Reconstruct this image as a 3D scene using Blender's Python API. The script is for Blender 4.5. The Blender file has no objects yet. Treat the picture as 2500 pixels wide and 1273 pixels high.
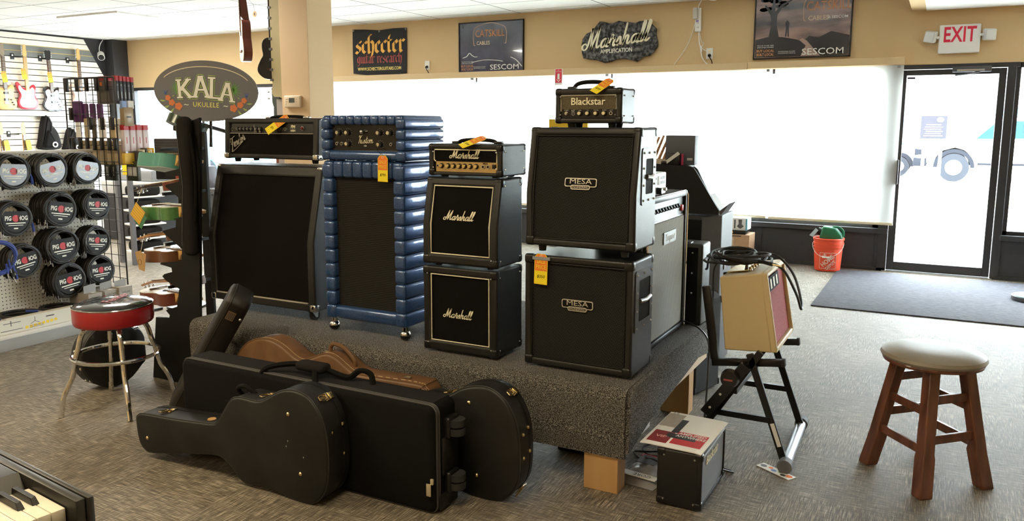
import bpy, bmesh, math, random
from mathutils import Vector, Matrix, Euler
PI = math.pi
R = math.radians
S = bpy.context.scene
col = S.collection
random.seed(7)

# ---------------- camera ----------------
cam = bpy.data.cameras.new('camera')
cam.sensor_width = 36.0
cam.lens = 1969.0 / 2500.0 * 36.0
cam.shift_y = -36.5 / 2500.0
cam.clip_start = .05
cam.clip_end = 300
camo = bpy.data.objects.new('camera', cam)
col.objects.link(camo)
camo.matrix_world = Matrix.Translation((0, 0, 1.55)) @ Matrix.Rotation(.48857, 4, 'Z') @ Matrix.Rotation(PI / 2 - .14933, 4, 'X') @ Matrix.Rotation(.00187, 4, 'Z')
S.camera = camo

# ---------------- sky, lamps, exposure ----------------
W = bpy.data.worlds.new('sky')
S.world = W
W.use_nodes = True
bg = W.node_tree.nodes['Background']
bg.inputs[0].default_value = (.86, .94, 1, 1)
bg.inputs[1].default_value = 16.0
S.view_settings.view_transform = 'Standard'
S.view_settings.look = 'None'
S.view_settings.gamma = 1
S.view_settings.exposure = 0.95

def area(name, loc, rot, sx, sy, power, color):
    l = bpy.data.lights.new(name, 'AREA')
    l.shape = 'RECTANGLE'
    l.size, l.size_y, l.energy, l.color = sx, sy, power, color
    o = bpy.data.objects.new(name, l)
    o.location = loc
    o.rotation_euler = rot
    col.objects.link(o)
    return o
WARM = (1, .80, .48)
COOL = (1, .95, .86)
# fluorescent troffers set in the shop ceiling
LAMPS = [(-1.2, 1.2, 20, WARM), (-4.2, 1.0, 26, WARM), (-7.4, 1.2, 32, WARM), (-1.0, -2.2, 16, WARM), (-5.0, -2.2, 16, WARM),
                                  (-9.9, 4.6, 60, COOL), (-9.9, 7.2, 60, COOL), (-6.6, 5.0, 45, COOL)]
for x, y, p, c in LAMPS:
    area('ceiling_troffer_lamp', (x, y, 2.9), (0, 0, 0), 1.15, .55, p, c)

# ---------------- materials ----------------
MC = {}
def nodes(name):
    m = bpy.data.materials.new(name)
    m.use_nodes = True
    nt = m.node_tree
    return m, nt, nt.nodes['Principled BSDF']
def nn(nt, typ, **kw):
    n = nt.nodes.new(typ)
    for k, v in kw.items():
        if k in n.inputs:
            n.inputs[k].default_value = v
        else:
            setattr(n, k, v)
    return n
def rgb(c):
    return (c[0], c[1], c[2], 1)
def plain(name, c, r=.5, m=0., coat=0., bump=0., bs=400., emit=0., trans=0., spec=None, var=0., vs=6.):
    if name in MC:
        return MC[name]
    M, nt, b = nodes(name)
    b.inputs['Base Color'].default_value = rgb(c)
    b.inputs['Roughness'].default_value = r
    b.inputs['Metallic'].default_value = m
    if coat:
        b.inputs['Coat Weight'].default_value = coat
        b.inputs['Coat Roughness'].default_value = .08
    if spec is not None:
        b.inputs['Specular IOR Level'].default_value = spec
    if trans:
        b.inputs['Transmission Weight'].default_value = trans
    if emit:
        b.inputs['Emission Color'].default_value = rgb(c)
        b.inputs['Emission Strength'].default_value = emit
    tc = nn(nt, 'ShaderNodeTexCoord')
    if bump:
        n = nn(nt, 'ShaderNodeTexNoise', Scale=bs, Detail=2.)
        nt.links.new(tc.outputs['Object'], n.inputs['Vector'])
        bp = nn(nt, 'ShaderNodeBump', Strength=bump, Distance=.002)
        nt.links.new(n.outputs[0], bp.inputs['Height'])
        nt.links.new(bp.outputs[0], b.inputs['Normal'])
    if var:
        n = nn(nt, 'ShaderNodeTexNoise', Scale=vs, Detail=4.)
        nt.links.new(tc.outputs['Object'], n.inputs['Vector'])
        mx = nn(nt, 'ShaderNodeMix', data_type='RGBA')
        mx.inputs['A'].default_value = rgb([q * (1 - var) for q in c])
        mx.inputs['B'].default_value = rgb([min(1, q * (1 + var)) for q in c])
        nt.links.new(n.outputs[0], mx.inputs['Factor'])
        nt.links.new(mx.outputs['Result'], b.inputs['Base Color'])
    MC[name] = M
    return M
def two(name, c1, c2, scale, r=.9, kind='noise', detail=2., bump=.3, lo=.4, hi=.6, stretch=(1, 1, 1), m=0., coat=0., dist=.002, rot=(0, 0, 0)):
    """two colours mixed by a texture"""
    if name in MC:
        return MC[name]
    M, nt, b = nodes(name)
    tc = nn(nt, 'ShaderNodeTexCoord')
    mp = nn(nt, 'ShaderNodeMapping')
    mp.inputs['Scale'].default_value = stretch
    mp.inputs['Rotation'].default_value = rot
    nt.links.new(tc.outputs['Object'], mp.inputs[0])
    if kind == 'noise':
        t = nn(nt, 'ShaderNodeTexNoise', Scale=scale, Detail=detail)
    elif kind == 'wave':
        t = nn(nt, 'ShaderNodeTexWave', Scale=scale, Distortion=detail)
        t.bands_direction = 'X'
    elif kind == 'vor':
        t = nn(nt, 'ShaderNodeTexVoronoi', Scale=scale)
    elif kind == 'check':
        t = nn(nt, 'ShaderNodeTexChecker', Scale=scale)
    nt.links.new(mp.outputs[0], t.inputs['Vector'])
    cr = nn(nt, 'ShaderNodeValToRGB')
    cr.color_ramp.elements[0].position = lo
    cr.color_ramp.elements[1].position = hi
    cr.color_ramp.elements[0].color = rgb(c1)
    cr.color_ramp.elements[1].color = rgb(c2)
    out = t.outputs['Fac'] if 'Fac' in t.outputs else t.outputs[0]
    nt.links.new(out, cr.inputs[0])
    nt.links.new(cr.outputs[0], b.inputs['Base Color'])
    b.inputs['Roughness'].default_value = r
    b.inputs['Metallic'].default_value = m
    if coat:
        b.inputs['Coat Weight'].default_value = coat
    if bump:
        bp = nn(nt, 'ShaderNodeBump', Strength=bump, Distance=dist)
        nt.links.new(out, bp.inputs['Height'])
        nt.links.new(bp.outputs[0], b.inputs['Normal'])
    MC[name] = M
    return M
def weave(name, c1, c2, sx, sz, r=.85, axes=(0, 2), rot=0., bump=.4):
    """woven grille cloth: crossed fine bands in two object axes"""
    if name in MC:
        return MC[name]
    M, nt, b = nodes(name)
    tc = nn(nt, 'ShaderNodeTexCoord')
    mp = nn(nt, 'ShaderNodeMapping')
    mp.inputs['Rotation'].default_value = (0, rot, 0) if axes == (0, 2) else (rot, 0, 0)
    nt.links.new(tc.outputs['Object'], mp.inputs[0])
    sp = nn(nt, 'ShaderNodeSeparateXYZ')
    nt.links.new(mp.outputs[0], sp.inputs[0])
    outs = []
    for a, s in zip(axes, (sx, sz)):
        mu = nn(nt, 'ShaderNodeMath', operation='MULTIPLY')
        mu.inputs[1].default_value = s
        nt.links.new(sp.outputs[a], mu.inputs[0])
        si = nn(nt, 'ShaderNodeMath', operation='SINE')
        nt.links.new(mu.outputs[0], si.inputs[0])
        outs.append(si)
    pr = nn(nt, 'ShaderNodeMath', operation='MULTIPLY')
    nt.links.new(outs[0].outputs[0], pr.inputs[0])
    nt.links.new(outs[1].outputs[0], pr.inputs[1])
    cr = nn(nt, 'ShaderNodeMapRange')
    cr.inputs['From Min'].default_value = -.6
    cr.inputs['From Max'].default_value = .6
    nt.links.new(pr.outputs[0], cr.inputs[0])
    mx = nn(nt, 'ShaderNodeMix', data_type='RGBA')
    mx.inputs['A'].default_value = rgb(c1)
    mx.inputs['B'].default_value = rgb(c2)
    nt.links.new(cr.outputs[0], mx.inputs['Factor'])
    nt.links.new(mx.outputs['Result'], b.inputs['Base Color'])
    b.inputs['Roughness'].default_value = r
    b.inputs['Specular IOR Level'].default_value = .12
    bp = nn(nt, 'ShaderNodeBump', Strength=bump, Distance=.001)
    nt.links.new(cr.outputs[0], bp.inputs['Height'])
    nt.links.new(bp.outputs[0], b.inputs['Normal'])
    MC[name] = M
    return M

black = plain('black_plastic', (.006, .006, .0065), .36)
matte = plain('matte_black', (.006, .0058, .0056), .8, spec=.2)
tolex = plain('black_tolex', (.008, .0078, .0074), .42, bump=.45, bs=380)
tolexg = plain('charcoal_tolex', (.014, .0138, .013), .34, bump=.3, bs=420)
chrome = plain('chrome', (.82, .82, .80), .10, 1.)
steel = plain('steel', (.55, .55, .54), .28, 1.)
brass = plain('brass', (.80, .63, .34), .26, 1.)
goldp = plain('gold_plate', (.62, .47, .24), .34, 1.)
white = plain('white_paint', (.82, .81, .78), .5)
cream = plain('cream_plastic', (.86, .78, .58), .45)
ivory = plain('ivory_logo', (.90, .84, .62), .4)
silver = plain('silver_logo', (.70, .66, .56), .35, .6)
grey = plain('grey_plastic', (.28, .29, .30), .5)
lgrey = plain('light_grey', (.55, .55, .54), .5)
dkgrey = plain('dark_grey', (.07, .07, .075), .55)
red = plain('red_paint', (.62, .03, .03), .4)
yellow = plain('yellow_card', (.92, .66, .02), .55)
orange = plain('orange_card', (.88, .22, .03), .55)
wood = two('pine_block', (.46, .25, .09), (.62, .38, .16), 7, .6, stretch=(1, 1, .15), lo=.3, hi=.7, bump=.1)
tanwall = plain('tan_wall', (.66, .47, .25), .75, bump=.12, bs=160)
carpetg = two('speckled_grey_carpet', (.016, .015, .014), (.36, .335, .30), 290, .98, detail=3, lo=.44, hi=.66, bump=.9, dist=.006)
rubber = plain('rubber', (.02, .02, .02), .8)
maple = plain('maple_neck', (.72, .44, .16), .4, var=.12)
rosew = plain('rosewood', (.10, .045, .022), .5, var=.3, vs=40)

# ---------------- mesh helpers ----------------
class MB:
    def __init__(s):
        s.v, s.f, s.m = [], [], []
        s.mi = 0
        s.T = None
    def add(s, vs, fs, M=None):
        o = len(s.v)
        for p in vs:
            p = Vector(p)
            if M is not None:
                p = M @ p
            if s.T is not None:
                p = s.T @ p
            s.v.append(p)
        for f in fs:
            s.f.append([i + o for i in f])
            s.m.append(s.mi)
        return s
    def box(s, x0, x1, y0, y1, z0, z1, M=None):
        v = [(x, y, z) for x in (x0, x1) for y in (y0, y1) for z in (z0, z1)]
        return s.add(v, [(0, 1, 3, 2), (4, 6, 7, 5), (0, 4, 5, 1), (2, 3, 7, 6), (0, 2, 6, 4), (1, 5, 7, 3)], M)
    def rbox(s, x0, x1, y0, y1, z0, z1, r=.01, seg=2, M=None):
        b = bmesh.new()
        bmesh.ops.create_cube(b, size=1)
        for v in b.verts:
            v.co = Vector(((x0 + x1) / 2 + v.co.x * (x1 - x0), (y0 + y1) / 2 + v.co.y * (y1 - y0), (z0 + z1) / 2 + v.co.z * (z1 - z0)))
        r = min(r, .49 * min(abs(x1 - x0), abs(y1 - y0), abs(z1 - z0)))
        bmesh.ops.bevel(b, geom=list(b.edges), offset=r, segments=seg, profile=.5, affect='EDGES')
        b.verts.index_update()
        s.add([v.co.copy() for v in b.verts], [[v.index for v in f.verts] for f in b.faces], M)
        b.free()
        return s
    def cyl(s, p0, p1, r0, r1=None, n=16, cap=True):
        p0, p1 = Vector(p0), Vector(p1)
        r1 = r0 if r1 is None else r1
        d = (p1 - p0).normalized()
        a = d.orthogonal().normalized()
        b = d.cross(a)
        vs = []
        for p, r in ((p0, r0), (p1, r1)):
            vs += [p + (a * math.cos(2 * PI * i / n) + b * math.sin(2 * PI * i / n)) * r for i in range(n)]
        fs = [(i, (i + 1) % n, n + (i + 1) % n, n + i) for i in range(n)]
        if cap:
            fs += [list(range(n))[::-1], list(range(n, 2 * n))]
        return s.add(vs, fs)
    def tube(s, pts, r, n=8, closed=False, M=None):
        P = [Vector(p) for p in pts]
        k = len(P)
        vs, fs = [], []
        prev = None
        for i in range(k):
            if closed:
                t = P[(i + 1) % k] - P[i - 1]
            else:
                t = P[min(i + 1, k - 1)] - P[max(i - 1, 0)]
            t.normalize()
            if prev is None:
                a = t.orthogonal().normalized()
            else:
                a = prev - t * prev.dot(t)
                a = a.normalized() if a.length > 1e-6 else t.orthogonal().normalized()
            prev = a
            b = t.cross(a)
            rr = r[i] if isinstance(r, (list, tuple)) else r
            vs += [P[i] + (a * math.cos(2 * PI * j / n) + b * math.sin(2 * PI * j / n)) * rr for j in range(n)]
        for i in range(k if closed else k - 1):
            i2 = (i + 1) % k
            fs += [(i * n + j, i * n + (j + 1) % n, i2 * n + (j + 1) % n, i2 * n + j) for j in range(n)]
        if not closed:
            fs += [list(range(n))[::-1], [(k - 1) * n + j for j in range(n)]]
        return s.add(vs, fs, M)
    def lathe(s, prof, n=24, M=None):
        vs, fs = [], []
        k = len(prof)
        for (r, z) in prof:
            r = max(r, 1e-5)
            vs += [(r * math.cos(2 * PI * j / n), r * math.sin(2 * PI * j / n), z) for j in range(n)]
        for i in range(k - 1):
            fs += [(i * n + j, i * n + (j + 1) % n, (i + 1) * n + (j + 1) % n, (i + 1) * n + j) for j in range(n)]
        fs += [list(range(n))[::-1], [(k - 1) * n + j for j in range(n)]]
        return s.add(vs, fs, M)
    def prism(s, pts, a, b, axes='xz', M=None):
        """outline in two axes extruded along the third from a to b"""
        def mk(p, q):
            d = {axes[0]: p[0], axes[1]: p[1]}
            e = [c for c in 'xyz' if c not in axes][0]
            d[e] = q
            return (d['x'], d['y'], d['z'])
        n = len(pts)
        vs = [mk(p, a) for p in pts] + [mk(p, b) for p in pts]
        fs = [(i, (i + 1) % n, n + (i + 1) % n, n + i) for i in range(n)] + [list(range(n))[::-1], list(range(n, 2 * n))]
        return s.add(vs, fs, M)
    def ball(s, c, r, n=10, sc=(1, 1, 1), half=False):
        prof = []
        k = n // 2
        for i in range(k + 1):
            a = -PI / 2 + PI * i / k
            if half and a < 0:
                continue
            prof.append((r * math.cos(a), r * math.sin(a)))
        return s.lathe(prof, n, Matrix.Translation(c) @ Matrix.Diagonal((*sc, 1)))
    def torus(s, M, Rr, r, n=32, k=8):
        pts = [(Rr * math.cos(2 * PI * i / n), Rr * math.sin(2 * PI * i / n), 0) for i in range(n)]
        return s.tube(pts, r, k, True, M)
    def build(s, name, mat, parent=None, loc=None, rot=None, bevel=0., seg=2, smooth=True, ang=.6):
        me = bpy.data.meshes.new(name)
        me.from_pydata([tuple(v) for v in s.v], [], s.f)
        mats = mat if isinstance(mat, (list, tuple)) else [mat]
        for m in mats:
            me.materials.append(m)
        if len(mats) > 1:
            me.polygons.foreach_set('material_index', s.m)
        b = bmesh.new()
        b.from_mesh(me)
        bmesh.ops.recalc_face_normals(b, faces=b.faces)
        b.to_mesh(me)
        b.free()
        if smooth:
            me.polygons.foreach_set('use_smooth', [True] * len(me.polygons))
            me.set_sharp_from_angle(angle=ang)
        o = bpy.data.objects.new(name, me)
        col.objects.link(o)
        if bevel:
            md = o.modifiers.new('bevel', 'BEVEL')
            md.width, md.segments, md.limit_method, md.angle_limit = bevel, seg, 'ANGLE', R(35)
            md.harden_normals = False
        if parent is not None:
            o.parent = parent
        if loc is not None:
            o.location = loc
        if rot is not None:
            o.rotation_euler = rot
        return o

def tag(o, label, cat, group=None, kind=None):
    if label:
        o['label'] = label
    if cat:
        o['category'] = cat
    if group:
        o['group'] = group
    if kind:
        o['kind'] = kind
    return o
def thing(name, label, cat, loc=(0, 0, 0), rz=0., group=None, rot=None, mat=None):
    o = bpy.data.objects.new(name, None)
    o.empty_display_size = .1
    col.objects.link(o)
    if mat is not None:
        o.matrix_world = mat
    else:
        o.location = loc
        o.rotation_euler = rot if rot else (0, 0, rz)
    return tag(o, label, cat, group)
def struct(o):
    o['kind'] = 'structure'
    return o
def dup(root, label=None, group=None, loc=None, rot=None, mat=None):
    r = root.copy()
    col.objects.link(r)
    if mat is not None:
        r.matrix_world = mat
    if loc is not None:
        r.location = loc
    if rot is not None:
        r.rotation_euler = rot
    if label:
        r['label'] = label
    if group:
        r['group'] = group
    for ch in list(root.children):
        c = ch.copy()
        col.objects.link(c)
        c.parent = r
        for g in list(ch.children):
            d = g.copy()
            col.objects.link(d)
            d.parent = c
    return r
def facing(o, loc, x, up):
    """matrix whose x axis is x and z axis is close to up; -y is the facing direction"""
    x = Vector(x).normalized()
    z = (Vector(up) - x * Vector(up).dot(x)).normalized()
    y = z.cross(x)
    M = Matrix((x, y, z)).transposed().to_4x4()
    M.translation = Vector(loc)
    return M
TX = {}
FRONT = Matrix.Rotation(PI / 2, 4, 'X')
def text(body, size, mat, parent, loc, M=FRONT, name='lettering', ext=.0006, bold=0., sx=1., shear=0., align='CENTER', spacing=1.):
    key = (body, size, ext, bold, sx, shear, align, spacing)
    if key not in TX:
        c = bpy.data.curves.new('t', 'FONT')
        c.body, c.size, c.extrude, c.offset, c.shear = body, size, ext, bold * size, shear
        c.align_x, c.align_y, c.space_character, c.resolution_u = align, 'CENTER', spacing, 2
        o = bpy.data.objects.new('t', c)
        col.objects.link(o)
        bpy.context.view_layer.update()
        me = bpy.data.meshes.new_from_object(o.evaluated_get(bpy.context.evaluated_depsgraph_get()))
        bpy.data.objects.remove(o)
        me.transform(Matrix.Diagonal((sx, 1, 1, 1)))
        TX[key] = me
    me = TX[key].copy()
    me.name = name
    me.materials.clear()
    me.materials.append(mat)
    me.transform(Matrix.Translation(loc) @ M)
    o = bpy.data.objects.new(name, me)
    col.objects.link(o)
    o.parent = parent
    return o
def spline(pts, k=5):
    P = [Vector((*p, 0)) if len(p) == 2 else Vector(p) for p in pts]
    if len(P) < 3:
        return P
    out = []
    for i in range(len(P) - 1):
        p0, p1, p2, p3 = P[max(i - 1, 0)], P[i], P[i + 1], P[min(i + 2, len(P) - 1)]
        for j in range(k):
            t = j / k
            out.append(.5 * ((2 * p1) + (p2 - p0) * t + (2 * p0 - 5 * p1 + 4 * p2 - p3) * t * t + (3 * p1 - p0 - 3 * p2 + p3) * t ** 3))
    return out + [P[-1]]
def strokes(mb, polys, w, M, th=.001, nib=None, smooth=True, thin=.55, cap=True):
    """pen strokes drawn as flat raised ribbons (x right, y up)"""
    for pl in polys:
        P = spline(pl) if smooth else [Vector((*p, 0)) for p in pl]
        L, Rr = [], []
        for i, p in enumerate(P):
            t = (P[min(i + 1, len(P) - 1)] - P[max(i - 1, 0)])
            if t.length < 1e-9:
                t = Vector((1, 0, 0))
            t.normalize()
            if nib is not None:
                n = Vector((math.cos(nib), math.sin(nib), 0)) * w / 2
            else:
                n = Vector((-t.y, t.x, 0)) * w / 2 * (thin + (1 - thin) * abs(t.y))
            L.append(p + n)
            Rr.append(p - n)
        k = len(P)
        up = Vector((0, 0, th))
        vs = L + Rr + [p + up for p in L] + [p + up for p in Rr]
        fs = []
        for i in range(k - 1):
            fs += [(2 * k + i, 2 * k + i + 1, 3 * k + i + 1, 3 * k + i), (i, i + 1, 2 * k + i + 1, 2 * k + i), (k + i, 3 * k + i, 3 * k + i + 1, k + i + 1)]
        fs += [(0, 2 * k, 3 * k, k), (k - 1, 2 * k - 1, 4 * k - 1, 3 * k - 1)]
        mb.add(vs, fs, M)
        if nib is None and cap:
            for e, ii in ((P[0], 0), (P[-1], -1)):
                rr = (L[ii] - Rr[ii]).length / 2
                mb.add([e + Vector((rr * math.cos(a * PI / 4), rr * math.sin(a * PI / 4), z)) for z in (0, th) for a in range(8)],
                       [list(range(8, 16))] + [(a, (a + 1) % 8, 8 + (a + 1) % 8, 8 + a) for a in range(8)], M)
def sh(polys, dx, k, dy=0.):
    return [[(x + dx + k * y, y + dy) for x, y in p] for p in polys]
LET = {
 'M': [[(-.02, .22), (-.12, .3), (-.24, .22), (-.22, .06), (-.08, 0), (.04, .12), (.1, .5), (.16, 1)], [(.16, 1), (.26, .04)], [(.26, .04), (.54, 1)], [(.54, 1), (.54, .2), (.6, .02), (.72, .12)]],
 'a': [[(.34, .34), (.22, .42), (.08, .32), (.04, .12), (.12, 0), (.26, .1), (.34, .38)], [(.35, .4), (.31, .1), (.38, 0), (.5, .12)]],
 'r': [[(0, .08), (.10, .42), (.11, .56), (.17, .52), (.13, .42), (.22, .36), (.29, .36)], [(.29, .36), (.25, .1), (.30, 0), (.40, .12)]],
 's': [[(0, .1), (.14, .42), (.22, .2), (.18, .02), (.06, .02), (.02, .1)], [(.16, .01), (.26, .04), (.36, .14)]],
 'h': [[(.07, 1.0), (.05, .5), (.03, 0)], [(.04, .12), (.14, .36), (.22, .42), (.28, .34), (.26, .08), (.32, 0), (.44, .12)]],
 'l': [[(0, .12), (.12, .5), (.17, .86), (.13, .99), (.07, .86), (.05, .15), (.11, 0), (.26, .12)]],
 'e': [[(.02, .18), (.2, .24), (.24, .38), (.14, .44), (.04, .3), (.06, .06), (.16, 0), (.32, .14)]],
 'n': [[(.04, .42), (.02, 0)], [(.03, .16), (.18, .42), (.26, .32), (.24, .06), (.3, 0), (.4, .12)]],
 'd': [[(.3, .36), (.18, .42), (.05, .28), (.05, .08), (.14, 0), (.28, .12), (.34, .95)], [(.32, .6), (.28, .08), (.36, 0), (.46, .12)]],
 'u': [[(.04, .42), (.02, .1), (.1, 0), (.22, .1), (.28, .42)], [(.28, .42), (.26, .08), (.32, 0), (.42, .12)]],
 't': [[(.14, .8), (.08, .1), (.15, 0), (.28, .12)], [(-.04, .5), (.3, .55)]],
 'o': [[(.2, .42), (.06, .34), (.04, .1), (.14, 0), (.27, .12), (.26, .34), (.18, .42), (.38, .36)]],
 'm': [[(.04, .42), (.02, 0)], [(.03, .16), (.16, .42), (.22, .32), (.2, 0)], [(.21, .16), (.34, .42), (.4, .32), (.38, .06), (.46, 0), (.58, .14)]],
 'K': [[(.1, .8), (.2, .98), (.32, .9)], [(.3, .96), (.16, .0)], [(.62, 1), (.5, .95), (.22, .46)], [(.22, .46), (.36, .44), (.42, .04), (.56, .0)]],
 'F': [[(.1, .62), (-.02, .8), (.1, .98), (.34, .94), (.78, 1)], [(.38, .94), (.3, .4), (.16, -.22), (-.02, -.24)], [(.06, .44), (.5, .5)]],
}
ADV = {'M': .76, 'a': .46, 'r': .40, 's': .34, 'h': .44, 'l': .27, 'e': .32, 'n': .38, 'd': .44, 'u': .4, 't': .26, 'o': .34, 'm': .56, 'K': .52, 'F': .52}
def script_word(word, slant=.32, extra=()):
    out, x = [], 0.
    for c in word:
        out += sh(LET[c], x, slant)
        x += ADV[c]
    return out + [list(p) for p in extra], x
def script_logo(word, length, mat, parent, loc, rot=0., w=.085, extra=(), name='script_logo', th=.002, base=None, slant=.32):
    """cursive logo standing on a plane facing -y, centred on loc"""
    polys, x = script_word(word, slant, extra)
    s = length / x
    mb = MB()
    M = Matrix.Translation(loc) @ (base or Matrix()) @ FRONT @ Matrix.Rotation(rot, 4, 'Z') @ Matrix.Scale(s, 4) @ Matrix.Translation((-x / 2 + .05, -.3, 0))
    strokes(mb, polys, w, M, th / s)
    return mb.build(name, mat, parent)
def rrect(x0, x1, y0, y1, r, n=4):
    out = []
    for cx, cy, a0 in ((x1 - r, y1 - r, 0), (x0 + r, y1 - r, 1), (x0 + r, y0 + r, 2), (x1 - r, y0 + r, 3)):
        out += [(cx + r * math.cos((a0 + i / n) * PI / 2), cy + r * math.sin((a0 + i / n) * PI / 2)) for i in range(n + 1)]
    return out
def ell(cx, cy, a, b, n=48):
    return [(cx + a * math.cos(2 * PI * i / n), cy + b * math.sin(2 * PI * i / n)) for i in range(n)]

# ================= THE ROOM =================
def floor_material():
    M, nt, b = nodes('carpet_tiles')
    L = nt.links.new
    tc = nn(nt, 'ShaderNodeTexCoord')
    mp = nn(nt, 'ShaderNodeMapping')
    mp.inputs['Scale'].default_value = (2, 2, 2)
    mp.inputs['Location'].default_value = (.13, .21, .5)
    L(tc.outputs['Object'], mp.inputs[0])
    ck = nn(nt, 'ShaderNodeTexChecker', Scale=1.)
    L(mp.outputs[0], ck.inputs['Vector'])
    outs = []
    for sc in ((11, 210, 1), (210, 11, 1)):
        m2 = nn(nt, 'ShaderNodeMapping')
        m2.inputs['Scale'].default_value = sc
        L(tc.outputs['Object'], m2.inputs[0])
        n = nn(nt, 'ShaderNodeTexNoise', Scale=1., Detail=3., Roughness=.65)
        L(m2.outputs[0], n.inputs['Vector'])
        outs.append(n)
    m3 = nn(nt, 'ShaderNodeMix', data_type='FLOAT')
    L(ck.outputs['Fac'], m3.inputs['Factor'])
    L(outs[0].outputs[0], m3.inputs['A'])
    L(outs[1].outputs[0], m3.inputs['B'])
    m4 = nn(nt, 'ShaderNodeMix', data_type='FLOAT')
    L(ck.outputs['Fac'], m4.inputs['Factor'])
    L(outs[1].outputs[0], m4.inputs['A'])
    L(outs[0].outputs[0], m4.inputs['B'])
    mm = nn(nt, 'ShaderNodeMath', operation='MULTIPLY_ADD')
    mm.inputs[1].default_value = .30
    L(m4.outputs[0], mm.inputs[0])
    m5 = nn(nt, 'ShaderNodeMath', operation='MULTIPLY')
    m5.inputs[1].default_value = .70
    L(m3.outputs[0], m5.inputs[0])
    L(m5.outputs[0], mm.inputs[2])
    big = nn(nt, 'ShaderNodeTexNoise', Scale=1.6, Detail=2.)
    L(tc.outputs['Object'], big.inputs['Vector'])
    ad = nn(nt, 'ShaderNodeMath', operation='MULTIPLY_ADD')
    ad.inputs[1].default_value = .12
    ad.inputs[2].default_value = -.06
    L(big.outputs[0], ad.inputs[0])
    su = nn(nt, 'ShaderNodeMath', operation='ADD')
    L(mm.outputs[0], su.inputs[0])
    L(ad.outputs[0], su.inputs[1])
    cr = nn(nt, 'ShaderNodeValToRGB')
    e = cr.color_ramp.elements
    e[0].position, e[0].color = .38, (.050, .040, .028, 1)
    e[1].position, e[1].color = .63, (.43, .375, .285, 1)
    q = cr.color_ramp.elements.new(.50)
    q.color = (.128, .104, .072, 1)
    L(su.outputs[0], cr.inputs[0])
    L(cr.outputs[0], b.inputs['Base Color'])
    b.inputs['Roughness'].default_value = .68
    b.inputs['Specular IOR Level'].default_value = .6
    b.inputs['Sheen Weight'].default_value = .12
    b.inputs['Sheen Roughness'].default_value = .4
    bp = nn(nt, 'ShaderNodeBump', Strength=.5, Distance=.003)
    L(su.outputs[0], bp.inputs['Height'])
    L(bp.outputs[0], b.inputs['Normal'])
    return M
def ceiling_material():
    M, nt, b = nodes('ceiling_tiles')
    tc = nn(nt, 'ShaderNodeTexCoord')
    br = nn(nt, 'ShaderNodeTexBrick', offset=0., offset_frequency=1, squash_frequency=1)
    for k, v in (('Scale', 1.), ('Mortar Size', .011), ('Mortar Smooth', .0), ('Brick Width', 1.22), ('Row Height', .61)):
        br.inputs[k].default_value = v
    br.inputs['Color1'].default_value = br.inputs['Color2'].default_value = (.84, .83, .80, 1)
    br.inputs['Mortar'].default_value = (.30, .29, .28, 1)
    nt.links.new(tc.outputs['Object'], br.inputs['Vector'])
    nt.links.new(br.outputs['Color'], b.inputs['Base Color'])
    b.inputs['Roughness'].default_value = .9
    n = nn(nt, 'ShaderNodeTexNoise', Scale=120., Detail=2.)
    nt.links.new(tc.outputs['Object'], n.inputs['Vector'])
    bp = nn(nt, 'ShaderNodeBump', Strength=.2, Distance=.004)
    nt.links.new(n.outputs[0], bp.inputs['Height'])
    nt.links.new(bp.outputs[0], b.inputs['Normal'])
    return M
WY = 9.4
struct(MB().box(-12.8, 4.3, -4.1, 9.6, -.1, 0).build('floor', floor_material()))
struct(MB().box(-12.8, 4.3, -4.1, 9.6, 2.95, 3.05).build('ceiling', ceiling_material()))
charcoal = plain('charcoal_paint', (.030, .031, .034), .6, bump=.1)
struct(MB().box(-12.85, -12.66, -4.1, 9.6, 0, 2.95).build('wall_left', charcoal))
# slat board lining of the left wall, cut on the slant at its end
slatw = plain('slat_white', (.80, .77, .69), .5)
slatg = plain('slat_grey', (.17, .18, .17), .6)
slatr = plain('slat_gold_rail', (.55, .42, .16), .5)
mb = MB()
z = .05
while z < 2.9:
    z1 = min(z + .078, 2.935)
    mb.mi = 1 if 2.55 < z + .04 < 2.76 else 0
    yc = lambda q: min(9.10, 8.7 + (2.94 - q) * .56)
    mb.prism([(-4, z), (yc(z), z), (yc(z1), z1), (-4, z1)], -12.66, -12.62, 'yz')
    if mb.mi:
        mb.mi = 2
        mb.box(-12.622, -12.617, -4, yc(z1), z1 + .001, z1 + .011)
    z += .09
struct(mb.build('wall_left_slats', [slatw, slatg, slatr]))
struct(MB().box(-12.62, -12.5, -4, 9.0, 1.665, 1.70).build('trim_1', slatw, bevel=.004))
struct(MB().box(-12.66, -12.46, 9.12, 9.4, 0, 2.95).build('trim_2', charcoal))
mb = MB()
mb.box(-12.66, 4.3, WY, 9.6, 2.16, 2.95)
struct(mb.build('wall_back', tanwall))
frame_m = plain('dark_bronze_frame', (.045, .044, .046), .45, .3)
panel_m = plain('charcoal_panel', (.04, .041, .046), .6, bump=.1)
mb = MB()
for x0, x1 in ((-12.66, -.47), (.56, 4.3)):
    mb.box(x0, x1, WY + .02, 9.6, 0, .43)
    mb.box(x0, x1, WY - .03, 9.6, .40, .455)
    mb.box(x0, x1, WY - .01, WY + .03, 0, .035)
    x = x0 + .3
    while x < x1:
        mb.box(x, x + .05, WY, WY + .03, .035, .40)
        x += .62
struct(mb.build('wall_back_lower', panel_m, bevel=.003))
struct(MB().box(4.1, 4.3, -4.1, 9.6, 0, 2.95).build('wall_right', tanwall))
struct(MB().box(-12.8, 4.3, -4.2, -4, 0, 2.95).build('wall_front', tanwall))
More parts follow.
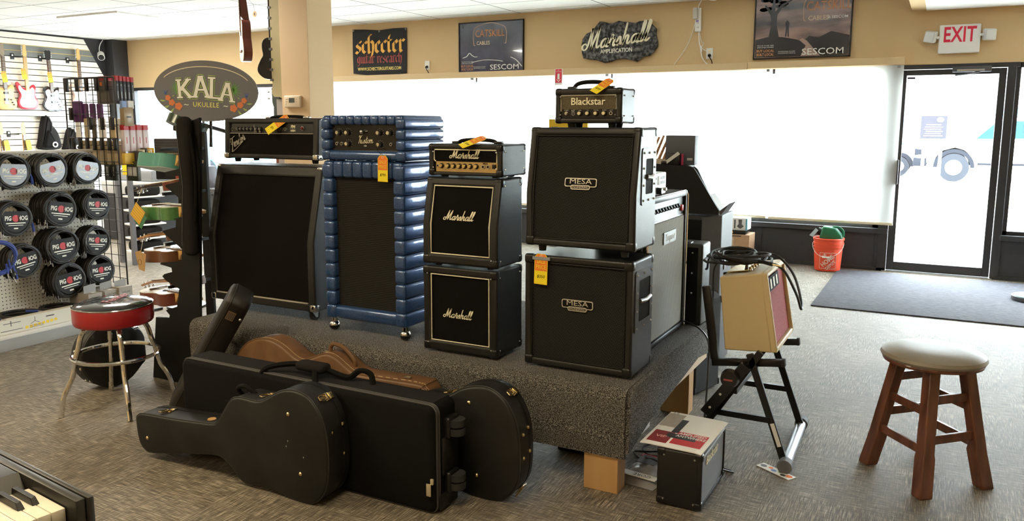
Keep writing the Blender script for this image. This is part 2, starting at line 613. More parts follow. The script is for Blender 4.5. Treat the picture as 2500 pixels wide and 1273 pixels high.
def glass_material():
    M, nt, b = nodes('window_glass')
    o = nt.nodes['Material Output']
    t = nn(nt, 'ShaderNodeBsdfTransparent')
    t.inputs[0].default_value = (.96, .98, .98, 1)
    g = nn(nt, 'ShaderNodeBsdfGlossy', Roughness=.02)
    mx = nn(nt, 'ShaderNodeMixShader')
    mx.inputs[0].default_value = .05
    nt.links.new(t.outputs[0], mx.inputs[1])
    nt.links.new(g.outputs[0], mx.inputs[2])
    nt.links.new(mx.outputs[0], o.inputs[0])
    return M
glass = glass_material()
def window(name, x0, x1, z0, z1, mull):
    mb = MB()
    mb.box(x0, x1, WY + .03, WY + .11, z1 - .05, z1).box(x0, x1, WY + .03, WY + .11, z0, z0 + .04)
    for x in mull:
        mb.box(x - .03, x + .03, WY + .03, WY + .11, z0, z1)
    f = struct(mb.build(name, frame_m))
    MB().box(x0, x1, WY + .065, WY + .071, z0, z1).build('pane', glass, f)
    return f
window('window_1', -12.46, -.56, .455, 2.16, [-12.43, -10.75, -9.0, -7.3, -5.6, -3.9, -2.2, -.59])
window('window_2', .56, 4.1, .455, 2.16, [.585, 2.3, 4.08])
# header and jambs around the door, then the door leaf
mb = MB()
mb.box(-.56, .60, WY - .01, WY + .11, 2.115, 2.16)
mb.box(-.56, -.465, WY - .01, WY + .11, 0, 2.12).box(.50, .575, WY - .01, WY + .11, 0, 2.12)
struct(mb.build('door_1_frame', frame_m, bevel=.004))
mb = MB()
mb.box(-.462, -.39, WY + .02, WY + .065, .015, 2.11).box(.43, .495, WY + .02, WY + .065, .015, 2.11)
mb.box(-.39, .43, WY + .02, WY + .065, .015, .105).box(-.39, .43, WY + .02, WY + .065, 2.055, 2.11)
door = struct(mb.build('door_1', frame_m, bevel=.003))
MB().box(-.39, .43, WY + .04, WY + .046, .105, 2.055).build('pane', glass, door)
MB().rbox(-.43, -.405, WY - .04, WY + .02, .93, 1.19, .006).build('handle', dkgrey, door)
mb = MB().rbox(.02, .36, WY - .055, WY + .018, 2.075, 2.13, .006)
mb.mi = 1
mb.box(.06, .30, WY - .062, WY - .05, 2.082, 2.10)
mb.mi = 0
mb.tube([(.26, WY - .04, 2.075), (.14, WY - .10, 2.05), (.05, WY - .02, 2.045)], .008)
mb.build('door_closer', [dkgrey, steel], door)
MB().box(-.385, -.31, WY + .032, WY + .036, 2.018, 2.04).build('small_sticker', dkgrey, door)
struct(MB().box(-.5, .52, WY - .05, WY + .1, 0, .012).build('door_1_sill', steel))
# valance board over the shades
mb = MB().box(-8.0, -2.0, WY - .07, WY, 2.16, 2.235).box(-1.995, -.42, WY - .07, WY, 2.165, 2.24)
struct(mb.build('trim_3', plain('tan_valance', (.70, .52, .30), .7), bevel=.003))
# soffit over the door with a white tile underside
mb = MB().box(-.385, 4.1, 8.0, WY, 2.70, 2.95)
mb.mi = 1
mb.box(-.25, 4.0, 8.1, WY - .09, 2.685, 2.70)
for x in (.96, 2.18):
    mb.mi = 2
    mb.box(x, x + .025, 8.1, WY - .09, 2.683, 2.686)
struct(mb.build('ceiling_soffit', [tanwall, white, lgrey]))
# roller shades
def shade_material():
    M, nt, b = nodes('shade_fabric')
    o = nt.nodes['Material Output']
    d = nn(nt, 'ShaderNodeBsdfDiffuse')
    t = nn(nt, 'ShaderNodeBsdfTranslucent')
    tc = nn(nt, 'ShaderNodeTexCoord')
    n = nn(nt, 'ShaderNodeTexNoise', Scale=400.)
    nt.links.new(tc.outputs['Object'], n.inputs['Vector'])
    bp = nn(nt, 'ShaderNodeBump', Strength=.05)
    nt.links.new(n.outputs[0], bp.inputs['Height'])
    nt.links.new(bp.outputs[0], d.inputs['Normal'])
    d.inputs[0].default_value = (.8, .79, .75, 1)
    t.inputs[0].default_value = (.85, .85, .83, 1)
    mx = nn(nt, 'ShaderNodeMixShader')
    mx.inputs[0].default_value = .72
    nt.links.new(d.outputs[0], mx.inputs[1])
    nt.links.new(t.outputs[0], mx.inputs[2])
    nt.links.new(mx.outputs[0], o.inputs[0])
    return M
shade_m = shade_material()
hem_m = plain('cream_hem_bar', (.80, .72, .52), .5)
for i, (x0, x1, z0, lab) in enumerate([(-1.70, -.42, .498, 'white roller shade nearest the glass entrance door'), (-3.6, -1.725, .503, 'white roller shade second from the entrance door, above the carton'),
                                       (-5.5, -3.62, .503, 'white roller shade behind the small amp head and slanted cabinet'), (-7.95, -5.52, .503, 'white roller shade beside the tan column')]):
    t = thing('roller_shade', lab, 'window shade', ((x0 + x1) / 2, WY - .04, 2.16), 0, 'roller shades over the shop window')
    w = (x1 - x0) / 2
    MB().box(-w, w, -.0012, .0012, z0 - 2.16 + .02, 0).build('fabric', shade_m, t)
    MB().rbox(-w, w, -.009, .009, z0 - 2.16, z0 - 2.16 + .028, .005).build('hem_bar', hem_m, t)
    MB().rbox(w - .06, w - .03, -.035, -.012, -.03, -.005, .003).build('bracket', grey, t)
# square column with its slat board side
struct(MB().box(-5.225, -4.904, 5.47, 5.79, 0, 2.95).build('column', plain('column_tan', (.70, .50, .29), .7, bump=.1), bevel=.003))
mb = MB()
mb.prism([(-5.36, 2.95), (-5.365, 2.0), (-5.36, 1.90), (-5.375, 1.83), (-5.35, 1.79), (-5.29, 1.79), (-5.23, 1.77), (-5.225, 1.9), (-5.225, 2.95)], 5.50, 6.08, 'xz')
mb.mi = 1
for k in range(11):
    mb.box(-5.385, -5.35, 5.496, 6.0, 1.93 + k * .09, 1.95 + k * .09)
struct(mb.build('column_slats', [plain('olive_board', (.40, .33, .16), .7, var=.1), dkgrey]))
struct(MB().box(-5.34, -5.226, 5.52, 6.0, 0, 1.77).build('column_post', plain('grey_brown', (.33, .29, .26), .7)))

for k, (x, y, p, c) in enumerate(LAMPS):
    t = thing('ceiling_light', 'flat rectangular fluorescent light set in the ceiling', 'ceiling light', (x, y, 2.95), 0, 'fluorescent ceiling lights')
    mb = MB()
    for a in ((-.61, .61, -.305, -.28), (-.61, .61, .28, .305), (-.61, -.585, -.28, .28), (.585, .61, -.28, .28)):
        mb.box(a[0], a[1], a[2], a[3], -.02, 0)
    mb.build('frame', white, t)
    MB().box(-.585, .585, -.28, .28, -.012, -.004).build('diffuser', plain('lit_diffuser', (1, .95, .85), .5, emit=2.), t)

# ================= OUTSIDE =================
conc = two('pale_concrete', (.50, .50, .49), (.62, .62, .60), 3, .9, bump=.1, lo=.3, hi=.7)
struct(MB().box(-60, 40, 9.6, 80, -.3, -.06).build('ground_outside', conc))
struct(MB().box(-60, 40, 11.2, 16.2, -.06, -.055).build('road_outside', plain('asphalt', (.36, .36, .36), .9, var=.1)))
tag(MB().box(-60, 40, 17.0, 20.5, -.06, .0).build('grass_strip', two('dry_grass', (.28, .34, .10), (.55, .52, .25), 5, .95, lo=.35, hi=.65, bump=.5)), 'strip of dry grass across the street outside', 'grass', kind='stuff')
struct(MB().box(-60, 40, 16.7, 17.0, -.06, .06).build('curb_outside', conc))
BLD = b = thing('building', 'pale long building across the street seen through the door', 'building', (0, 36, -.06))
MB().box(-30, 26, 0, 8, 0, 5.2).build('wall', plain('pale_render', (.72, .72, .70), .8), b)
MB().box(-30.3, 26.3, -.4, 8.3, 5.2, 5.6).build('roof', plain('pale_roof', (.45, .55, .55), .7), b)
for x in (-2.9, 1.6, 5.2, -7.5, -12, -17):
    w = MB().box(x, x + 1.7, -.04, .1, 1.0, 2.3).build('window', plain('blue_pane', (.12, .32, .42), .15), b)
    MB().box(x + .82, x + .9, -.06, .0, 1.0, 2.3).build('bar', white, w)
t = thing('notice_sign', 'dark blue notice board with pale lettering outside the door', 'sign', (-.24, 21, -.06))
SGN = 21 / 18
MB().box(-.23, .23, -.02, .02, 1.30, 1.82).build('board', plain('notice_blue', (.016, .015, .03), .7), t)
t.scale = (SGN, SGN, 1.0)
mb = MB()
for k in range(6):
    mb.box(-.17 + .02 * (k % 3), .16 - .03 * (k % 2), -.026, -.02, 1.36 + k * .05, 1.375 + k * .05)
mb.prism(ell(.11, 1.73, .06, .055, 16), -.026, -.02, 'xz')
mb.build('pale_print', lgrey, t)
MB().cyl((-.15, .03, 0), (-.15, .03, 1.4), .03).build('post', steel, t)
MB().cyl((.15, .03, 0), (.15, .03, 1.4), .03).build('post', steel, t)
def vehicle(name, lab, loc, rz, paint, truck):
    t = thing(name, lab, 'vehicle', loc, rz)
    if truck:
        out = [(0, .55), (.02, 1.0), (.25, 1.12), (1.25, 1.18), (1.95, 1.80), (3.3, 1.82), (3.5, 1.25), (5.4, 1.22), (5.4, .6), (4.75, .55), (4.6, .85), (4.2, .95), (3.8, .85), (3.65, .55), (1.55, .5), (1.4, .85), (1.0, .97), (.6, .85), (.45, .5)]
        win = [(1.5, 1.22), (2.0, 1.72), (3.2, 1.73), (3.35, 1.25)]
        wh = (1.0, 4.2)
    else:
        out = [(0, .5), (.03, .8), (1.0, .95), (1.7, 1.4), (3.0, 1.42), (3.9, 1.0), (4.3, .95), (4.35, .45), (3.75, .4), (3.6, .68), (3.35, .72), (3.1, .66), (2.95, .35), (1.25, .35), (1.1, .66), (.85, .72), (.6, .66), (.45, .35)]
        win = [(1.3, .98), (1.75, 1.34), (2.95, 1.36), (3.5, 1.0)]
        wh = (.85, 3.35)
    MB().prism(out, -.9, .9, 'xz').build('body', paint, t, bevel=.05)
    MB().prism(win, -.91, .91, 'xz').build('windows', plain('tinted_glass', (.02, .05, .07), .1), t)
    r = .40 if truck else .31
    for x in wh:
        for y in (-.80, .80):
            w = MB().cyl((x, y - .12, r), (x, y + .12, r), r, n=28).build('wheel', plain('tyre', (.010, .013, .02), .8), t)
            mb = MB().cyl((x, y - .13, r), (x, y + .13, r), r * .55, n=20)
            mb.build('rim', lgrey, w)
    dk = plain('dark_trim', (.012, .014, .02), .8, spec=.2)
    for x in wh:
        for y in (-.93, .90):
            o = [(x + (r + .13) * math.cos(a), r + (r + .13) * math.sin(a)) for a in [R(d) for d in range(0, 181, 12)]] + [(x + (r + .02) * math.cos(a), r + (r + .02) * math.sin(a)) for a in [R(d) for d in range(180, -1, -12)]]
            MB().prism(o, y, y + .03, 'xz').build('wheel_arch', dk, t)
    MB().rbox(-.06, .3, -.92, .92, .42, .66, .03).build('bumper', dk, t)
    mb = MB()
    for k in range(4):
        mb.box(-.03, .0, -.6, .6, .72 + k * .06, .75 + k * .06)
    mb.build('front_grille', dk, t)
    MB().rbox(-.03, .22, -.905, -.6, .74, .92, .02).build('headlight', dk, t)
    MB().box(1.6, 3.6, -.905, .905, .48, .54).build('side_step', dk, t)
wpaint = plain('white_car_paint', (.75, .76, .77), .3, coat=.5)
vehicle('pickup_truck', 'white pickup truck parked across the street beyond the door', (-.72, 27.5, -.06), 0, wpaint, True)
vehicle('car', 'pale grey car behind the pickup truck nose outside the door', (-4.6, 29.5, -.06), 0, plain('grey_car_paint', (.5, .53, .56), .3, coat=.5), False)
vehicle('car', 'teal car outside the window left of the oval ukulele sign', (-19.9, 14.2, -.055), .3, plain('teal_car_paint', (.10, .42, .45), .3, coat=.5), False)

# ================= AMPLIFIERS ON THE PLATFORM =================
ZP = .465
t = thing('display_platform', 'low platform covered in speckled grey carpet under the stacked amplifiers', 'platform', (0, 0, 0))
# carpet wraps the top and hangs over the front, rounded at the edge
X0, X1, Y0, Y1 = -3.66, -1.055, 3.035, 4.36
mb = MB()
rr = .05
prof = [(Y0 + .004, .165), (Y0, .30), (Y0, ZP - rr)] + [(Y0 + rr - rr * math.cos(a * PI / 10), ZP - rr + rr * math.sin(a * PI / 10)) for a in range(1, 6)] + [(Y1, ZP), (Y1, ZP - .02), (Y0 + rr, ZP - .02), (Y0 + .025, ZP - rr), (Y0 + .02, .165)]
mb.prism(prof, X0, X1 - .03, 'yz')
# side flap falling from the edge, lower at the front
side = [(Y0 + .02, ZP - .04), (Y0 + .09, ZP - .005), (Y1, ZP - .005), (Y1, .30), (Y1 - .25, .33), (Y0 + .3, .25), (Y0 + .012, .19)]
mb.prism(side, X1 - .035, X1 - .012, 'yz')
mb.prism([(X1 - .08, ZP - .001), (X1 - .03, ZP - .008), (X1 - .012, ZP - .03), (X1 - .014, ZP - .07), (X1 - .08, ZP - .04)], Y0 + .03, Y1, 'xz')
mb.build('carpet', carpetg, t)
MB().box(X0 + .02, X1 - .04, Y0 + .03, Y1 - .01, .35, ZP - .02).build('deck', wood, t)
MB().box(X1 - .05, X1 - .036, Y0 + .2, Y1 + .02, .26, .40).build('side_rail', plain('raw_pine', (.72, .55, .36), .6), t)
for x, y in ((-1.27, 3.05), (-1.27, 4.12), (-3.4, 3.06), (-3.4, 4.12)):
    MB().box(x, x + .155, y, y + .09, 0, .35).build('leg', wood, t, bevel=.003)

def cabinet(name, lab, cat, loc, w, h, d, b=.035, bt=None, bb=None, prof=None, body=tolex, cloth=None, rec=.02, pipe=None, corners=black, cs=.045, feet=.012, group=None, rz=0., mat=None, screws=True, tilt=None):
    """wooden speaker cabinet or amp shell: origin at the bottom front, front faces -y"""
    t = thing(name, lab, cat, loc, rz, group, mat=mat, rot=tilt)
    bt = bt or b
    bb = bb or b
    f0 = feet
    P = [(y, z + f0) for y, z in (prof or [(0, 0), (0, h)])]
    n = len(P)
    def at(i, z):
        (ya, za), (yb, zb) = P[i], P[i + 1]
        return ya + (yb - ya) * (z - za) / (zb - za)
    Q = [(at(0, f0 + bb), f0 + bb)] + P[1:-1] + [(at(n - 2, f0 + h - bt), f0 + h - bt)]
    v, f = [], []
    def V(x, p):
        v.append((x, p[0], p[1]))
        return len(v) - 1
    PL = [V(-w / 2, p) for p in P]
    PR = [V(w / 2, p) for p in P]
    QL = [V(-w / 2 + b, p) for p in Q]
    QR = [V(w / 2 - b, p) for p in Q]
    SL = [V(-w / 2 + b, (p[0] + rec, p[1])) for p in Q]
    SR = [V(w / 2 - b, (p[0] + rec, p[1])) for p in Q]
    BL = [V(-w / 2, (d, f0)), V(-w / 2, (d, f0 + h))]
    BR = [V(w / 2, (d, f0)), V(w / 2, (d, f0 + h))]
    for i in range(n - 1):
        f += [(PL[i], PL[i + 1], QL[i + 1], QL[i]), (PR[i], QR[i], QR[i + 1], PR[i + 1]), (QL[i], QL[i + 1], SL[i + 1], SL[i]), (QR[i], SR[i], SR[i + 1], QR[i + 1]), (SL[i], SL[i + 1], SR[i + 1], SR[i])]
    f += [(PL[0], QL[0], QR[0], PR[0]), (PL[-1], PR[-1], QR[-1], QL[-1]), (QL[0], SL[0], SR[0], QR[0]), (QL[-1], QR[-1], SR[-1], SL[-1])]
    f += [PL + [BL[1], BL[0]], PR + [BR[1], BR[0]], (BL[0], BL[1], BR[1], BR[0]), (PL[-1], BL[1], BR[1], PR[-1]), (PL[0], PR[0], BR[0], BL[0])]
    mb = MB()
    mb.add(v, f)
    mb.build('body', body, t, bevel=.010, seg=3)
    if cloth:
        g = MB()
        q = [(p[0] + rec - .007, p[1]) for p in Q]
        q[0] = (q[0][0], q[0][1] + .001)
        q[-1] = (q[-1][0], q[-1][1] - .001)
        g.prism(q + [(p[0] + .004, p[1]) for p in q[::-1]], -w / 2 + b + .001, w / 2 - b - .001, 'yz')
        g.build('grille_cloth', cloth, t)
    if pipe:
        loop = [(-w / 2 + b + .004, p[0] + .006, p[1] + (.004 if k == 0 else (-.004 if k == len(Q) - 1 else 0))) for k, p in enumerate(Q)]
        loop += [(-q[0], q[1], q[2]) for q in loop[::-1]]
        MB().tube(loop, pipe[1], 6, True).build('piping', pipe[0], t)
    if corners:
        for sx in (-1, 1):
            for zz, y0 in ((f0, P[0][0]), (f0 + h, P[-1][0])):
                for yy, sy in ((y0, 1), (d, -1)):
                    c = MB()
                    x = sx * (w / 2 + .002)
                    z0 = zz - .002 if zz == f0 else zz + .002
                    sz = 1 if zz == f0 else -1
                    c.rbox(min(x, x - sx * cs), max(x, x - sx * cs), min(yy - sy * .003, yy + sy * cs * .8), max(yy - sy * .003, yy + sy * cs * .8), min(z0, z0 + sz * cs), max(z0, z0 + sz * cs), .012, 3)
                    if screws:
                        c.mi = 1
                        c.ball((sx * (w / 2 - .028), yy - sy * .003, zz + sz * .036), .0035, 8)
                        c.ball((sx * (w / 2 + .002), yy + sy * .03, zz + sz * .032), .0035, 8)
                    c.build('corner_protector', [corners, steel] if screws else corners, t)
    if feet:
        for sx in (-1, 1):
            for yy in (.05 + P[0][0], d - .04):
                MB().cyl((sx * (w / 2 - .06), yy, 0), (sx * (w / 2 - .06), yy, f0 + .004), .016, .02, 12).build('foot', rubber, t)
    return t
def strap_handle(t, x, y, z, half, rise, mat=matte, caps=black, name='handle'):
    pts = spline([(x - half, y, z), (x - half * .8, y, z + rise * .7), (x - half * .35, y, z + rise), (x + half * .35, y, z + rise), (x + half * .8, y, z + rise * .7), (x + half, y, z)], 4)
    mb = MB()
    mb.tube([(p.x, p.y, p.z) for p in pts], .009, 8, M=None)
    mb.mi = 1
    mb.rbox(x - half - .025, x - half + .015, y - .014, y + .014, z, z + .012, .004)
    mb.rbox(x + half - .015, x + half + .025, y - .014, y + .014, z, z + .012, .004)
    return mb.build(name, [mat, caps], t)
def knob(t, x, y, z, r, l, m1, m2, name='knob', ax=(0, -1, 0), skirt=True):
    mb = MB()
    a = Vector(ax)
    p = Vector((x, y, z))
    if skirt:
        mb.cyl(p, p + a * l * .45, r * 1.15, r, 14)
    mb.mi = 1
    mb.cyl(p, p + a * l, r * .8, r * .7, 14)
    return mb.build(name, [m1, m2], t)
def jack(t, x, y, z, r=.008, name='jack_socket', ax=(0, -1, 0)):
    mb = MB()
    a = Vector(ax)
    p = Vector((x, y, z))
    mb.cyl(p, p + a * .006, r, r, 6)
    mb.mi = 1
    mb.cyl(p + a * .006, p + a * .0065, r * .55, r * .55, 10)
    return mb.build(name, [steel, matte], t)

# --- pair of square cabinets with side handles, at the right end of the platform
mesa_cloth = weave('dark_basket_grille', (.004, .004, .004), (.040, .039, .036), 620, 760, .8, rot=.5, bump=.8)
def side_handle(t, x, y0, y1, z0, z1, slanty=0.):
    M = Matrix.Translation((x, 0, 0))
    mb = MB()
    outer = rrect(y0, y1, z0, z1, .015)
    inner = rrect(y0 + .045, y1 - .03, z0 + .045, z1 - .045, .01)
    # plate with a hole: two rings joined
    n = len(outer)
    vs = [(0, p[0], p[1]) for p in outer] + [(0, p[0], p[1]) for p in inner] + [(.004, p[0], p[1]) for p in outer] + [(.004, p[0], p[1]) for p in inner]
    fs = []
    for i in range(n):
        j = (i + 1) % n
        fs += [(2 * n + i, 2 * n + j, 3 * n + j, 3 * n + i), (i, j, 2 * n + j, 2 * n + i), (n + i, 3 * n + i, 3 * n + j, n + j)]
    mb.add(vs, fs, M)
    mb.mi = 1
    mb.prism(inner, x + .0005, x + .0016, 'yz')
    for yy in (y0 + .018, (y0 + y1) / 2, y1 - .014):
        for zz in (z0 + .02, z1 - .02):
            mb.mi = 2
            mb.ball((x + .005, yy, zz), .005, 8)
    for zz in (z0 + (z1 - z0) * .35, z0 + (z1 - z0) * .65):
        mb.ball((x + .005, y0 + .018, zz), .005, 8)
        mb.ball((x + .005, y1 - .014, zz), .005, 8)
    h = mb.build('side_handle', [tolexg, matte, steel], t)
    MB().tube([(x + .006, y0 + .05, (z0 + z1) / 2), (x + .012, (y0 + y1) / 2, (z0 + z1) / 2 - .004), (x + .006, y1 - .035, (z0 + z1) / 2)], .010, 10).build('grip_bar', steel, h)
def plate_badge(t, cx, y, cz, s, M=None):
    """rounded plate with a smaller tab under it"""
    T = Matrix.Translation((cx, y, cz)) @ (M or Matrix())
    mb = MB()
    mb.T = T
    def ring(x0, x1, z0, z1, r, yy):
        mb.mi = 0
        mb.prism(rrect(x0, x1, z0, z1, r), -yy, 0, 'xz')
        mb.mi = 1
        mb.prism(rrect(x0 + .004, x1 - .004, z0 + .004, z1 - .004, r - .002), -yy - .0008, -yy + .0005, 'xz')
    ring(-.074 * s, .074 * s, -.012 * s, .026 * s, .008 * s, .003)
    ring(-.045 * s, .045 * s, -.024 * s, -.004 * s, .008 * s, .004)
    bd = mb.build('badge', [silver, matte], t)
    o = text('MESA', .031 * s, silver, bd, T.to_3x3() @ Vector((0, -.0044, .0105 * s)), T.to_3x3().to_4x4() @ FRONT, sx=1.4)
    o.location = T.to_translation()
    o = text('ENGINEERING', .0145 * s, silver, bd, T.to_3x3() @ Vector((0, -.0056, -.0140 * s)), T.to_3x3().to_4x4() @ FRONT, sx=.82)
    o.location = T.to_translation()
t = cabinet('speaker_cabinet', 'straight black cabinet with side handle standing on the platform, price tag on its corner', 'speaker cabinet', (-1.364, 3.166, ZP), .508, .502, .275, .030, body=tolexg, cloth=mesa_cloth, pipe=(tolexg, .004), group='square cabinets with side handles', screws=False)
plate_badge(t, 0, .010, .30, 1.0)
side_handle(t, .254, .03, .25, .20, .47)
t = cabinet('speaker_cabinet', 'slanted black speaker cabinet under the small amp head with carry handle', 'speaker cabinet', (-1.360, 3.166, .992), .508, .515, .265, .030, prof=[(0, 0), (0, .235), (.05, .515)], body=tolexg, cloth=mesa_cloth, pipe=(tolexg, .004), group='square cabinets with side handles', feet=.030, screws=False)
sl = math.atan2(.05, .28)
plate_badge(t, 0, .017, .305, 1.0, Matrix.Rotation(-sl, 4, 'X'))
side_handle(t, .254, .065, .235, .22, .46)

# --- small head with carry handle on the very top
t = cabinet('guitar_amplifier', 'small black amp head with cream knobs and raised carry handle, topmost of its stack', 'amplifier head', (-1.376, 3.285, 1.537), .312, .150, .170, .026, bt=.028, bb=.022, body=tolexg, rec=.018, corners=black, cs=.035, feet=.018)
wire = weave('woven_wire_mesh', (.012, .011, .010), (.26, .21, .13), 700, 900, .45, rot=.785, bump=1.)
MB().box(-.130, .130, .008, .014, .078, .139).build('mesh_grille', wire, t)
MB().tube([(-.128, .006, .070), (-.130, .006, .138), (.130, .006, .138), (.130, .006, .078)], .0028, 6).build('piping', silver, t)
MB().box(-.130, .130, .009, .016, .041, .077).build('control_panel', black, t)
text('Blackstar', .044, ivory, t, (-.002, .006, .111), bold=.012, name='raised_lettering', ext=.002)
cr_k = plain('cream_knob', (.78, .68, .42), .4)
for x in (-.040, -.003, .036, .074):
    knob(t, x, .009, .061, .0105, .014, black, cr_k)
knob(t, -.104, .009, .061, .008, .010, steel, steel, 'power_switch')
jack(t, .106, .009, .061, .0085)
text('HT', .013, lgrey, t, (-.072, .0085, .072))
text('1', .010, lgrey, t, (-.072, .0085, .060))
MB().torus(Matrix.Translation((-.072, .0085, .060)) @ Matrix.Rotation(PI / 2, 4, 'X'), .0075, .0008, 20, 5).build('ring_mark', lgrey, t)
for x, s in ((-.104, 'POWER'), (-.040, 'GAIN'), (-.003, 'EQ'), (.036, 'VOLUME'), (.074, 'REVERB'), (.106, 'INPUT')):
    text(s, .0055, lgrey, t, (x, .0085, .0738))
strap_handle(t, -.02, .085, .168, .085, .030)

# --- three-piece stack with script logos
mcloth = weave('black_fine_cloth', (.003, .003, .003), (.0085, .008, .0075), 900, 900, .95, bump=.2)
pipe_w = plain('cream_piping', (.85, .78, .58), .5)
t = cabinet('speaker_cabinet', 'small straight black cabinet with ivory script logo standing on the platform', 'speaker cabinet', (-1.955, 3.15, ZP), .404, .408, .255, .040, bt=.035, bb=.045, body=tolex, cloth=mcloth, pipe=(pipe_w, .0036), group='small cabinets with script logos')
script_logo('Marshall', .145, ivory, t, (-.015, .013, .19), w=.092, th=.003)
t = cabinet('speaker_cabinet', 'small slanted black cabinet with ivory script logo, middle of its stack', 'speaker cabinet', (-1.953, 3.15, ZP + .421), .404, .405, .250, .040, bt=.035, bb=.045, prof=[(0, 0), (0, .19), (.045, .405)], body=tolex, cloth=mcloth, pipe=(pipe_w, .0036), group='small cabinets with script logos')
script_logo('Marshall', .150, ivory, t, (-.010, .018, .235), w=.092, th=.003, base=Matrix.Rotation(-math.atan2(.045, .215), 4, 'X'))
t = cabinet('guitar_amplifier', 'black amp head with gold control panel and ivory script logo', 'amplifier head', (-1.942, 3.185, ZP + .839), .394, .145, .240, .026, bt=.022, bb=.016, body=tolex, rec=.020, cs=.036, feet=.010)
MB().box(-.171, .171, .010, .019, .078, .130).build('logo_panel', mcloth, t)
MB().tube([(-.160, .006, .074), (-.168, .006, .082), (-.168, .006, .129), (.168, .006, .129), (.168, .006, .074)], .003, 6).build('piping', pipe_w, t)
script_logo('Marshall', .145, ivory, t, (-.005, .010, .103), w=.095, th=.003)
p = MB().box(-.158, .171, .006, .018, .027, .074).build('control_panel', goldp, t)
for k, x in enumerate((-.128, -.092, -.062, -.030, -.002, .028, .060)):
    knob(t, x, .006, .054, .0115, .014, black, plain('gold_cap', (.80, .66, .36), .25, 1.))
jack(t, -.147, .006, .054, .008)
jack(t, .098, .006, .054, .010)
jack(t, .124, .006, .054, .010)
MB().rbox(.145, .163, .000, .008, .046, .066, .002).build('power_switch', black, t)
text('MG15', .010, matte, t, (.108, .0055, .068), bold=.02)
for x in (-.10, -.03, .04):
    text('- - - - -', .008, matte, t, (x, .0055, .036))
strap_handle(t, .0, .12, .155, .11, .018)

# --- large slanted cabinet and wide head with raised silver script
fcloth = weave('brown_black_grille', (.002, .0018, .0016), (.0125, .0100, .0085), 1000, 1000, .9, bump=.5)
fbody = plain('grey_black_tolex', (.014, .0135, .012), .42, bump=.4, bs=420)
FX = [[(.55, -.3), (1.2, -.18), (1.95, -.02)], [(-.05, -.26), (.1, -.34), (.5, -.30)]]
t = cabinet('speaker_cabinet', 'large slanted black cabinet on casters with chrome corners and silver script logo', 'speaker cabinet', (-3.372, 3.30, ZP + .062), .800, .790, .36, .048, bt=.058, bb=.045, prof=[(0, 0), (0, .385), (.095, .790)], body=fbody, cloth=fcloth, corners=chrome, cs=.045, feet=0)
MB().box(-.35, .35, -.004, .004, .043, .050).build('trim_strip', silver, t)
sl = math.atan2(.095, .405)
script_logo('Fender', .135, silver, t, (-.27, .095, .668), rot=.42, w=.10, extra=FX, th=.004, base=Matrix.Rotation(-sl, 4, 'X'))
for sx in (-1, 1):
    for y in (.06, .30):
        c = MB()
        c.box(sx * .33 - .03, sx * .33 + .03, y - .03, y + .03, -.006, 0)
        c.mi = 1
        c.prism([(y - .025, -.005), (y + .025, -.005), (y + .02, -.045), (y + .005, -.045)], sx * .33 - .018, sx * .33 - .015, 'yz')
        c.prism([(y - .025, -.005), (y + .025, -.005), (y + .02, -.045), (y + .005, -.045)], sx * .33 + .015, sx * .33 + .018, 'yz')
        c.mi = 2
        c.cyl((sx * .33 - .013, y + .012, -.034), (sx * .33 + .013, y + .012, -.034), .028, n=20)
        c.build('caster', [steel, steel, rubber], t)
t = cabinet('guitar_amplifier', 'wide black amp head with silver script logo and a row of knobs', 'amplifier head', (-3.372, 3.41, ZP + .866), .712, .228, .235, .040, bt=.026, bb=.026, body=fbody, rec=.022, corners=None, feet=.022, prof=[(0, 0), (.014, .228)])
MB().prism([(.018, .048), (.022, .158), (.030, .158), (.026, .048)], -.315, .315, 'yz').build('grille_cloth', fcloth, t)
MB().prism([(.018, .165), (.026, .222), (.032, .222), (.024, .165)], -.316, .316, 'yz').build('control_panel', black, t)
MB().tube([(-.316, .016, .165), (.316, .016, .165)], .002, 6).build('trim_strip', silver, t)
for x in (-.295, -.276):
    jack(t, x, .022, .188, .0085)
for x in (-.252, -.226, -.198, -.170, -.142, -.105, -.075, .0):
    knob(t, x, .022, .190, .0105, .016, black, steel)
knob(t, -.075, .021, .176, .008, .012, black, steel)
knob(t, -.105, .021, .176, .008, .012, black, steel)
for x in (.070, .091, .112):
    jack(t, x, .022, .190, .0095)
text('FM', .026, ivory, t, (.165, .0225, .202), bold=.03, shear=.15)
text('100H', .017, ivory, t, (.165, .0200, .181), bold=.02, shear=.15)
mb = MB().cyl((.238, .024, .195), (.238, .016, .195), .012, n=16)
mb.mi = 1
mb.ball((.238, .016, .195), .009, 12)
mb.build('pilot_lamp', [steel, plain('dark_red_lens', (.16, .01, .01), .2)], t)
for a, b_ in ((-.125, 0), (.03, 0)):
    MB().box(a, a + .0015, .017, .0185, .166, .212).build('divider_line', lgrey, t)
script_logo('Fender', .130, silver, t, (-.262, .018, .115), rot=.45, w=.10, extra=FX, th=.004)
for sx in (-1, 1):
    MB().rbox(min(sx * .357, sx * .318), max(sx * .357, sx * .318), -.004, .06, .019, .055, .010, 3).build('corner_protector', chrome, t)
strap_handle(t, .02, .14, .249, .14, .012, caps=steel)

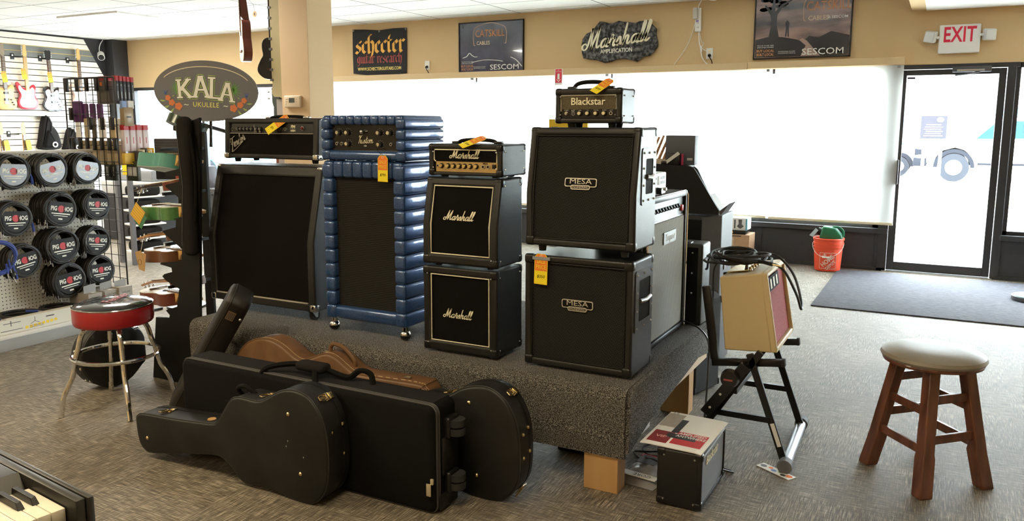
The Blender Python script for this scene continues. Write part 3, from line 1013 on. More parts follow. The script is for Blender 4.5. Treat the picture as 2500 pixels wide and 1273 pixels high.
# --- tall stack in quilted blue sparkle vinyl
def sparkle():
    M, nt, b = nodes('blue_sparkle_vinyl')
    tc = nn(nt, 'ShaderNodeTexCoord')
    v = nn(nt, 'ShaderNodeTexVoronoi', Scale=520.)
    nt.links.new(tc.outputs['Object'], v.inputs['Vector'])
    cr = nn(nt, 'ShaderNodeValToRGB')
    cr.color_ramp.elements[0].color = (.012, .035, .115, 1)
    cr.color_ramp.elements[1].color = (.05, .13, .34, 1)
    sp = nn(nt, 'ShaderNodeSeparateColor')
    nt.links.new(v.outputs['Color'], sp.inputs[0])
    nt.links.new(sp.outputs[0], cr.inputs[0])
    nt.links.new(cr.outputs[0], b.inputs['Base Color'])
    b.inputs['Metallic'].default_value = .35
    b.inputs['Roughness'].default_value = .32
    b.inputs['Coat Weight'].default_value = 1.
    b.inputs['Coat Roughness'].default_value = .07
    return M
blue = sparkle()
kcloth = two('brown_ribbed_cloth', (.003, .0028, .0026), (.018, .0155, .0115), 34, .95, kind='wave', detail=1.2, bump=.5, stretch=(.02, .02, 1), lo=.2, hi=.8)
kcloth.node_tree.nodes['Wave Texture'].bands_direction = 'Z'
def quilted(name, lab, cat, loc, w, h, d, sb, tb, bb, rolls, toprolls, bowl=.0):
    t = thing(name, lab, cat, loc)
    mb = MB()
    rh = (h - .015) / rolls
    for s in (-1, 1):
        for k in range(rolls):
            x0, x1 = s * (w / 2), s * (w / 2 - sb)
            ofs = .0
            mb.rbox(min(x0, x1), max(x0, x1), 0, d, k * rh, (k + 1) * rh, min(.015, rh * .45), 3)
    tw = (w - .02) / toprolls
    for k in range(toprolls):
        xa = -w / 2 + .01 + k * tw
        mb.rbox(xa, xa + tw, .002, d, h - tb, h, .015, 3)
    mb.rbox(-w / 2 + sb - .02, w / 2 - sb + .02, .004, d, 0, bb, .022, 4)
    mb.build('quilted_cover', blue, t)
    MB().box(-w / 2 + .03, w / 2 - .03, .05, d - .01, .02, h - .03).build('baffle', matte, t)
    return t
t = quilted('speaker_cabinet', 'tall quilted blue sparkle speaker cabinet on ball casters', 'speaker cabinet', (-2.565, 3.215, ZP + .072), .515, .828, .36, .068, .085, .070, 11, 8)
MB().prism([(-.19, .06), (.19, .06), (.19, .76), (-.19, .76)], .034, .046, 'xz').build('grille_cloth', kcloth, t)
for x in (-.235, .225):
    for y in (.04, .31):
        c = MB()
        c.cyl((x, y, 0), (x, y, -.022), .020, n=14)
        c.ball((x, y, -.044), .028, 20)
        c.mi = 1
        c.lathe([(0, -.0725), (.012, -.070), (.024, -.060), (.0292, -.048), (.0292, -.044)], 20, Matrix.Translation((x, y, 0)))
        c.build('ball_caster', [chrome, black], t)
MB().cyl((.256, .22, .52), (.262, .22, .52), .02, n=16).build('handle_button', chrome, t)
t = quilted('guitar_amplifier', 'quilted blue sparkle amp head with black faceplate', 'amplifier head', (-2.560, 3.215, ZP + .904), .525, .224, .36, .058, .048, .050, 4, 10)
MB().box(-.206, .206, .030, .045, .046, .180).build('faceplate', plain('gloss_black', (.012, .012, .013), .12), t)
for x, z in ((-.168, .138), (-.110, .138), (-.110, .082), (.088, .138), (.150, .138), (.088, .080)):
    mb = MB().cyl((x + .008, .030, z), (x + .008, .018, z), .014, .012, 16)
    mb.mi = 1
    mb.cyl((x, .0185, z), (x, .016, z), .009, .009, 14)
    mb.mi = 2
    for a in range(9):
        an = R(-130 + a * 32)
        mb.box(x + .008 + .021 * math.sin(an) - .001, x + .008 + .021 * math.sin(an) + .001, .029, .0305, z + .021 * math.cos(an) - .001, z + .021 * math.cos(an) + .001)
    mb.build('knob', [black, plain('brushed_cap', (.78, .70, .52), .3, .8), lgrey], t)
for x, z in ((-.176, .082), (-.146, .082), (.163, .082)):
    jack(t, x, .030, z, .009)
mb = MB().cyl((-.005, .03, .140), (-.005, .012, .143), .010, n=14)
mb.ball((-.005, .012, .143), .0105, 12)
mb.build('toggle_switch', chrome, t)
script_logo('Kustom', .095, plain('cream_script', (.80, .72, .50), .4), t, (.002, .029, .098), rot=.03, w=.075, th=.001, slant=.2)
text('100', .013, lgrey, t, (.002, .0295, .072))

# --- price tags
def sale_tag(lab, M, price, s=1.):
    t = thing('price_tag', lab, 'price tag', mat=M, group='orange and yellow price tags')
    w, h = .033 * s, .140 * s
    out = [(-w, -h), (w, -h), (w, -.016 * s), (w - .014 * s, 0), (-w + .014 * s, 0), (-w, -.016 * s)]
    inn = [(x * .9, -.002 * s + z * .965) for x, z in out]
    MB().prism(out, -.0004, .0004, 'xz').build('card', yellow, t)
    cut = -.078 * s
    MB().prism([(-w * .9, cut), (w * .9, cut)] + inn[2:], -.0010, -.0004, 'xz').build('orange_panel', orange, t)
    MB().prism([(-w * .9, -h * .965), (w * .9, -h * .965), (w * .9, cut), (-w * .9, cut)], -.0010, -.0004, 'xz').build('yellow_panel', plain('bright_yellow', (.95, .76, .02), .5), t)
    text('SALE', .026 * s, yellow, t, (0, -.0012, -.036 * s), ext=.0003, sx=.8, bold=.01)
    text('PRICE', .026 * s, yellow, t, (0, -.0012, -.061 * s), ext=.0003, sx=.76, bold=.01)
    if price:
        text(price, .019 * s, matte, t, (.0, -.0012, -.104 * s), ext=.0003, shear=.25)
    MB().torus(Matrix.Translation((0, -.001, -.010 * s)) @ Matrix.Rotation(PI / 2, 4, 'X'), .005 * s, .0012, 16, 5).build('eyelet', cream, t)
    return t
def tagM(loc, roll, tilt, yaw=0):
    return Matrix.Translation(loc) @ Matrix.Rotation(yaw, 4, 'Z') @ Matrix.Rotation(roll, 4, 'Y') @ Matrix.Rotation(tilt, 4, 'X')
sale_tag('orange and yellow price tag lying over the wide head with silver script logo', Matrix.Translation((-3.262, 3.455, 1.592)) @ Matrix.Rotation(R(-40), 4, 'X') @ Matrix.Rotation(R(40), 4, 'Y'), '$75', 1.05)
sale_tag('price tag hanging from the blue sparkle amp head on a string', tagM((-2.421, 3.205, 1.398), R(1), 0), '$795', .92)
MB_ = MB().tube([(-2.478, 3.23, 1.449), (-2.455, 3.212, 1.42), (-2.421, 3.204, 1.390)], .0012, 5)
tag(MB_.build('tag_string', matte), 'black string holding the price tag on the blue sparkle head', 'string')
sale_tag('orange and yellow price tag lying over the head with gold panel', Matrix.Translation((-1.855, 3.225, 1.492)) @ Matrix.Rotation(R(-64), 4, 'X') @ Matrix.Rotation(R(40), 4, 'Y'), '$149', .88)
sale_tag('orange and yellow price tag hanging over the small amp head on the top', Matrix.Translation((-1.280, 3.315, 1.742)) @ Matrix.Rotation(R(-50), 4, 'X') @ Matrix.Rotation(R(33), 4, 'Y'), '$399', .74)
t = sale_tag('price tag taped on the straight cabinet with side handles, reading 350', tagM((-1.533, 3.160, .985), R(1.5), 0), '$350', .98)
tag(MB().box(-1.575, -1.49, 3.156, 3.1605, .958, .972).build('clear_tape', grey), 'strip of clear tape above the price tag on the straight cabinet', 'tape')

# ================= CASES ON THE FLOOR =================
case_b = two('worn_black_case', (.0040, .0038, .0036), (.016, .015, .014), 5, .5, detail=6, lo=.42, hi=.8, bump=.1)
case_w = plain('dusty_black_case', (.018, .017, .0155), .55, bump=.3, bs=260, var=.35, vs=9.)
brownc = two('brown_case_vinyl', (.13, .062, .024), (.20, .10, .042), 9, .5, lo=.3, hi=.7, bump=.1)
brownd = plain('brown_case_edge', (.17, .085, .035), .5)
soft = plain('black_nylon', (.006, .0057, .0055), .85, spec=.15, bump=.5, bs=500)
softg = plain('charcoal_nylon', (.016, .0145, .014), .9, spec=.15, bump=.5, bs=500)
def spl2(pts, k=4, closed=True):
    P = [Vector((*p, 0)) for p in pts]
    out = []
    n = len(P)
    for i in range(n):
        p0, p1, p2, p3 = P[i - 1], P[i], P[(i + 1) % n], P[(i + 2) % n]
        for j in range(k):
            t = j / k
            q = .5 * ((2 * p1) + (p2 - p0) * t + (2 * p0 - 5 * p1 + 4 * p2 - p3) * t * t + (3 * p1 - p0 - 3 * p2 + p3) * t ** 3)
            out.append((q.x, q.y))
    return out
def shell(mb, out, y0, y1, r=.012, axes='xz', T=None):
    """outline extruded with a softened rim on both faces"""
    n = len(out)
    area2 = sum(out[i][0] * out[(i + 1) % n][1] - out[(i + 1) % n][0] * out[i][1] for i in range(n))
    sg = 1 if area2 > 0 else -1
    def inset(d):
        res = []
        for i in range(n):
            a, b = Vector(out[i - 1]), Vector(out[(i + 1) % n])
            t = (b - a).normalized()
            res.append((out[i][0] - sg * t.y * d, out[i][1] + sg * t.x * d))
        return res
    rings = []
    for d, y in ((r, y0), (r * .3, y0 + r * .3), (0, y0 + r), (0, y1 - r), (r * .3, y1 - r * .3), (r, y1)):
        rings.append([(p, y) for p in inset(d)])
    def mk(p, q):
        d = {axes[0]: p[0], axes[1]: p[1]}
        d[[c for c in 'xyz' if c not in axes][0]] = q
        return (d['x'], d['y'], d['z'])
    vs = [mk(p, q) for ring in rings for p, q in ring]
    fs = []
    for k in range(len(rings) - 1):
        fs += [(k * n + i, k * n + (i + 1) % n, (k + 1) * n + (i + 1) % n, (k + 1) * n + i) for i in range(n)]
    fs += [list(range(n))[::-1], [(len(rings) - 1) * n + i for i in range(n)]]
    return mb.add(vs, fs, T)
def rim_line(mb, out, y, r, axes='xz', n=6):
    def mk(p):
        d = {axes[0]: p[0], axes[1]: p[1]}
        d[[c for c in 'xyz' if c not in axes][0]] = y
        return (d['x'], d['y'], d['z'])
    mb.tube([mk(p) for p in out], r, n, True)
def latch(t, M, m=brass, name='latch'):
    """draw catch: base plate on one half, hasp over the other; lies in xy, z out"""
    mb = MB()
    mb.T = M
    mb.rbox(-.018, .018, -.016, .016, 0, .004, .002)
    mb.rbox(-.014, .014, .012, .034, .002, .006, .002)
    mb.tube([(-.011, -.008, .009), (-.013, -.040, .012), (-.007, -.054, .014), (.007, -.054, .014), (.013, -.040, .012), (.011, -.008, .009)], .003, 6)
    mb.cyl((-.016, -.006, .006), (.016, -.006, .006), .004, n=8)
    mb.box(-.006, .006, -.046, -.012, .006, .009)
    return mb.build(name, m, t)
def stud(t, p, d, r=.0085, m=brass):
    mb = MB()
    M = Matrix.Translation(p) @ Vector(d).to_track_quat('Z', 'Y').to_matrix().to_4x4()
    mb.T = M
    mb.lathe([(r, 0), (r, .003), (r * .7, .006), (r * .4, .0075), (0, .008)], 12)
    return mb.build('stud', m, t)
def on_band(x, z, nx, nz, y):
    """frame on the rim band of a case: z out along (nx,nz), y across the band"""
    n = Vector((nx, 0, nz)).normalized()
    yy = Vector((0, 1, 0))
    xx = yy.cross(n)
    M = Matrix((xx, yy, n)).transposed().to_4x4()
    M.translation = Vector((x, y, z))
    return M
# acoustic guitar case lying on its edge at the very front
GC = [(-3.247, .16), (-3.236, .186), (-3.188, .202), (-2.997, .212), (-2.76, .232), (-2.715, .246), (-2.682, .285), (-2.641, .342), (-2.610, .372), (-2.560, .384), (-2.474, .382), (-2.425, .398), (-2.347, .442), (-2.293, .460), (-2.234, .461), (-2.177, .442), (-2.128, .389), (-2.100, .318), (-2.090, .237), (-2.092, .143), (-2.110, .067), (-2.151, .012), (-2.205, -.012), (-2.278, -.012), (-2.378, .006), (-2.448, .012), (-2.541, .000), (-2.591, .014), (-2.625, .046), (-2.660, .072), (-2.718, .094), (-2.850, .076), (-3.137, .022), (-3.200, .026), (-3.235, .066)]
GC = [(x, z + .0155) for x, z in GC]
OC = spl2(GC, 3)
t = thing('guitar_case', 'worn black guitar shaped hard case with brass studs lying on edge nearest the camera', 'guitar case', (0, 2.36, 0))
mb = MB()
shell(mb, OC, 0, .145, .010)
mb.build('body', case_b, t, ang=.9)
mb = MB()
rim_line(mb, [(x, z) for x, z in OC], .008, .0035)
mb.build('front_rim', case_w, t)
mb = MB()
rim_line(mb, [(x, z) for x, z in OC], .105, .0022)
mb.build('lid_seam', matte, t)
for x, z in ((-3.17, .105), (-2.29, .375), (-2.235, .128)):
    stud(t, (x, .001, z), (0, -1, 0))
for x, y, z in ((-2.098, .045, .305), (-2.092, .105, .325), (-2.095, .045, .185), (-2.090, .105, .20)):
    stud(t, (x - .004, y, z + .01), (1, 0, .05))
latch(t, on_band(-2.158, .444, .72, .70, .085))
latch(t, on_band(-2.470, .398, .1, 1, .085))
latch(t, on_band(-3.10, .222, -.05, 1, .075))
MB().cyl((-2.80, .055, .2425), (-2.80, .055, .2465), .019, n=20).build('worn_sticker', plain('tan_sticker', (.52, .30, .10), .7, var=.2), t)
mb = MB()
P = spline([(-2.64, .10, .36), (-2.66, .085, .40), (-2.60, .07, .425), (-2.55, .08, .395)], 4)
mb.tube([tuple(p) for p in P], .010, 8)
mb.build('handle', matte, t)
mb = MB()
for x, z in ((-2.31, .235), (-2.218, .205), (-2.30, .26)):
    mb.prism([(x, z), (x + .004, z + .002), (x + .010, z + .010), (x + .005, z + .007), (x + .003, z - .006)], -.0008, .001, 'xz')
mb.build('scuff_marks', lgrey, t)

# long soft case on wheels
t = thing('soft_case', 'long black soft keyboard case with carry straps and two end wheels', 'soft case', (-2.405, 2.525, 0))
L, D, Hh = 1.43, .175, .447
mb = MB()
mb.T = Matrix.Translation((0, 0, .003))
shell(mb, rrect(-L / 2, L / 2, 0, Hh, .035, 6), 0, D, .022)
mb.build('body', [soft], t, ang=.9)
MB().rbox(-L / 2 + .02, L / 2 - .03, .025, D - .01, Hh - .004, Hh + .006, .004).build('top_panel', softg, t)
mb = MB()
for y in (.022, .040):
    rim_line(mb, rrect(-L / 2 - .001, L / 2 + .001, 0, Hh + .004, .036, 6), y, .0038)
mb.build('piping', plain('grey_piping', (.06, .056, .054), .6), t)
mb = MB()
rim_line(mb, rrect(-L / 2 - .001, L / 2 + .001, 0, Hh + .005, .036, 6), .031, .0022)
mb.build('zipper', dkgrey, t)
mb = MB().rbox(L / 2 - .012, L / 2 + .002, -.012, -.002, .135, .16, .003)
mb.rbox(L / 2 - .03, L / 2 - .008, -.014, -.009, .085, .138, .005, M=Matrix.Translation((0, 0, 0)))
mb.build('zip_puller', plain('pale_brass', (.8, .70, .5), .3, .8), t)
MB().rbox(-.42, .02, -.014, .004, .04, .30, .03, 3).build('front_pocket', soft, t)
mb = MB()
for s in (-.17, .17):
    P = spline([(-.06 + s, .02, Hh - .05), (-.055 + s * .85, .03, Hh + .02), (-.02 + s * .45, .07, Hh + .048), (.02, .085, Hh + .055)], 5)
    for k in range(len(P) - 1):
        pass
    mb.tube([tuple(p) for p in P], .013, 6)
P = spline([(.08, .09, Hh + .05), (.2, .11, Hh + .02), (.26, .12, Hh + .055), (.31, .13, Hh + .045), (.33, .12, Hh)], 5)
mb.tube([tuple(p) for p in P], .013, 6)
mb.build('carry_strap', soft, t)
MB().rbox(-.05, .11, .05, .12, Hh + .030, Hh + .070, .018, 3).build('strap_grip', softg, t)
for z in (.115, .345):
    mb = MB().rbox(L / 2 - .005, L / 2 + .03, .07, .15, z - .045, z + .045, .012, 3)
    w = mb.build('wheel_bracket', black, t)
    mb = MB()
    for q in (-.018, .018):
        mb.cyl((L / 2 + .035, .115, z + q - .014), (L / 2 + .035, .115, z + q + .014), .036, n=20)
    mb.build('wheel', rubber, w)
mb = MB().rbox(L / 2 - .004, L / 2 + .014, .05, .165, .15, .31, .01)
mb.rbox(L / 2 - .004, L / 2 + .010, .03, .165, .01, .075, .01)
mb.build('end_plate', black, t)

# rounded black case at the right, mostly behind the soft case
HC = [(-1.425, .225), (-1.437, .33), (-1.472, .405), (-1.514, .448), (-1.57, .472), (-1.633, .468), (-1.697, .448), (-1.759, .410), (-1.82, .385), (-1.89, .385), (-1.95, .36), (-2.0, .31), (-2.06, .28), (-2.40, .275), (-2.44, .25), (-2.44, .10), (-2.40, .075), (-2.06, .075), (-2.0, .06), (-1.95, .03), (-1.87, .015), (-1.80, .02), (-1.727, .004), (-1.636, -.012), (-1.552, -.010), (-1.485, .016), (-1.440, .075), (-1.426, .14)]
HC = [(x, z + .014) for x, z in HC]
OH = spl2(HC, 4)
t = thing('guitar_case', 'rounded black hard case with shiny brass latches at the right end of the row', 'guitar case', (0, 2.745, 0))
mb = MB()
shell(mb, OH, 0, .135, .010)
mb.build('body', case_b, t, ang=.9)
mb = MB()
rim_line(mb, OH, .009, .0035)
mb.build('front_rim', case_w, t)
mb = MB()
rim_line(mb, OH, .095, .0025)
mb.build('lid_seam', matte, t)
for x, z in ((-1.66, .41), (-1.625, .10)):
    stud(t, (x, .001, z), (0, -1, 0))
for x, y, z in ((-1.425, .04, .30), (-1.428, .09, .315), (-1.422, .04, .20), (-1.420, .09, .215)):
    stud(t, (x - .004, y, z), (1, 0, .1))
latch(t, on_band(-1.500, .456, .62, .78, .085))
latch(t, on_band(-1.79, .409, -.25, 1, .085))
latch(t, on_band(-1.462, .045, .8, -.6, .085))

# brown guitar case behind the soft case
BC = [(-3.20, .25), (-3.185, .345), (-3.12, .425), (-3.03, .468), (-2.94, .475), (-2.86, .450), (-2.79, .410), (-2.73, .398), (-2.66, .425), (-2.59, .452), (-2.53, .445), (-2.47, .41), (-2.42, .385), (-2.36, .378), (-2.06, .385), (-2.02, .37), (-2.0, .34), (-2.0, .20), (-2.03, .17), (-2.40, .16), (-2.46, .12), (-2.54, .075), (-2.62, .07), (-2.70, .10), (-2.78, .09), (-2.88, .03), (-2.98, .0), (-3.08, .02), (-3.16, .10), (-3.19, .17)]
BC = [(x + .03, z + .004) for x, z in BC]
OB = spl2(BC, 4)
t = thing('guitar_case', 'brown guitar shaped hard case with stitched edge leaning on the platform', 'guitar case', (0, 2.892, 0))
mb = MB()
shell(mb, OB, 0, .130, .014)
mb.build('body', brownc, t, ang=.9)
mb = MB()
rim_line(mb, OB, .010, .0042)
mb.build('front_rim', brownd, t)
mb = MB()
n = len(OB)
for i in range(0, n):
    a, b = OB[i], OB[(i + 1) % n]
    if max(a[1], b[1]) > .25:
        for s in (.1, .6):
            q = (a[0] + (b[0] - a[0]) * s, a[1] + (b[1] - a[1]) * s)
            e = (a[0] + (b[0] - a[0]) * (s + .28), a[1] + (b[1] - a[1]) * (s + .28))
            mb.tube([(q[0], .026, q[1] + .0008), (e[0], .026, e[1] + .0008)], .0016, 5)
mb.build('stitching', plain('pale_thread', (.62, .48, .28), .7), t)
mb = MB()
P = spline([(-2.570, .062, .448), (-2.568, .062, .478), (-2.54, .060, .494), (-2.48, .060, .478), (-2.425, .060, .430), (-2.420, .060, .398)], 5)
mb.tube([tuple(p) for p in P], [.006] + [.010] * (len(P) - 2) + [.006], 8)
mb.build('handle', brownd, t)
for x, z in ((-2.59, .447), (-2.11, .392)):
    mb = MB()
    mb.T = on_band(x, z, 0, 1, .055)
    mb.rbox(-.018, .018, -.01, .01, -.002, .004, .002)
    mb.rbox(-.006, .02, -.004, .004, .004, .008, .002)
    mb.build('latch', plain('dull_nickel', (.45, .38, .28), .4, .9), t)

# small black case leaning up on the platform corner
a = Vector((.43, .08, .66)).normalized()
nf = Vector((-.62, -.62, .40))
nf = (nf - a * nf.dot(a)).normalized()
wv = a.cross(nf)
Mx = Matrix((wv, nf * -1, a)).transposed().to_4x4()
Mx.translation = Vector((-3.515, 2.835, .075))
t = thing('instrument_case', 'small worn black case leaning head up against the carpeted platform', 'instrument case', mat=Mx)
o = [(0, -.02), (.09, .0), (.135, .08), (.135, .17), (.10, .26), (.098, .32), (.096, .50), (.094, .76), (.086, .81), (.052, .84), (0, .85)]
o = o + [(-x, z) for x, z in o[-2:0:-1]]
o = [(x, z * .90) for x, z in o]
OL = spl2(o, 3)
mb = MB()
shell(mb, OL, -.055, .065, .022)
mb.build('body', plain('worn_brown_black_case', (.016, .0125, .0105), .5, bump=.3, bs=260, var=.35, vs=7), t, ang=.9)
mb = MB()
rim_line(mb, OL, -.030, .003)
mb.build('rim_seam', case_w, t)
mb = MB()
sgn = 1 if (Mx.to_3x3() @ Vector((1, 0, 0))).x > 0 else -1
xs = sgn * .0955
mb.box(min(xs, xs + sgn * .002), max(xs, xs + sgn * .002), -.020, .020, .63, .68)
mb.mi = 1
for k in range(4):
    mb.box(min(xs, xs + sgn * .003), max(xs, xs + sgn * .003), -.016 + k * .009, -.011 + k * .009, .634, .676)
mb.build('name_plate', [plain('old_brass', (.62, .40, .20), .4, .8), dkgrey], t)
stud(t, (xs, .05, .655), (sgn, 0, 0), .008, steel)
hx = -sgn * .10
P = spline([(hx * .9, 0, .27), (hx * 1.45, 0, .30), (hx * 1.5, 0, .40), (hx * .85, 0, .44)], 5)
MB().tube([tuple(p) for p in P], .011, 8).build('handle', matte, t)

# round black case behind the chrome stool
nrm = Vector((.985, -.12, .06)).normalized()
up = Vector((0, 0, 1))
xx = up.cross(nrm * -1).normalized() * -1
if xx.x < 0:
    xx = -xx
zz = xx.cross(nrm * -1)
if zz.z < 0:
    zz = -zz
Mx = Matrix((xx, -nrm, zz)).transposed().to_4x4()
Mx.translation = Vector((-4.305, 2.985, .194))
t = thing('banjo_case', 'round black case with studded rim standing behind the chrome stool', 'instrument case', mat=Mx)
o = [(.19 * math.cos(q), .19 * math.sin(q)) for q in [R(d) for d in range(40, 322, 12)]]
o += [(.17, -.10), (.19, -.085), (.20, -.06), (.20, .06), (.19, .09), (.175, .115), (.16, .125)]
mb = MB()
shell(mb, o, -.06, .075, .012)
mb.build('body', case_b, t, ang=.7)
mb = MB()
rim_line(mb, o, -.045, .003)
mb.build('front_rim', case_w, t)
for d, y in ((165, -.02), (165, .03), (195, -.02), (195, .03), (225, -.02), (225, .03)):
    stud(t, (.189 * math.cos(R(d)), y, .189 * math.sin(R(d))), (math.cos(R(d)), 0, math.sin(R(d))), .010, steel)
mb = MB()
mb.rbox(.15, .185, -.03, .02, .115, .13, .004)
mb.build('latch', chrome, t)

# ================= STOOLS =================
# swivel bar stool, red band, chrome legs
t = thing('bar_stool', 'chrome bar stool with red vinyl band and glossy black seat top', 'bar stool', (-3.94, 2.776, 0))
seat = MB().lathe([(0, .478), (.195, .478), (.2, .485), (.203, .50), (.203, .565), (.198, .575)], 48).build('seat_band', plain('red_vinyl', (.34, .012, .016), .35, coat=.3, bump=.1), t)
tp = MB().lathe([(0, .571), (.196, .571), (.199, .578), (.192, .586), (.15, .597), (.08, .604), (0, .606)], 48).build('seat_top', plain('gloss_black_vinyl', (.018, .02, .026), .16, coat=1., var=.4, vs=14), t)
mb = MB()
mb.torus(Matrix.Translation((0, 0, .576)), .201, .0035, 48, 6)
mb.build('seat_welt', chrome, t)
text('Fender', .085, plain('red_print', (.35, .03, .03), .4), tp, (0, .02, .6062), Matrix.Rotation(R(118), 4, 'Z'), name='red_lettering', shear=.3, ext=.0005, bold=.01)
for fx, fy in ((-.108, -.271), (.267, -.137), (-.265, .137), (.110, .271)):
    d = Vector((fx, fy, 0)).normalized()
    rr = Vector((fx, fy, 0)).length
    pts = [(0.03, .468), (.10, .468), (.145, .455), (.170, .42), (.185, .36), (.205, .30), (.215, .24), (.232, .19), (.262, .135), (.278, .09), (.284, .05), (rr, .002)]
    P = spline([(d.x * r_, d.y * r_, z) for r_, z in pts], 3)
    MB().tube([tuple(p) for p in P], .0135, 10).build('leg', chrome, t)
mb = MB()
mb.torus(Matrix.Translation((0, 0, .300)), .218, .0115, 48, 8)
mb.build('foot_ring', chrome, t)
mb = MB().cyl((0, 0, .45), (0, 0, .48), .10, n=24)
mb.build('swivel_plate', dkgrey, t)

# wooden stool
stw = two('stained_stool_wood', (.085, .026, .012), (.20, .072, .034), 5, .42, stretch=(6, 6, .6), lo=.3, hi=.7, bump=.08, coat=.2)
t = thing('wooden_stool', 'dark stained wooden stool with padded beige round seat', 'stool', (.0235, 3.89, 0))
feet = [(-.2315, .021), (-.0015, -.255), (.2315, -.021), (.0015, .255)]
tops = [(x * .56, y * .56) for x, y in feet]
def quadleg(a, b, w0, w1, ang, z0, z1):
    mb = MB()
    c, s = math.cos(ang), math.sin(ang)
    def ring(p, w, z):
        return [(p[0] + c * u * w - s * v * w, p[1] + s * u * w + c * v * w, z) for u, v in ((-1, -1), (1, -1), (1, 1), (-1, 1))]
    m = .36
    mid = (a[0] + (b[0] - a[0]) * m, a[1] + (b[1] - a[1]) * m)
    vs = ring(a, w1 * 1.0, z0) + ring(mid, w1 * .98, z0 + (z1 - z0) * m - .03) + ring((mid[0], mid[1]), w0, z0 + (z1 - z0) * m) + ring(b, w0, z1)
    fs = [[3, 2, 1, 0], [12, 13, 14, 15]]
    for k in range(3):
        fs += [[k * 4 + i, k * 4 + (i + 1) % 4, k * 4 + 4 + (i + 1) % 4, k * 4 + 4 + i] for i in range(4)]
    mb.add(vs, fs)
    return mb
LA = R(-50)
for f, q in zip(feet, tops):
    quadleg(f, q, .0255, .030, LA, 0, .525).build('leg', stw, t, bevel=.005)
def at_leg(i, z):
    k = z / .525
    return Vector((feet[i][0] + (tops[i][0] - feet[i][0]) * k, feet[i][1] + (tops[i][1] - feet[i][1]) * k, z))
for i, zs in ((0, (.185, .345)), (1, (.23, .395)), (2, (.185, .345)), (3, (.26, .43))):
    for z in zs:
        p, q = at_leg(i, z), at_leg((i + 1) % 4, z)
        d = (q - p).normalized()
        s = Vector((-d.y, d.x, 0)) * .009
        u = Vector((0, 0, .019))
        mb = MB()
        p, q = p + d * .012, q - d * .012
        mb.add([p - s - u, p + s - u, p + s + u, p - s + u, q - s - u, q + s - u, q + s + u, q - s + u], [(0, 1, 2, 3), (4, 7, 6, 5), (0, 4, 5, 1), (1, 5, 6, 2), (2, 6, 7, 3), (3, 7, 4, 0)])
        mb.build('rung', stw, t, bevel=.004)
MB().lathe([(0, .520), (.185, .520), (.200, .526), (.203, .535), (.200, .542)], 48).build('seat_board', stw, t)
MB().lathe([(.196, .538), (.206, .542), (.212, .552), (.206, .566), (.180, .580), (.12, .589), (.05, .591), (0, .590)], 48).build('seat_pad', plain('worn_beige_vinyl', (.28, .24, .185), .45, bump=.15, bs=60, var=.14, vs=7), t)

# ================= KEYBOARD IN THE CORNER =================
key_b = plain('keyboard_black', (.028, .026, .022), .4)
t = thing('digital_piano', 'black digital piano corner with ivory keys at the bottom edge of the shop', 'digital piano', mat=Matrix.Translation((-1.525, .985, 0)) @ Matrix.Rotation(R(0), 4, 'Z'))
M0 = t.matrix_world.copy()
t.matrix_world = Matrix.Translation((-1.238, .812, .922)) @ Matrix.Rotation(R(-7), 4, 'Z')
mb = MB()
mb.rbox(-.45, .0, -.012, .0, -.10, 0, .004)
mb.rbox(-.45, -.005, -.030, -.0125, -.10, -.001, .004)
mb.rbox(-.45, -.205, -1.25, -.0305, -.10, -.001, .004)
mb.prism([(-.207, -.001), (-.207, -.06), (-.165, -.06), (-.165, -.045)], -1.25, -.0305, 'xz')
mb.rbox(-.168, .0, -1.25, -.0305, -.10, -.052, .004)
mb.build('case', key_b, t)
iv = plain('ivory_key', (.86, .80, .66), .3)
for k in range(22):
    y = -.0325 - k * .0236
    mb = MB().rbox(-.166, -.036, y - .0228, y, -.050, -.020, .0015)
    mb.build('white_key', iv, t)
for k in range(21):
    if k % 7 in (2, 6):
        continue
    y = -.0325 - (k + 1) * .0236
    mb = MB()
    mb.add([(-.166, y - .006, -.022), (-.166, y + .006, -.022), (-.085, y + .006, -.022), (-.085, y - .006, -.022), (-.166, y - .0045, -.008), (-.166, y + .0045, -.008), (-.098, y + .0045, -.008), (-.098, y - .0045, -.008)], [(0, 1, 2, 3), (4, 7, 6, 5), (0, 4, 5, 1), (1, 5, 6, 2), (2, 6, 7, 3), (3, 7, 4, 0)])
    mb.build('black_key', black, t, bevel=.001)
for y in (-.18, -1.1):
    MB().box(-.30, -.24, y - .02, y + .02, -.922, -.10).build('leg', key_b, t)
    MB().box(-.45, .0, y - .02, y + .02, -.922, -.89).build('foot', key_b, t)

# ================= UKULELE TOWER AND SIGN =================
PF = [(-3.684, 1.584), (-3.692, 1.419), (-3.766, .482), (-3.79, 0), (-4.213, 0), (-4.153, .386), (-4.033, .396), (-4.027, .414), (-4.06, .44), (-3.958, .473), (-3.931, .583), (-4.043, .624), (-4.072, .647), (-4.052, .662), (-3.983, .681), (-3.987, .706), (-4.084, .719), (-4.077, .728), (-3.898, .752), (-3.886, .824), (-4.018, .899), (-4.047, .922), (-3.929, .951), (-3.922, .997), (-3.949, .998), (-3.834, 1.022), (-3.834, 1.092), (-3.935, 1.154), (-3.998, 1.188), (-3.991, 1.197), (-3.876, 1.221), (-3.879, 1.252), (-3.986, 1.25), (-3.991, 1.271), (-3.864, 1.295), (-3.793, 1.305), (-3.782, 1.369), (-3.821, 1.385), (-3.823, 1.497), (-3.904, 1.512), (-3.901, 1.536), (-3.783, 1.556)]
ply = plain('black_plywood', (.006, .0055, .0055), .55, spec=.3, var=.3, vs=30)
t = thing('ukulele_stand', 'tall black plywood ukulele display stand with hooked side panels', 'display stand', (0, 0, 0))
MB().prism(PF, 3.205, 3.222, 'xz').build('side_panel', ply, t)
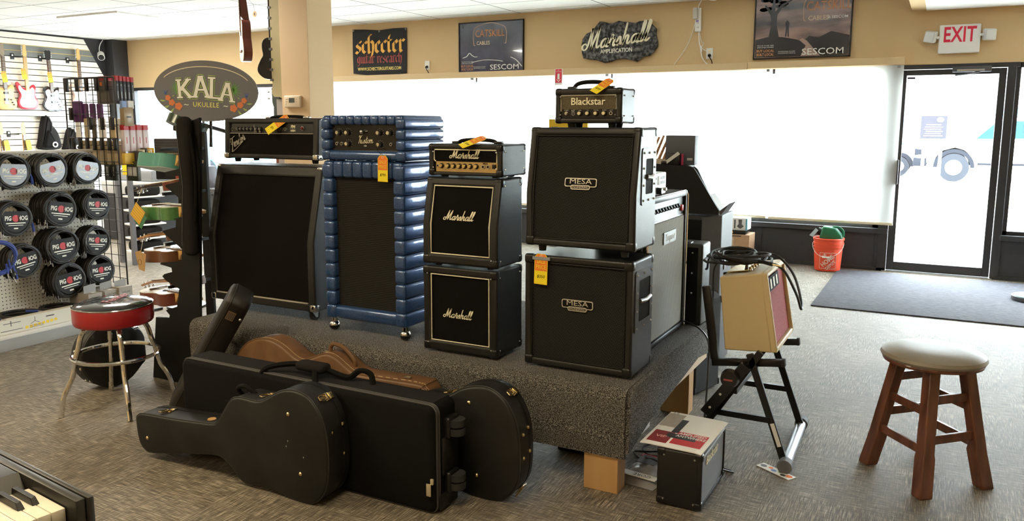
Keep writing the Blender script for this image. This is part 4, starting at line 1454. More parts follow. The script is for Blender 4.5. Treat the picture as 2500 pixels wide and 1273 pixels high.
MB().box(-4.10, -4.03, 3.540, 3.558, .0, 1.50).build('back_post', ply, t)
for z in (.32, .60, .86, 1.16, 1.42):
    MB().box(-4.05, -4.035, 3.222, 3.54, z - .03, z - .012).build('rail', ply, t)
MB().box(-4.20, -4.03, 3.222, 3.558, .0, .02).build('base_board', ply, t)

def uke(name, lab, M, side, top, back=None, L=.58, neckm=None, group='ukuleles on the tall stand'):
    """axis along +x from the tail; top faces +z"""
    t = thing(name, lab, 'ukulele', mat=M, group=group)
    half = [(0, 0), (.006, .035), (.03, .075), (.07, .094), (.11, .090), (.145, .072), (.175, .068), (.21, .073), (.24, .062), (.258, .03), (.262, 0)]
    o = spl2(half + [(x, -y) for x, y in half[-2:0:-1]], 3)
    mb = MB()
    mb.prism(o, -.062, -.002, 'xy')
    mb.build('body_sides', side, t, bevel=.002)
    MB().prism([(x * .998 + .0005, y * .995) for x, y in o], -.002, .0008, 'xy').build('soundboard', top, t)
    if back:
        MB().prism([(x * .998 + .0005, y * .995) for x, y in o], -.0645, -.062, 'xy').build('back', back, t)
    MB().prism(ell(.165, 0, .027, .027, 20), .0008, .0014, 'xy').build('sound_hole', matte, t)
    MB().rbox(.064, .082, -.045, .045, .0008, .009, .003).build('bridge', rosew, t)
    nk = MB()
    nk.prism([(.255, -.026), (.24, -.04), (.262, -.05), (.285, -.022), (L - .11, -.014), (L - .11, .001), (.255, .001)], -.018, .018, 'xz')
    nk.build('neck', neckm or maple, t, bevel=.003)
    fb = MB().box(.19, L - .11, -.0185, .0185, .001, .006)
    fb.mi = 1
    for k in range(12):
        x = L - .115 - k * .021
        fb.box(x, x + .0015, -.018, .018, .006, .0068)
    fb.build('fretboard', [rosew, steel], t)
    hd = MB()
    Mh = Matrix.Translation((L - .11, 0, 0)) @ Matrix.Rotation(R(10), 4, 'Y')
    hd.prism([(0, -.018), (.02, -.030), (.10, -.034), (.108, -.015), (.112, 0), (.108, .015), (.10, .034), (.02, .030), (0, .018)], -.012, .002, 'xy', Mh)
    h = hd.build('headstock', neckm or maple, t, bevel=.002)
    for x in (.035, .078):
        for s in (-1, 1):
            mb = MB()
            mb.T = Mh
            mb.cyl((x, s * .018, .002), (x, s * .018, .014), .0045, n=8)
            mb.cyl((x, s * .018, -.012), (x, s * .018, -.022), .004, n=8)
            mb.rbox(x - .007, x + .007, s * .018 - .01, s * .018 + .01, -.034, -.022, .004)
            mb.build('tuner', steel, h)
    mb = MB()
    for s in (-.012, -.004, .004, .012):
        mb.tube([(.073, s * 1.6, .010), (L - .11, s, .008)], .0006, 4)
    mb.build('strings', cream, t)
    return t
gsp = plain('green_sparkle', (.10, .26, .09), .25, .3, coat=.8, var=.5, vs=420)
teal = plain('satin_teal', (.085, .30, .245), .45)
mahog = plain('mahogany', (.16, .040, .022), .35, coat=.3, var=.25, vs=9)
koa = plain('dark_koa', (.15, .062, .026), .35, coat=.3, var=.3, vs=8)
spruce = plain('pale_spruce', (.80, .68, .48), .3, coat=.4)
wtop = plain('white_top', (.80, .78, .72), .25, coat=.6)
def UM(x, y, z, yaw, pitch, roll, sc=1.):
    return Matrix.Translation((x, y, z)) @ Matrix.Rotation(yaw, 4, 'Z') @ Matrix.Rotation(pitch, 4, 'Y') @ Matrix.Rotation(roll, 4, 'X') @ Matrix.Scale(sc, 4)
uke('ukulele', 'solid teal ukulele sticking out of the stand, highest of the tail-first ones', UM(-4.315, 3.375, 1.350, R(-11), R(-2), R(-13), 1.3), teal, teal, plain('pale_teal', (.42, .50, .47), .5), L=.42)
uke('ukulele', 'green sparkle ukulele with pale top in the middle of the stand', UM(-4.325, 3.375, 1.050, R(-11), R(-2), 0, 1.3), gsp, wtop, L=.42)
uke('ukulele', 'dark brown ukulele with white top below the green one on the stand', UM(-4.335, 3.375, .784, R(-11), R(-2), R(2), 1.2), koa, wtop, L=.42)
uke('ukulele', 'reddish mahogany ukulele with white top lowest on the stand beside the bar stool', UM(-4.395, 3.375, .518, R(-11), R(-2), R(2), 1.25), mahog, wtop, L=.44)
blackneck = plain('black_neck', (.03, .025, .022), .3)
uke('ukulele', 'ukulele with black headstock poking out under the teal one', UM(-3.90, 3.325, 1.235, PI + R(3), R(9), 0, .84), mahog, spruce, neckm=blackneck)
uke('ukulele', 'ukulele with light brown headstock poking out under the green sparkle one', UM(-3.90, 3.325, .935, PI + R(3), R(9), 0, .84), koa, spruce, neckm=plain('brown_neck', (.42, .21, .08), .4))
uke('ukulele', 'ukulele with pinkish brown headstock poking out above the mahogany one', UM(-3.89, 3.325, .645, PI + R(3), R(9), 0, .84), mahog, spruce, neckm=plain('pink_brown_neck', (.42, .24, .16), .4))
# hang tags on the ukuleles
t = thing('hang_tag', 'square yellow striped hang tag dangling at the green sparkle ukulele', 'hang tag', (-4.215, 3.175, 1.02))
M2 = Matrix.Rotation(R(38), 4, 'Y')
c = MB().box(-.048, .048, -.0006, .0006, -.048, .048, M2)
c.build('card', plain('tag_yellow', (.82, .52, .06), .5), t)
mb = MB()
for k in range(6):
    mb.box(-.047, .047, -.0012, -.0006, -.042 + k * .016, -.036 + k * .016, M2)
mb.build('brown_stripes', plain('tag_brown', (.55, .30, .04), .5), t)
MB().box(.0, .075, .001, .002, -.06, .03, M2).build('green_back_card', plain('tag_green', (.06, .20, .10), .5), t)
MB().tube([(0, 0, .065), (.012, .03, .15)], .0011, 5).build('string', cream, t)
t = thing('hang_tag', 'folded kraft paper tag hanging at the dark brown ukulele', 'hang tag', (-4.235, 3.185, .735))
mb = MB()
M2 = Matrix.Rotation(R(-14), 4, 'Y')
mb.box(-.028, .028, -.0006, .0006, -.055, .055, M2)
mb.box(.0, .045, .001, .002, -.060, .05, Matrix.Rotation(R(12), 4, 'Y'))
mb.build('card', plain('kraft_paper', (.48, .30, .13), .7), t)
MB().torus(Matrix.Translation((-.002, -.001, -.012)) @ Matrix.Rotation(PI / 2, 4, 'X'), .016, .0012, 20, 5).build('ring_print', rosew, t)
MB().tube([(.01, 0, .05), (.015, .03, .16)], .0011, 5).build('string', cream, t)

# oval sign
Mx = Matrix.Translation((-3.89, 3.445, 1.742)) @ Matrix.Rotation(.462, 4, 'Z') @ Matrix.Rotation(R(2.2), 4, 'Y')
t = thing('oval_sign', 'oval dark grey ukulele sign with orange flowers on top of the stand', 'sign', mat=Mx)
MB().prism(ell(0, 0, .312, .178, 64), 0, .012, 'xz').build('board', plain('sign_grey', (.165, .168, .19), .5), t)
mb = MB()
A = [(.275 * math.cos(a), .02 + .122 * math.sin(a)) for a in [R(25 + i * 130 / 24) for i in range(25)]]
strokes(mb, [A], .0045, Matrix.Translation((0, -.0005, 0)) @ FRONT, .001, smooth=False, thin=1)
mb.build('arc_line', cream, t)
green = plain('palm_green', (.12, .33, .07), .6)
lime = plain('lime_line', (.42, .60, .18), .6)
pale = plain('sign_white', (.90, .91, .84), .5)
mb = MB()
for s in (-1, 1):
    for a in range(-50, 70, 17):
        an = R(a)
        x0, z0 = s * .155, .012
        x1, z1 = x0 + s * .062 * math.cos(an), z0 + .062 * math.sin(an)
        px, pz_ = -math.sin(an) * .006 * s, math.cos(an) * .006
        mb.prism([(x0 - px, z0 - pz_), (x1, z1 - .004), (x0 + px, z0 + pz_)], -.001, 0, 'xz')
mb.build('palm_fronds', green, t)
SER = {'K': ([[(.16, 1), (.16, 0)], [(.84, 1), (.24, .44)], [(.36, .54), (.88, 0)]], [[(-.04, .97), (.36, .97)], [(-.04, .03), (.36, .03)], [(.64, .97), (1.02, .97)], [(.68, .03), (1.08, .03)]]),
       'A': ([[(.46, 1), (.12, 0)], [(.52, 1), (.90, 0)]], [[(.26, .36), (.74, .36)], [(-.06, .03), (.28, .03)], [(.70, .03), (1.10, .03)], [(.34, .97), (.66, .97)]]),
       'L': ([[(.20, 1), (.20, 0)]], [[(-.02, .97), (.42, .97)], [(-.02, .04), (.84, .04)], [(.84, .04), (.84, .28)]])}
sdk = plain('sign_dark', (.05, .06, .05), .5)  # dark outline printed between the lime edge and the pale letters
for lay, (wa, wb, m_) in enumerate(((.36, .24, lime), (.29, .17, sdk), (.20, .09, pale))):
    for ch, x, z, s_, rot in (('K', -.168, -.048, .108, 5), ('A', -.078, -.040, .124, 2), ('L', .012, -.042, .124, -2), ('A', .078, -.052, .108, -5)):
        mb = MB()
        Mq = Matrix.Translation((x, -.0008 - .0008 * lay, z)) @ FRONT @ Matrix.Rotation(R(rot), 4, 'Z') @ Matrix.Diagonal((.82 * s_, s_, 1, 1))
        for q, (ww, pl) in enumerate([(wa, p) for p in SER[ch][0]] + [(wb, p) for p in SER[ch][1]]):
            strokes(mb, [pl], ww, Mq, .0004 + .00003 * q, smooth=False, thin=1, cap=False)
        mb.build(('letter_outline', 'letter_dark_outline', 'letter')[lay], m_, t)
text('UKULELE', .040, plain('sign_yellow', (.80, .76, .25), .5), t, (0, -.001, -.082), bold=.01, sx=.92, spacing=1.08)
for s in (-1, 1):
    text('~', .05, pale, t, (s * .118, -.001, -.083))
    for k, (x, z, q) in enumerate(((.165, -.095, .020), (.205, -.075, .017), (.228, -.048, .015))):
        mb = MB()
        for a in range(5):
            an = a * 2 * PI / 5
            mb.prism(ell(s * x + q * .62 * math.cos(an), z + q * .62 * math.sin(an), q * .55, q * .55, 10), -.0015 - .0001 * a, 0, 'xz')
        mb.build('flower', plain('flower_orange', (.72, .22, .08), .6), t)
    mb = MB()
    for x, z, dx, dz in ((.19, -.105, .02, -.02), (.218, -.09, .025, -.012), (.24, -.065, .03, .0), (.215, -.055, -.02, .02)):
        mb.prism([(s * x, z), (s * (x + dx), z + dz + .004), (s * (x + dx * 1.3), z + dz), (s * (x + dx * .6), z + dz - .006)], -.001, 0, 'xz')
    mb.build('leaves', lime, t)
    mb = MB()
    for dx in (-.016, -.006, .005, .016):
        mb.prism([(s * .243 - .004, -.028), (s * .243 + .004, -.028), (s * .243 + dx, -.002)], -.001, 0, 'xz')
    mb.build('blue_petals', plain('petal_blue', (.08, .16, .48), .6), t)
MB().box(.012, .026, .012, .026, -.33, -.05).build('support_post', ply, t)
# padded bag hung on the front of the stand, and a dark green one under the sign
t = thing('padded_bag', 'long padded black bag hanging on the edge of the ukulele stand', 'bag', (-3.775, 3.172, .80))
MB().rbox(-.042, .048, -.028, .035, 0, .79, .040, 5).build('body', softg, t)
mb = MB()
P = spline([(.05, 0, .70), (.075, .0, .45), (.05, .0, .20)], 5)
mb.tube([tuple(p) for p in P], .009, 6)
mb.build('strap', soft, t)
MB().tube([(-.035, -.027, .06), (.0, -.029, .40), (-.03, -.027, .74)], .003, 5).build('zipper', dkgrey, t)
t = thing('ukulele_bag', 'dark green ukulele lying behind the foot of the oval sign', 'ukulele', mat=UM(-4.36, 3.58, 1.605, R(12), R(14), R(-20)))
half = [(0, 0), (.006, .035), (.03, .075), (.07, .094), (.11, .090), (.145, .072), (.175, .068), (.21, .073), (.24, .062), (.262, 0)]
MB().prism(spl2(half + [(x, -y) for x, y in half[-2:0:-1]], 3), -.06, 0, 'xy').build('body_sides', plain('dark_green_lacquer', (.020, .055, .030), .3, coat=.5), t)
MB().box(.255, .45, -.018, .018, -.015, .004).build('neck', blackneck, t)

# tall black cabinet in front of the window behind the stand
t = thing('storage_box', 'plain black lidded box on a stand behind the ukulele stand', 'box', (-5.60, 4.60, 0), .45)
MB().cyl((.0, .06, .02), (.0, .06, 1.1), .02).build('pole', black, t)
MB().cyl((.0, .06, 0), (.0, .06, .02), .16, n=24).build('base', black, t)
MB().rbox(-.17, .17, 0, .12, 1.09, 1.43, .012).build('body', plain('black_cabinet', (.024, .023, .024), .55), t)
mb = MB()
for k in range(3):
    mb.box(-.16, .16, -.003, .001, 1.36 + k * .02, 1.366 + k * .02)
mb.build('lid_lines', dkgrey, t)
MB().box(.0, .10, -.004, .001, 1.06, 1.14).build('red_label', plain('label_red', (.55, .12, .10), .5), t)

# ================= PEGBOARD DISPLAY WITH CABLES =================
def pegboard_material():
    M, nt, b = nodes('pegboard')
    L = nt.links.new
    tc = nn(nt, 'ShaderNodeTexCoord')
    sp = nn(nt, 'ShaderNodeSeparateXYZ')
    L(tc.outputs['Object'], sp.inputs[0])
    sq = []
    for a in (1, 2):
        m = nn(nt, 'ShaderNodeMath', operation='PINGPONG')
        m.inputs[1].default_value = .0135
        L(sp.outputs[a], m.inputs[0])
        p = nn(nt, 'ShaderNodeMath', operation='POWER')
        p.inputs[1].default_value = 2
        L(m.outputs[0], p.inputs[0])
        sq.append(p)
    s = nn(nt, 'ShaderNodeMath', operation='ADD')
    L(sq[0].outputs[0], s.inputs[0])
    L(sq[1].outputs[0], s.inputs[1])
    lt = nn(nt, 'ShaderNodeMath', operation='LESS_THAN')
    lt.inputs[1].default_value = .0042 ** 2
    L(s.outputs[0], lt.inputs[0])
    mx = nn(nt, 'ShaderNodeMix', data_type='RGBA')
    mx.inputs['A'].default_value = (.70, .67, .58, 1)
    mx.inputs['B'].default_value = (.03, .028, .025, 1)
    L(lt.outputs[0], mx.inputs['Factor'])
    L(mx.outputs['Result'], b.inputs['Base Color'])
    b.inputs['Roughness'].default_value = .55
    return M
peg = pegboard_material()
gm = plain('gondola_grey', (.33, .32, .30), .5)
t = thing('pegboard_display', 'cream pegboard shop fixture with low grey base carrying the cable coils', 'display fixture', (0, 0, 0))
MB().box(-5.958, -5.95, 1.7, 4.11, .10, 1.34).build('pegboard', peg, t)
MB().box(-5.99, -5.982, 1.7, 4.11, .10, 1.34).build('pegboard', peg, t)
mb = MB().box(-5.982, -5.958, 4.085, 4.112, 0, 1.345).box(-5.982, -5.958, 1.7, 1.73, 0, 1.345).box(-5.985, -5.945, 1.7, 4.112, 1.335, 1.35)
mb.build('upright', plain('cream_metal', (.72, .69, .62), .5), t)
mb = MB().rbox(-5.95, -5.575, 1.7, 4.11, .0, .085, .004).rbox(-6.36, -5.982, 1.7, 4.11, 0, .085, .004)
mb.mi = 1
mb.rbox(-5.95, -5.56, 1.7, 4.11, .085, .115, .004).rbox(-6.38, -5.982, 1.7, 4.11, .085, .115, .004)
mb.build('base_shelf', [gm, plain('cream_metal', (.72, .69, .62), .5)], t)
def coil_mesh(Rr, seed):
    random.seed(seed)
    mb = MB()
    for dr, dx in ((.0, .0), (-.010, .006), (-.008, -.008), (-.018, .0)):
        pts = []
        n = 30
        ph = random.random() * 6
        for i in range(n):
            a = 2 * PI * i / n
            q = Rr + dr - .007 + .0025 * math.sin(3 * a + ph)
            pts.append((dx + .003 * math.sin(2 * a + ph), q * math.cos(a), q * math.sin(a)))
        mb.tube(pts, .0072, 6, True)
    return mb
cablem = plain('black_cable', (.016, .0155, .015), .5)
bluec = plain('blue_cable', (.02, .05, .28), .5)
discs = {'silver': plain('silver_disc', (.17, .175, .19), .3, .4), 'black': plain('black_disc', (.008, .008, .009), .45, spec=.3)}
def plug(mb, y, z, l=.05, flip=1):
    mb.mi = 0
    mb.cyl((.0, y, z), (.004, y + .004, z - l * flip), .0075, .0085, 8)
    mb.mi = 1
    mb.cyl((.004, y + .004, z - l * flip), (.006, y + .006, z - (l + .028) * flip), .0042, .0042, 8)
def make_coil(lab, loc, Rr, disc, seed, tilt=0., xlr=True, mat=cablem):
    t = thing('cable_coil', lab, 'cable', loc, group='coiled cables on the pegboard')
    t.rotation_euler = (tilt, 0, 0)
    coil_mesh(Rr, seed).build('coil', mat, t, smooth=True)
    mb = MB()
    plug(mb, -Rr * .86, -Rr * .25, .055)
    plug(mb, -Rr * .74, -Rr * .40, .055)
    mb.build('plug', [black, steel], t)
    if disc:
        ri = Rr * .76
        o = [(ri * math.cos(a), ri * math.sin(a)) for a in [R(-215 + i * 250 / 24) for i in range(25)]]
        m = MB().prism(o, .010, .012, 'yz')
        d = m.build('card_disc', discs[disc], t)
        MX = Matrix.Rotation(PI / 2, 4, 'Z') @ FRONT
        lw = pale
        text('PIG', Rr * .35, lw, d, (.0125, -Rr * .43, .004), MX, bold=.03, sx=.72, ext=.0003)
        text('HOG', Rr * .35, lw, d, (.0125, Rr * .40, .004), MX, bold=.03, sx=.72, ext=.0003)
        MB().prism(ell(-.0, .004, Rr * .20, Rr * .20, 20), .012, .0128, 'yz').build('red_emblem', plain('emblem_red', (.55, .03, .04), .4), d)
        mb = MB()
        mb.box(.012, .0126, -Rr * .55, Rr * .55, -Rr * .27, -Rr * .21)
        mb.box(.012, .0126, -Rr * .42, Rr * .42, -Rr * .38, -Rr * .345)
        mb.box(.012, .0126, -Rr * .12, Rr * .12, -Rr * .58, -Rr * .50)
        mb.build('printed_lines', lw, d)
    return t
rows = [('top', [(3.345, 1.215, .125, 5, 'silver'), (3.626, 1.216, .125, 5, 'silver'), (3.900, 1.213, .120, 5, 'silver')]),
        ('second', [(3.330, .886, .123, 4, 'black'), (3.666, .922, .130, 6, 'black'), (3.960, .931, .118, 6, 'black')]),
        ('third', [(3.369, .583, .124, 4, 'black'), (3.658, .648, .132, 6, 'black'), (3.935, .655, .117, 4, 'black')]),
        ('bottom', [(3.691, .385, .134, 6, 'black'), (3.950, .421, .120, 6, 'black')])]
ordw = ['first', 'second', 'third']
hk = []
sd = 0
for rn, row in rows:
    for k, (y, z, Rr, n, disc) in enumerate(row):
        nm = ordw[k] + ' hook of the ' + rn + ' pegboard row'
        sd += 1
        f = make_coil('front cable coil with %s disc, ' % disc + nm, (-5.725, y, z), Rr, disc, sd, R(random.uniform(-12, 12)))
        g = make_coil('cable coils behind the front one, ' + nm, (-5.755, y - .004, z + .004), Rr, None, sd + 50)
        for j in range(1, n - 1):
            d = dup(g, loc=(-5.755 - j * .031, y - random.uniform(0, .012), z + random.uniform(-.004, .008)), rot=(R(random.uniform(-25, 25)), 0, R(random.uniform(-4, 4))))
        h = thing('display_hook', 'wire hook holding the coils, ' + nm, 'hook', (-5.95, y, z + Rr * .80), group='pegboard wire hooks')
        MB().tube([(0, 0, 0), (.24, 0, 0), (.255, 0, .012)], .003, 6).build('wire', steel, h)
# blue-sleeved plugs hanging at the left edge of the board
t = thing('cable_coil', 'bundle of blue cable with silver tips at the left edge of the pegboard', 'cable', (-5.72, 3.20, .63), group='coiled cables on the pegboard')
coil_mesh(.125, 91).build('coil', bluec, t)
for k, (y, z) in enumerate(((.06, -.02), (.085, -.04), (.04, -.05), (.10, -.10))):
    mb = MB()
    plug(mb, y, z, .07)
    mb.build('plug', [bluec, steel], t)
for y, z, lab in ((3.475, 1.14, 'blue cable plug hanging beside the first coil in the top row'), (3.455, .80, 'blue cable plug hanging beside the first coil in the second row')):
    t = thing('cable_plug', lab, 'plug', (-5.73, y, z))
    mb = MB().cyl((0, -.02, .09), (0, 0, .03), .006, .0075, 8)
    mb.cyl((0, 0, .03), (.002, .004, -.02), .0095, .009, 10)
    mb.build('sleeve', bluec, t)
    MB().cyl((.002, .004, -.02), (.003, .006, -.05), .004, n=8).build('tip', steel, t)
# coils lying on the base shelf
for x, y, z, Rr, lab in ((-5.775, 3.33, .128, .135, 'tallest bundle of cable coils lying on the base shelf'), (-5.755, 3.60, .128, .112, 'cable coils lying on the base shelf under the bottom row'), (-5.74, 3.05, .128, .12, 'cable coils lying on the base shelf at the left edge')):
    t = thing('cable_coil', lab, 'cable', (x, y, z), group='coils lying on the base shelf')
    mb = MB()
    for k in range(5):
        for dr in (0, .016):
            mb.torus(Matrix.Translation((random.uniform(-.004, .004), random.uniform(-.004, .004), k * .0175)), Rr - dr, .009, 30, 6)
    mb.build('coil', cablem, t)
    mb = MB()
    mb.mi = 0
    mb.cyl((.05, .02, .09), (.13, .06, .092), .008, n=8)
    mb.mi = 1
    mb.cyl((.13, .06, .092), (.158, .074, .092), .004, n=8)
    mb.build('plug', [bluec if y < 3.5 else black, steel], t)
# long white box of stands along the shelf front, small cartons
t = thing('carton', 'long white carton with black stand pictures and yellow print on the base shelf', 'box', (-5.605, 3.30, .118))
MB().box(-.028, .03, -.60, .36, 0, .098).build('box', plain('white_card', (.72, .69, .60), .6), t)
mb = MB()
mb.box(.030, .0308, -.20, -.08, .070, .074)
mb.box(.030, .0308, -.15, -.145, .05, .088)
mb.box(.030, .0308, -.22, -.07, .02, .024)
for a in (0, 120, 240):
    mb.tube([(.0305, .02, .055), (.0305, .02 + .035 * math.sin(R(a)), .055 + .03 * math.cos(R(a)))], .0016, 5)
mb.box(.030, .0308, .10, .16, .066, .074, Matrix.Rotation(R(0), 4, 'X'))
for k in range(3):
    mb.box(.030, .0308, -.02, .08, .012 + k * .007, .014 + k * .007)
mb.build('black_pictures', dkgrey, t)
mb = MB()
for k in range(8):
    mb.box(.030, .0307, -.05 + k * .03, -.03 + k * .03, .012 + .002 * k, .03 + .002 * k)
mb.build('yellow_print', yellow, t)
kc = plain('grey_brown_card', (.34, .31, .27), .6)
for k, (x, y, lab) in enumerate(((-5.70, 3.80, 'grey accessory carton nearest the bottom coils on the base shelf'), (-5.70, 3.935, 'grey accessory carton second from the coils on the base shelf'), (-5.68, 4.045, 'grey accessory carton in front of the base shelf end, behind the bar stool'))):
    t = thing('carton', lab, 'box', (x, y, .118), group='grey accessory cartons')
    MB().box(-.12, .11, -.056, .056, 0, .16 + .012 * (k == 2)).build('box', kc, t)
    MB().prism([(-.05, .16), (-.05, .215), (.05, .225), (.05, .16)], .045, .047, 'yz').build('hang_flap', plain('flap_grey', (.30, .30, .29), .4), t)
    text('TASCAM', .018, dkgrey, t, (.1105, 0, .13), Matrix.Rotation(PI / 2, 4, 'Z') @ FRONT, ext=.0003)
    MB().box(.04, .08, .0, .03, .1605, .1612).build('white_sticker', white, t)

# wire grid panel at the end of the pegboard with goods hanging on it
GX0, GX1, GY = -6.275, -5.665, 4.135
t = thing('wire_grid', 'black wire grid panel standing at the end of the pegboard fixture', 'display grid', (0, GY, 0))
mb = MB()
for k in range(8):
    x = GX0 + (GX1 - GX0) * k / 7
    r_ = .006 if k in (0, 7) else .0032
    mb.cyl((x, 0, .02), (x, 0, 1.905), r_, n=6)
for k in range(21):
    mb.cyl((GX0, .004, .05 + k * .0925), (GX1, .004, .05 + k * .0925), .0032, n=6)
mb.cyl((GX0, 0, 1.905), (GX1, 0, 1.905), .006, n=6)
mb.build('grid', black, t)
MB().box(GX0 + .05, GX0 + .08, -.0, .35, 0, .02).build('foot', black, t)
MB().box(GX1 - .08, GX1 - .05, -.0, .35, 0, .02).build('foot', black, t)
# black hook brackets clipped on the grid
for k, (x, z) in enumerate([(-6.25, 1.86), (-6.12, 1.86), (-6.0, 1.86), (-5.88, 1.86), (-5.76, 1.86), (-6.22, 1.635), (-5.98, 1.56), (-5.84, 1.56), (-5.72, 1.56), (-6.22, 1.40), (-6.13, 1.40), (-6.04, 1.40), (-5.95, 1.40), (-5.86, 1.40), (-5.77, 1.40), (-5.70, 1.40), (-5.92, 1.19), (-5.78, 1.19)]):
    t = thing('grid_hook', 'black bracket hook clipped on the wire grid', 'hook', (x, GY, z), group='black hooks on the wire grid')
    MB().rbox(-.017, .017, -.006, .012, -.06, .04, .003).build('bracket', black, t)
    MB().tube([(0, .01, -.02), (0, .20, -.02), (0, .21, -.01)], .003, 6).build('wire', black, t)
def goods(name, lab, cat, x, y, z, w, d, h, m, group=None, extra=None, rz=0., r=.003):
    t = thing(name, lab, cat, (x, y, z), rz, group)
    MB().rbox(-w / 2, w / 2, -d / 2, d / 2, 0, h, r).build('pack', m, t)
    if extra:
        extra(t)
    return t
redc = plain('red_card', (.50, .02, .025), .45)
navy = plain('navy_box', (.055, .058, .075), .4)
for k in range(5):
    def ex(t):
        MB().box(-.022, .022, -.0115, .0115, .175, .215).build('red_top', redc, t)
        MB().box(.0232, .0236, -.002, .002, .045, .095).build('print_line', lgrey, t)
        text('C', .02, lgrey, t, (.0235, 0, .145), Matrix.Rotation(PI / 2, 4, 'Z') @ FRONT, ext=.0003)
    goods('boxed_capo', ['slim navy box with red top nearest the wire grid', 'slim navy box with red top, second from the wire grid', 'slim navy box with red top, third from the wire grid', 'slim navy box with red top, fourth from the wire grid', 'slim navy box with red top farthest from the wire grid'][k], 'box', -5.70 + k * .008, 4.175 + k * .027, 1.702 - .002 * k, .046, .024, .178, navy, 'slim navy boxes with red tops', ex)
def ex2(t):
    MB().box(-.05, .05, -.022, .022, .175, .215).build('red_top', redc, t)
    MB().box(-.035, .0, -.0265, -.02, .14, .17).build('orange_label', orange, t)
goods('boxed_strap', 'wide dark box with red top hanging inside the wire grid', 'box', -5.86, 4.20, 1.702, .15, .05, .18, plain('dark_brown_box', (.10, .085, .07), .5), None, ex2)
pur = plain('purple_felt', (.11, .035, .13), .8)
for k in range(4):
    goods('felt_pouch', ['purple pouch at the left end of its row on the wire grid', 'purple pouch second from the left on the wire grid', 'purple pouch third from the left on the wire grid', 'purple pouch at the right end of its row on the wire grid'][k], 'pouch', -6.20 + k * .062, 4.19 + .02 * k, 1.56 + .01 * (k > 0), .11 if k == 0 else .06, .025, .17 if k == 0 else .14, pur, 'purple pouches', r=.01)
brn = plain('clear_brown_pack', (.42, .33, .20), .4)
goods('clear_pack', 'clear bag with brown insert hanging right of the wire grid', 'packet', -5.66, 4.225, 1.53, .05, .085, .145, plain('brown_bag', (.36, .26, .15), .3), None, lambda t: MB().box(.0252, .0256, -.02, .02, .065, .077).build('dark_print', dkgrey, t))
goods('blister_pack', 'pale blue blister pack above the clear bag on the wire grid', 'packet', -5.66, 4.20, 1.665, .03, .04, .06, plain('pale_blue', (.25, .36, .62), .4))
goods('blister_pack', 'white blister pack hanging next to the pale blue one', 'packet', -5.655, 4.255, 1.665, .03, .05, .062, white)
for k, (x, w, m) in enumerate([(-6.23, .05, white), (-6.12, .05, brn), (-6.03, .04, plain('dark_tuner', (.12, .10, .07), .5)), (-5.93, .07, white), (-5.80, .06, plain('gold_pack', (.55, .42, .22), .4)), (-5.72, .05, white)]):
    goods('blister_pack', ['small white packet low under the purple pouches', 'slim brown packet under the purple pouches', 'slim dark packet in the middle row of the grid', 'broad white packet in the middle row of the grid', 'gold packet in the middle row of the grid', 'narrow white packet at the right of the middle grid row'][k], 'packet', x, 4.2, 1.43, w, .02, .16, m, 'packets in the middle row of the wire grid')
for k in range(6):
    goods('string_pack', 'brown string packet hanging in the lower row of the wire grid', 'packet', -6.19 + k * .088, 4.21, 1.225, .062, .06, .19, brn, 'brown packets in the lower grid row', lambda t: MB().box(-.028, .028, -.032, -.029, .15, .185).build('dark_window', plain('dark_window', (.16, .12, .07), .4), t))
pinkw = plain('pinkish_white_box', (.74, .64, .66), .4)
for k in range(4):
    goods('boxed_tuner', ['white box with red top nearest the wire grid', 'white box with red top, second from the wire grid', 'white box with red top, third from the wire grid', 'white box farthest from the wire grid below the clear bag'][k], 'box', -5.665 + k * .004, 4.20 + k * .055, 1.335, .045, .046, .165, pinkw, 'white boxes with red tops', (lambda t: (MB().box(-.024, .024, -.022, .022, .165, .205).build('red_top', redc, t), MB().box(.0227, .0231, -.003, .003, .06, .11).build('red_print', redc, t))))
bky = plain('book_yellow', (.80, .50, .06), .5)
goods('book', 'yellow music book lying face out in the grid rack', 'book', -5.66, 4.215, 1.235, .03, .09, .085, bky, 'music books beside the wire grid')
for k, m in enumerate((dkgrey, cream, dkgrey, bky, cream, bky)):
    goods('book', ['thin black book beside the face out yellow book', 'thin cream book beside the first black one', 'second thin black book in the grid rack', 'thin yellow book leaning in the grid rack', 'cream book near the end of the grid rack', 'tall yellow book at the end of the grid rack'][k], 'book', -5.655 + .004 * k, 4.275 + k * .019, 1.235, .16, .012, .10 + .012 * (k % 3), m, 'music books beside the wire grid')
grp = plain('green_black_pack', (.035, .045, .03), .4)
for k, (x, y) in enumerate(((-5.86, 4.20), (-5.655, 4.25))):
    goods('earplug_pack', ['black and green pack with clear windows inside the wire grid', 'black and green pack with clear windows right of the wire grid'][k], 'packet', x, y, 1.10, .13, .03, .155, grp, 'black and green packs', lambda t: (MB().box(-.05, .0, -.0165, -.014, .04, .11).build('clear_window', lgrey, t), MB().box(.01, .055, -.0165, -.014, .04, .11).build('clear_window', lgrey, t), MB().box(-.02, .02, -.0165, -.014, .135, .142).build('yellow_mark', yellow, t)))
goods('folder', 'bright yellow folder hanging on the grey post beside the grid', 'folder', -7.79, 5.754, 1.0, .09, .012, .155, plain('folder_yellow', (.90, .62, .01), .5))

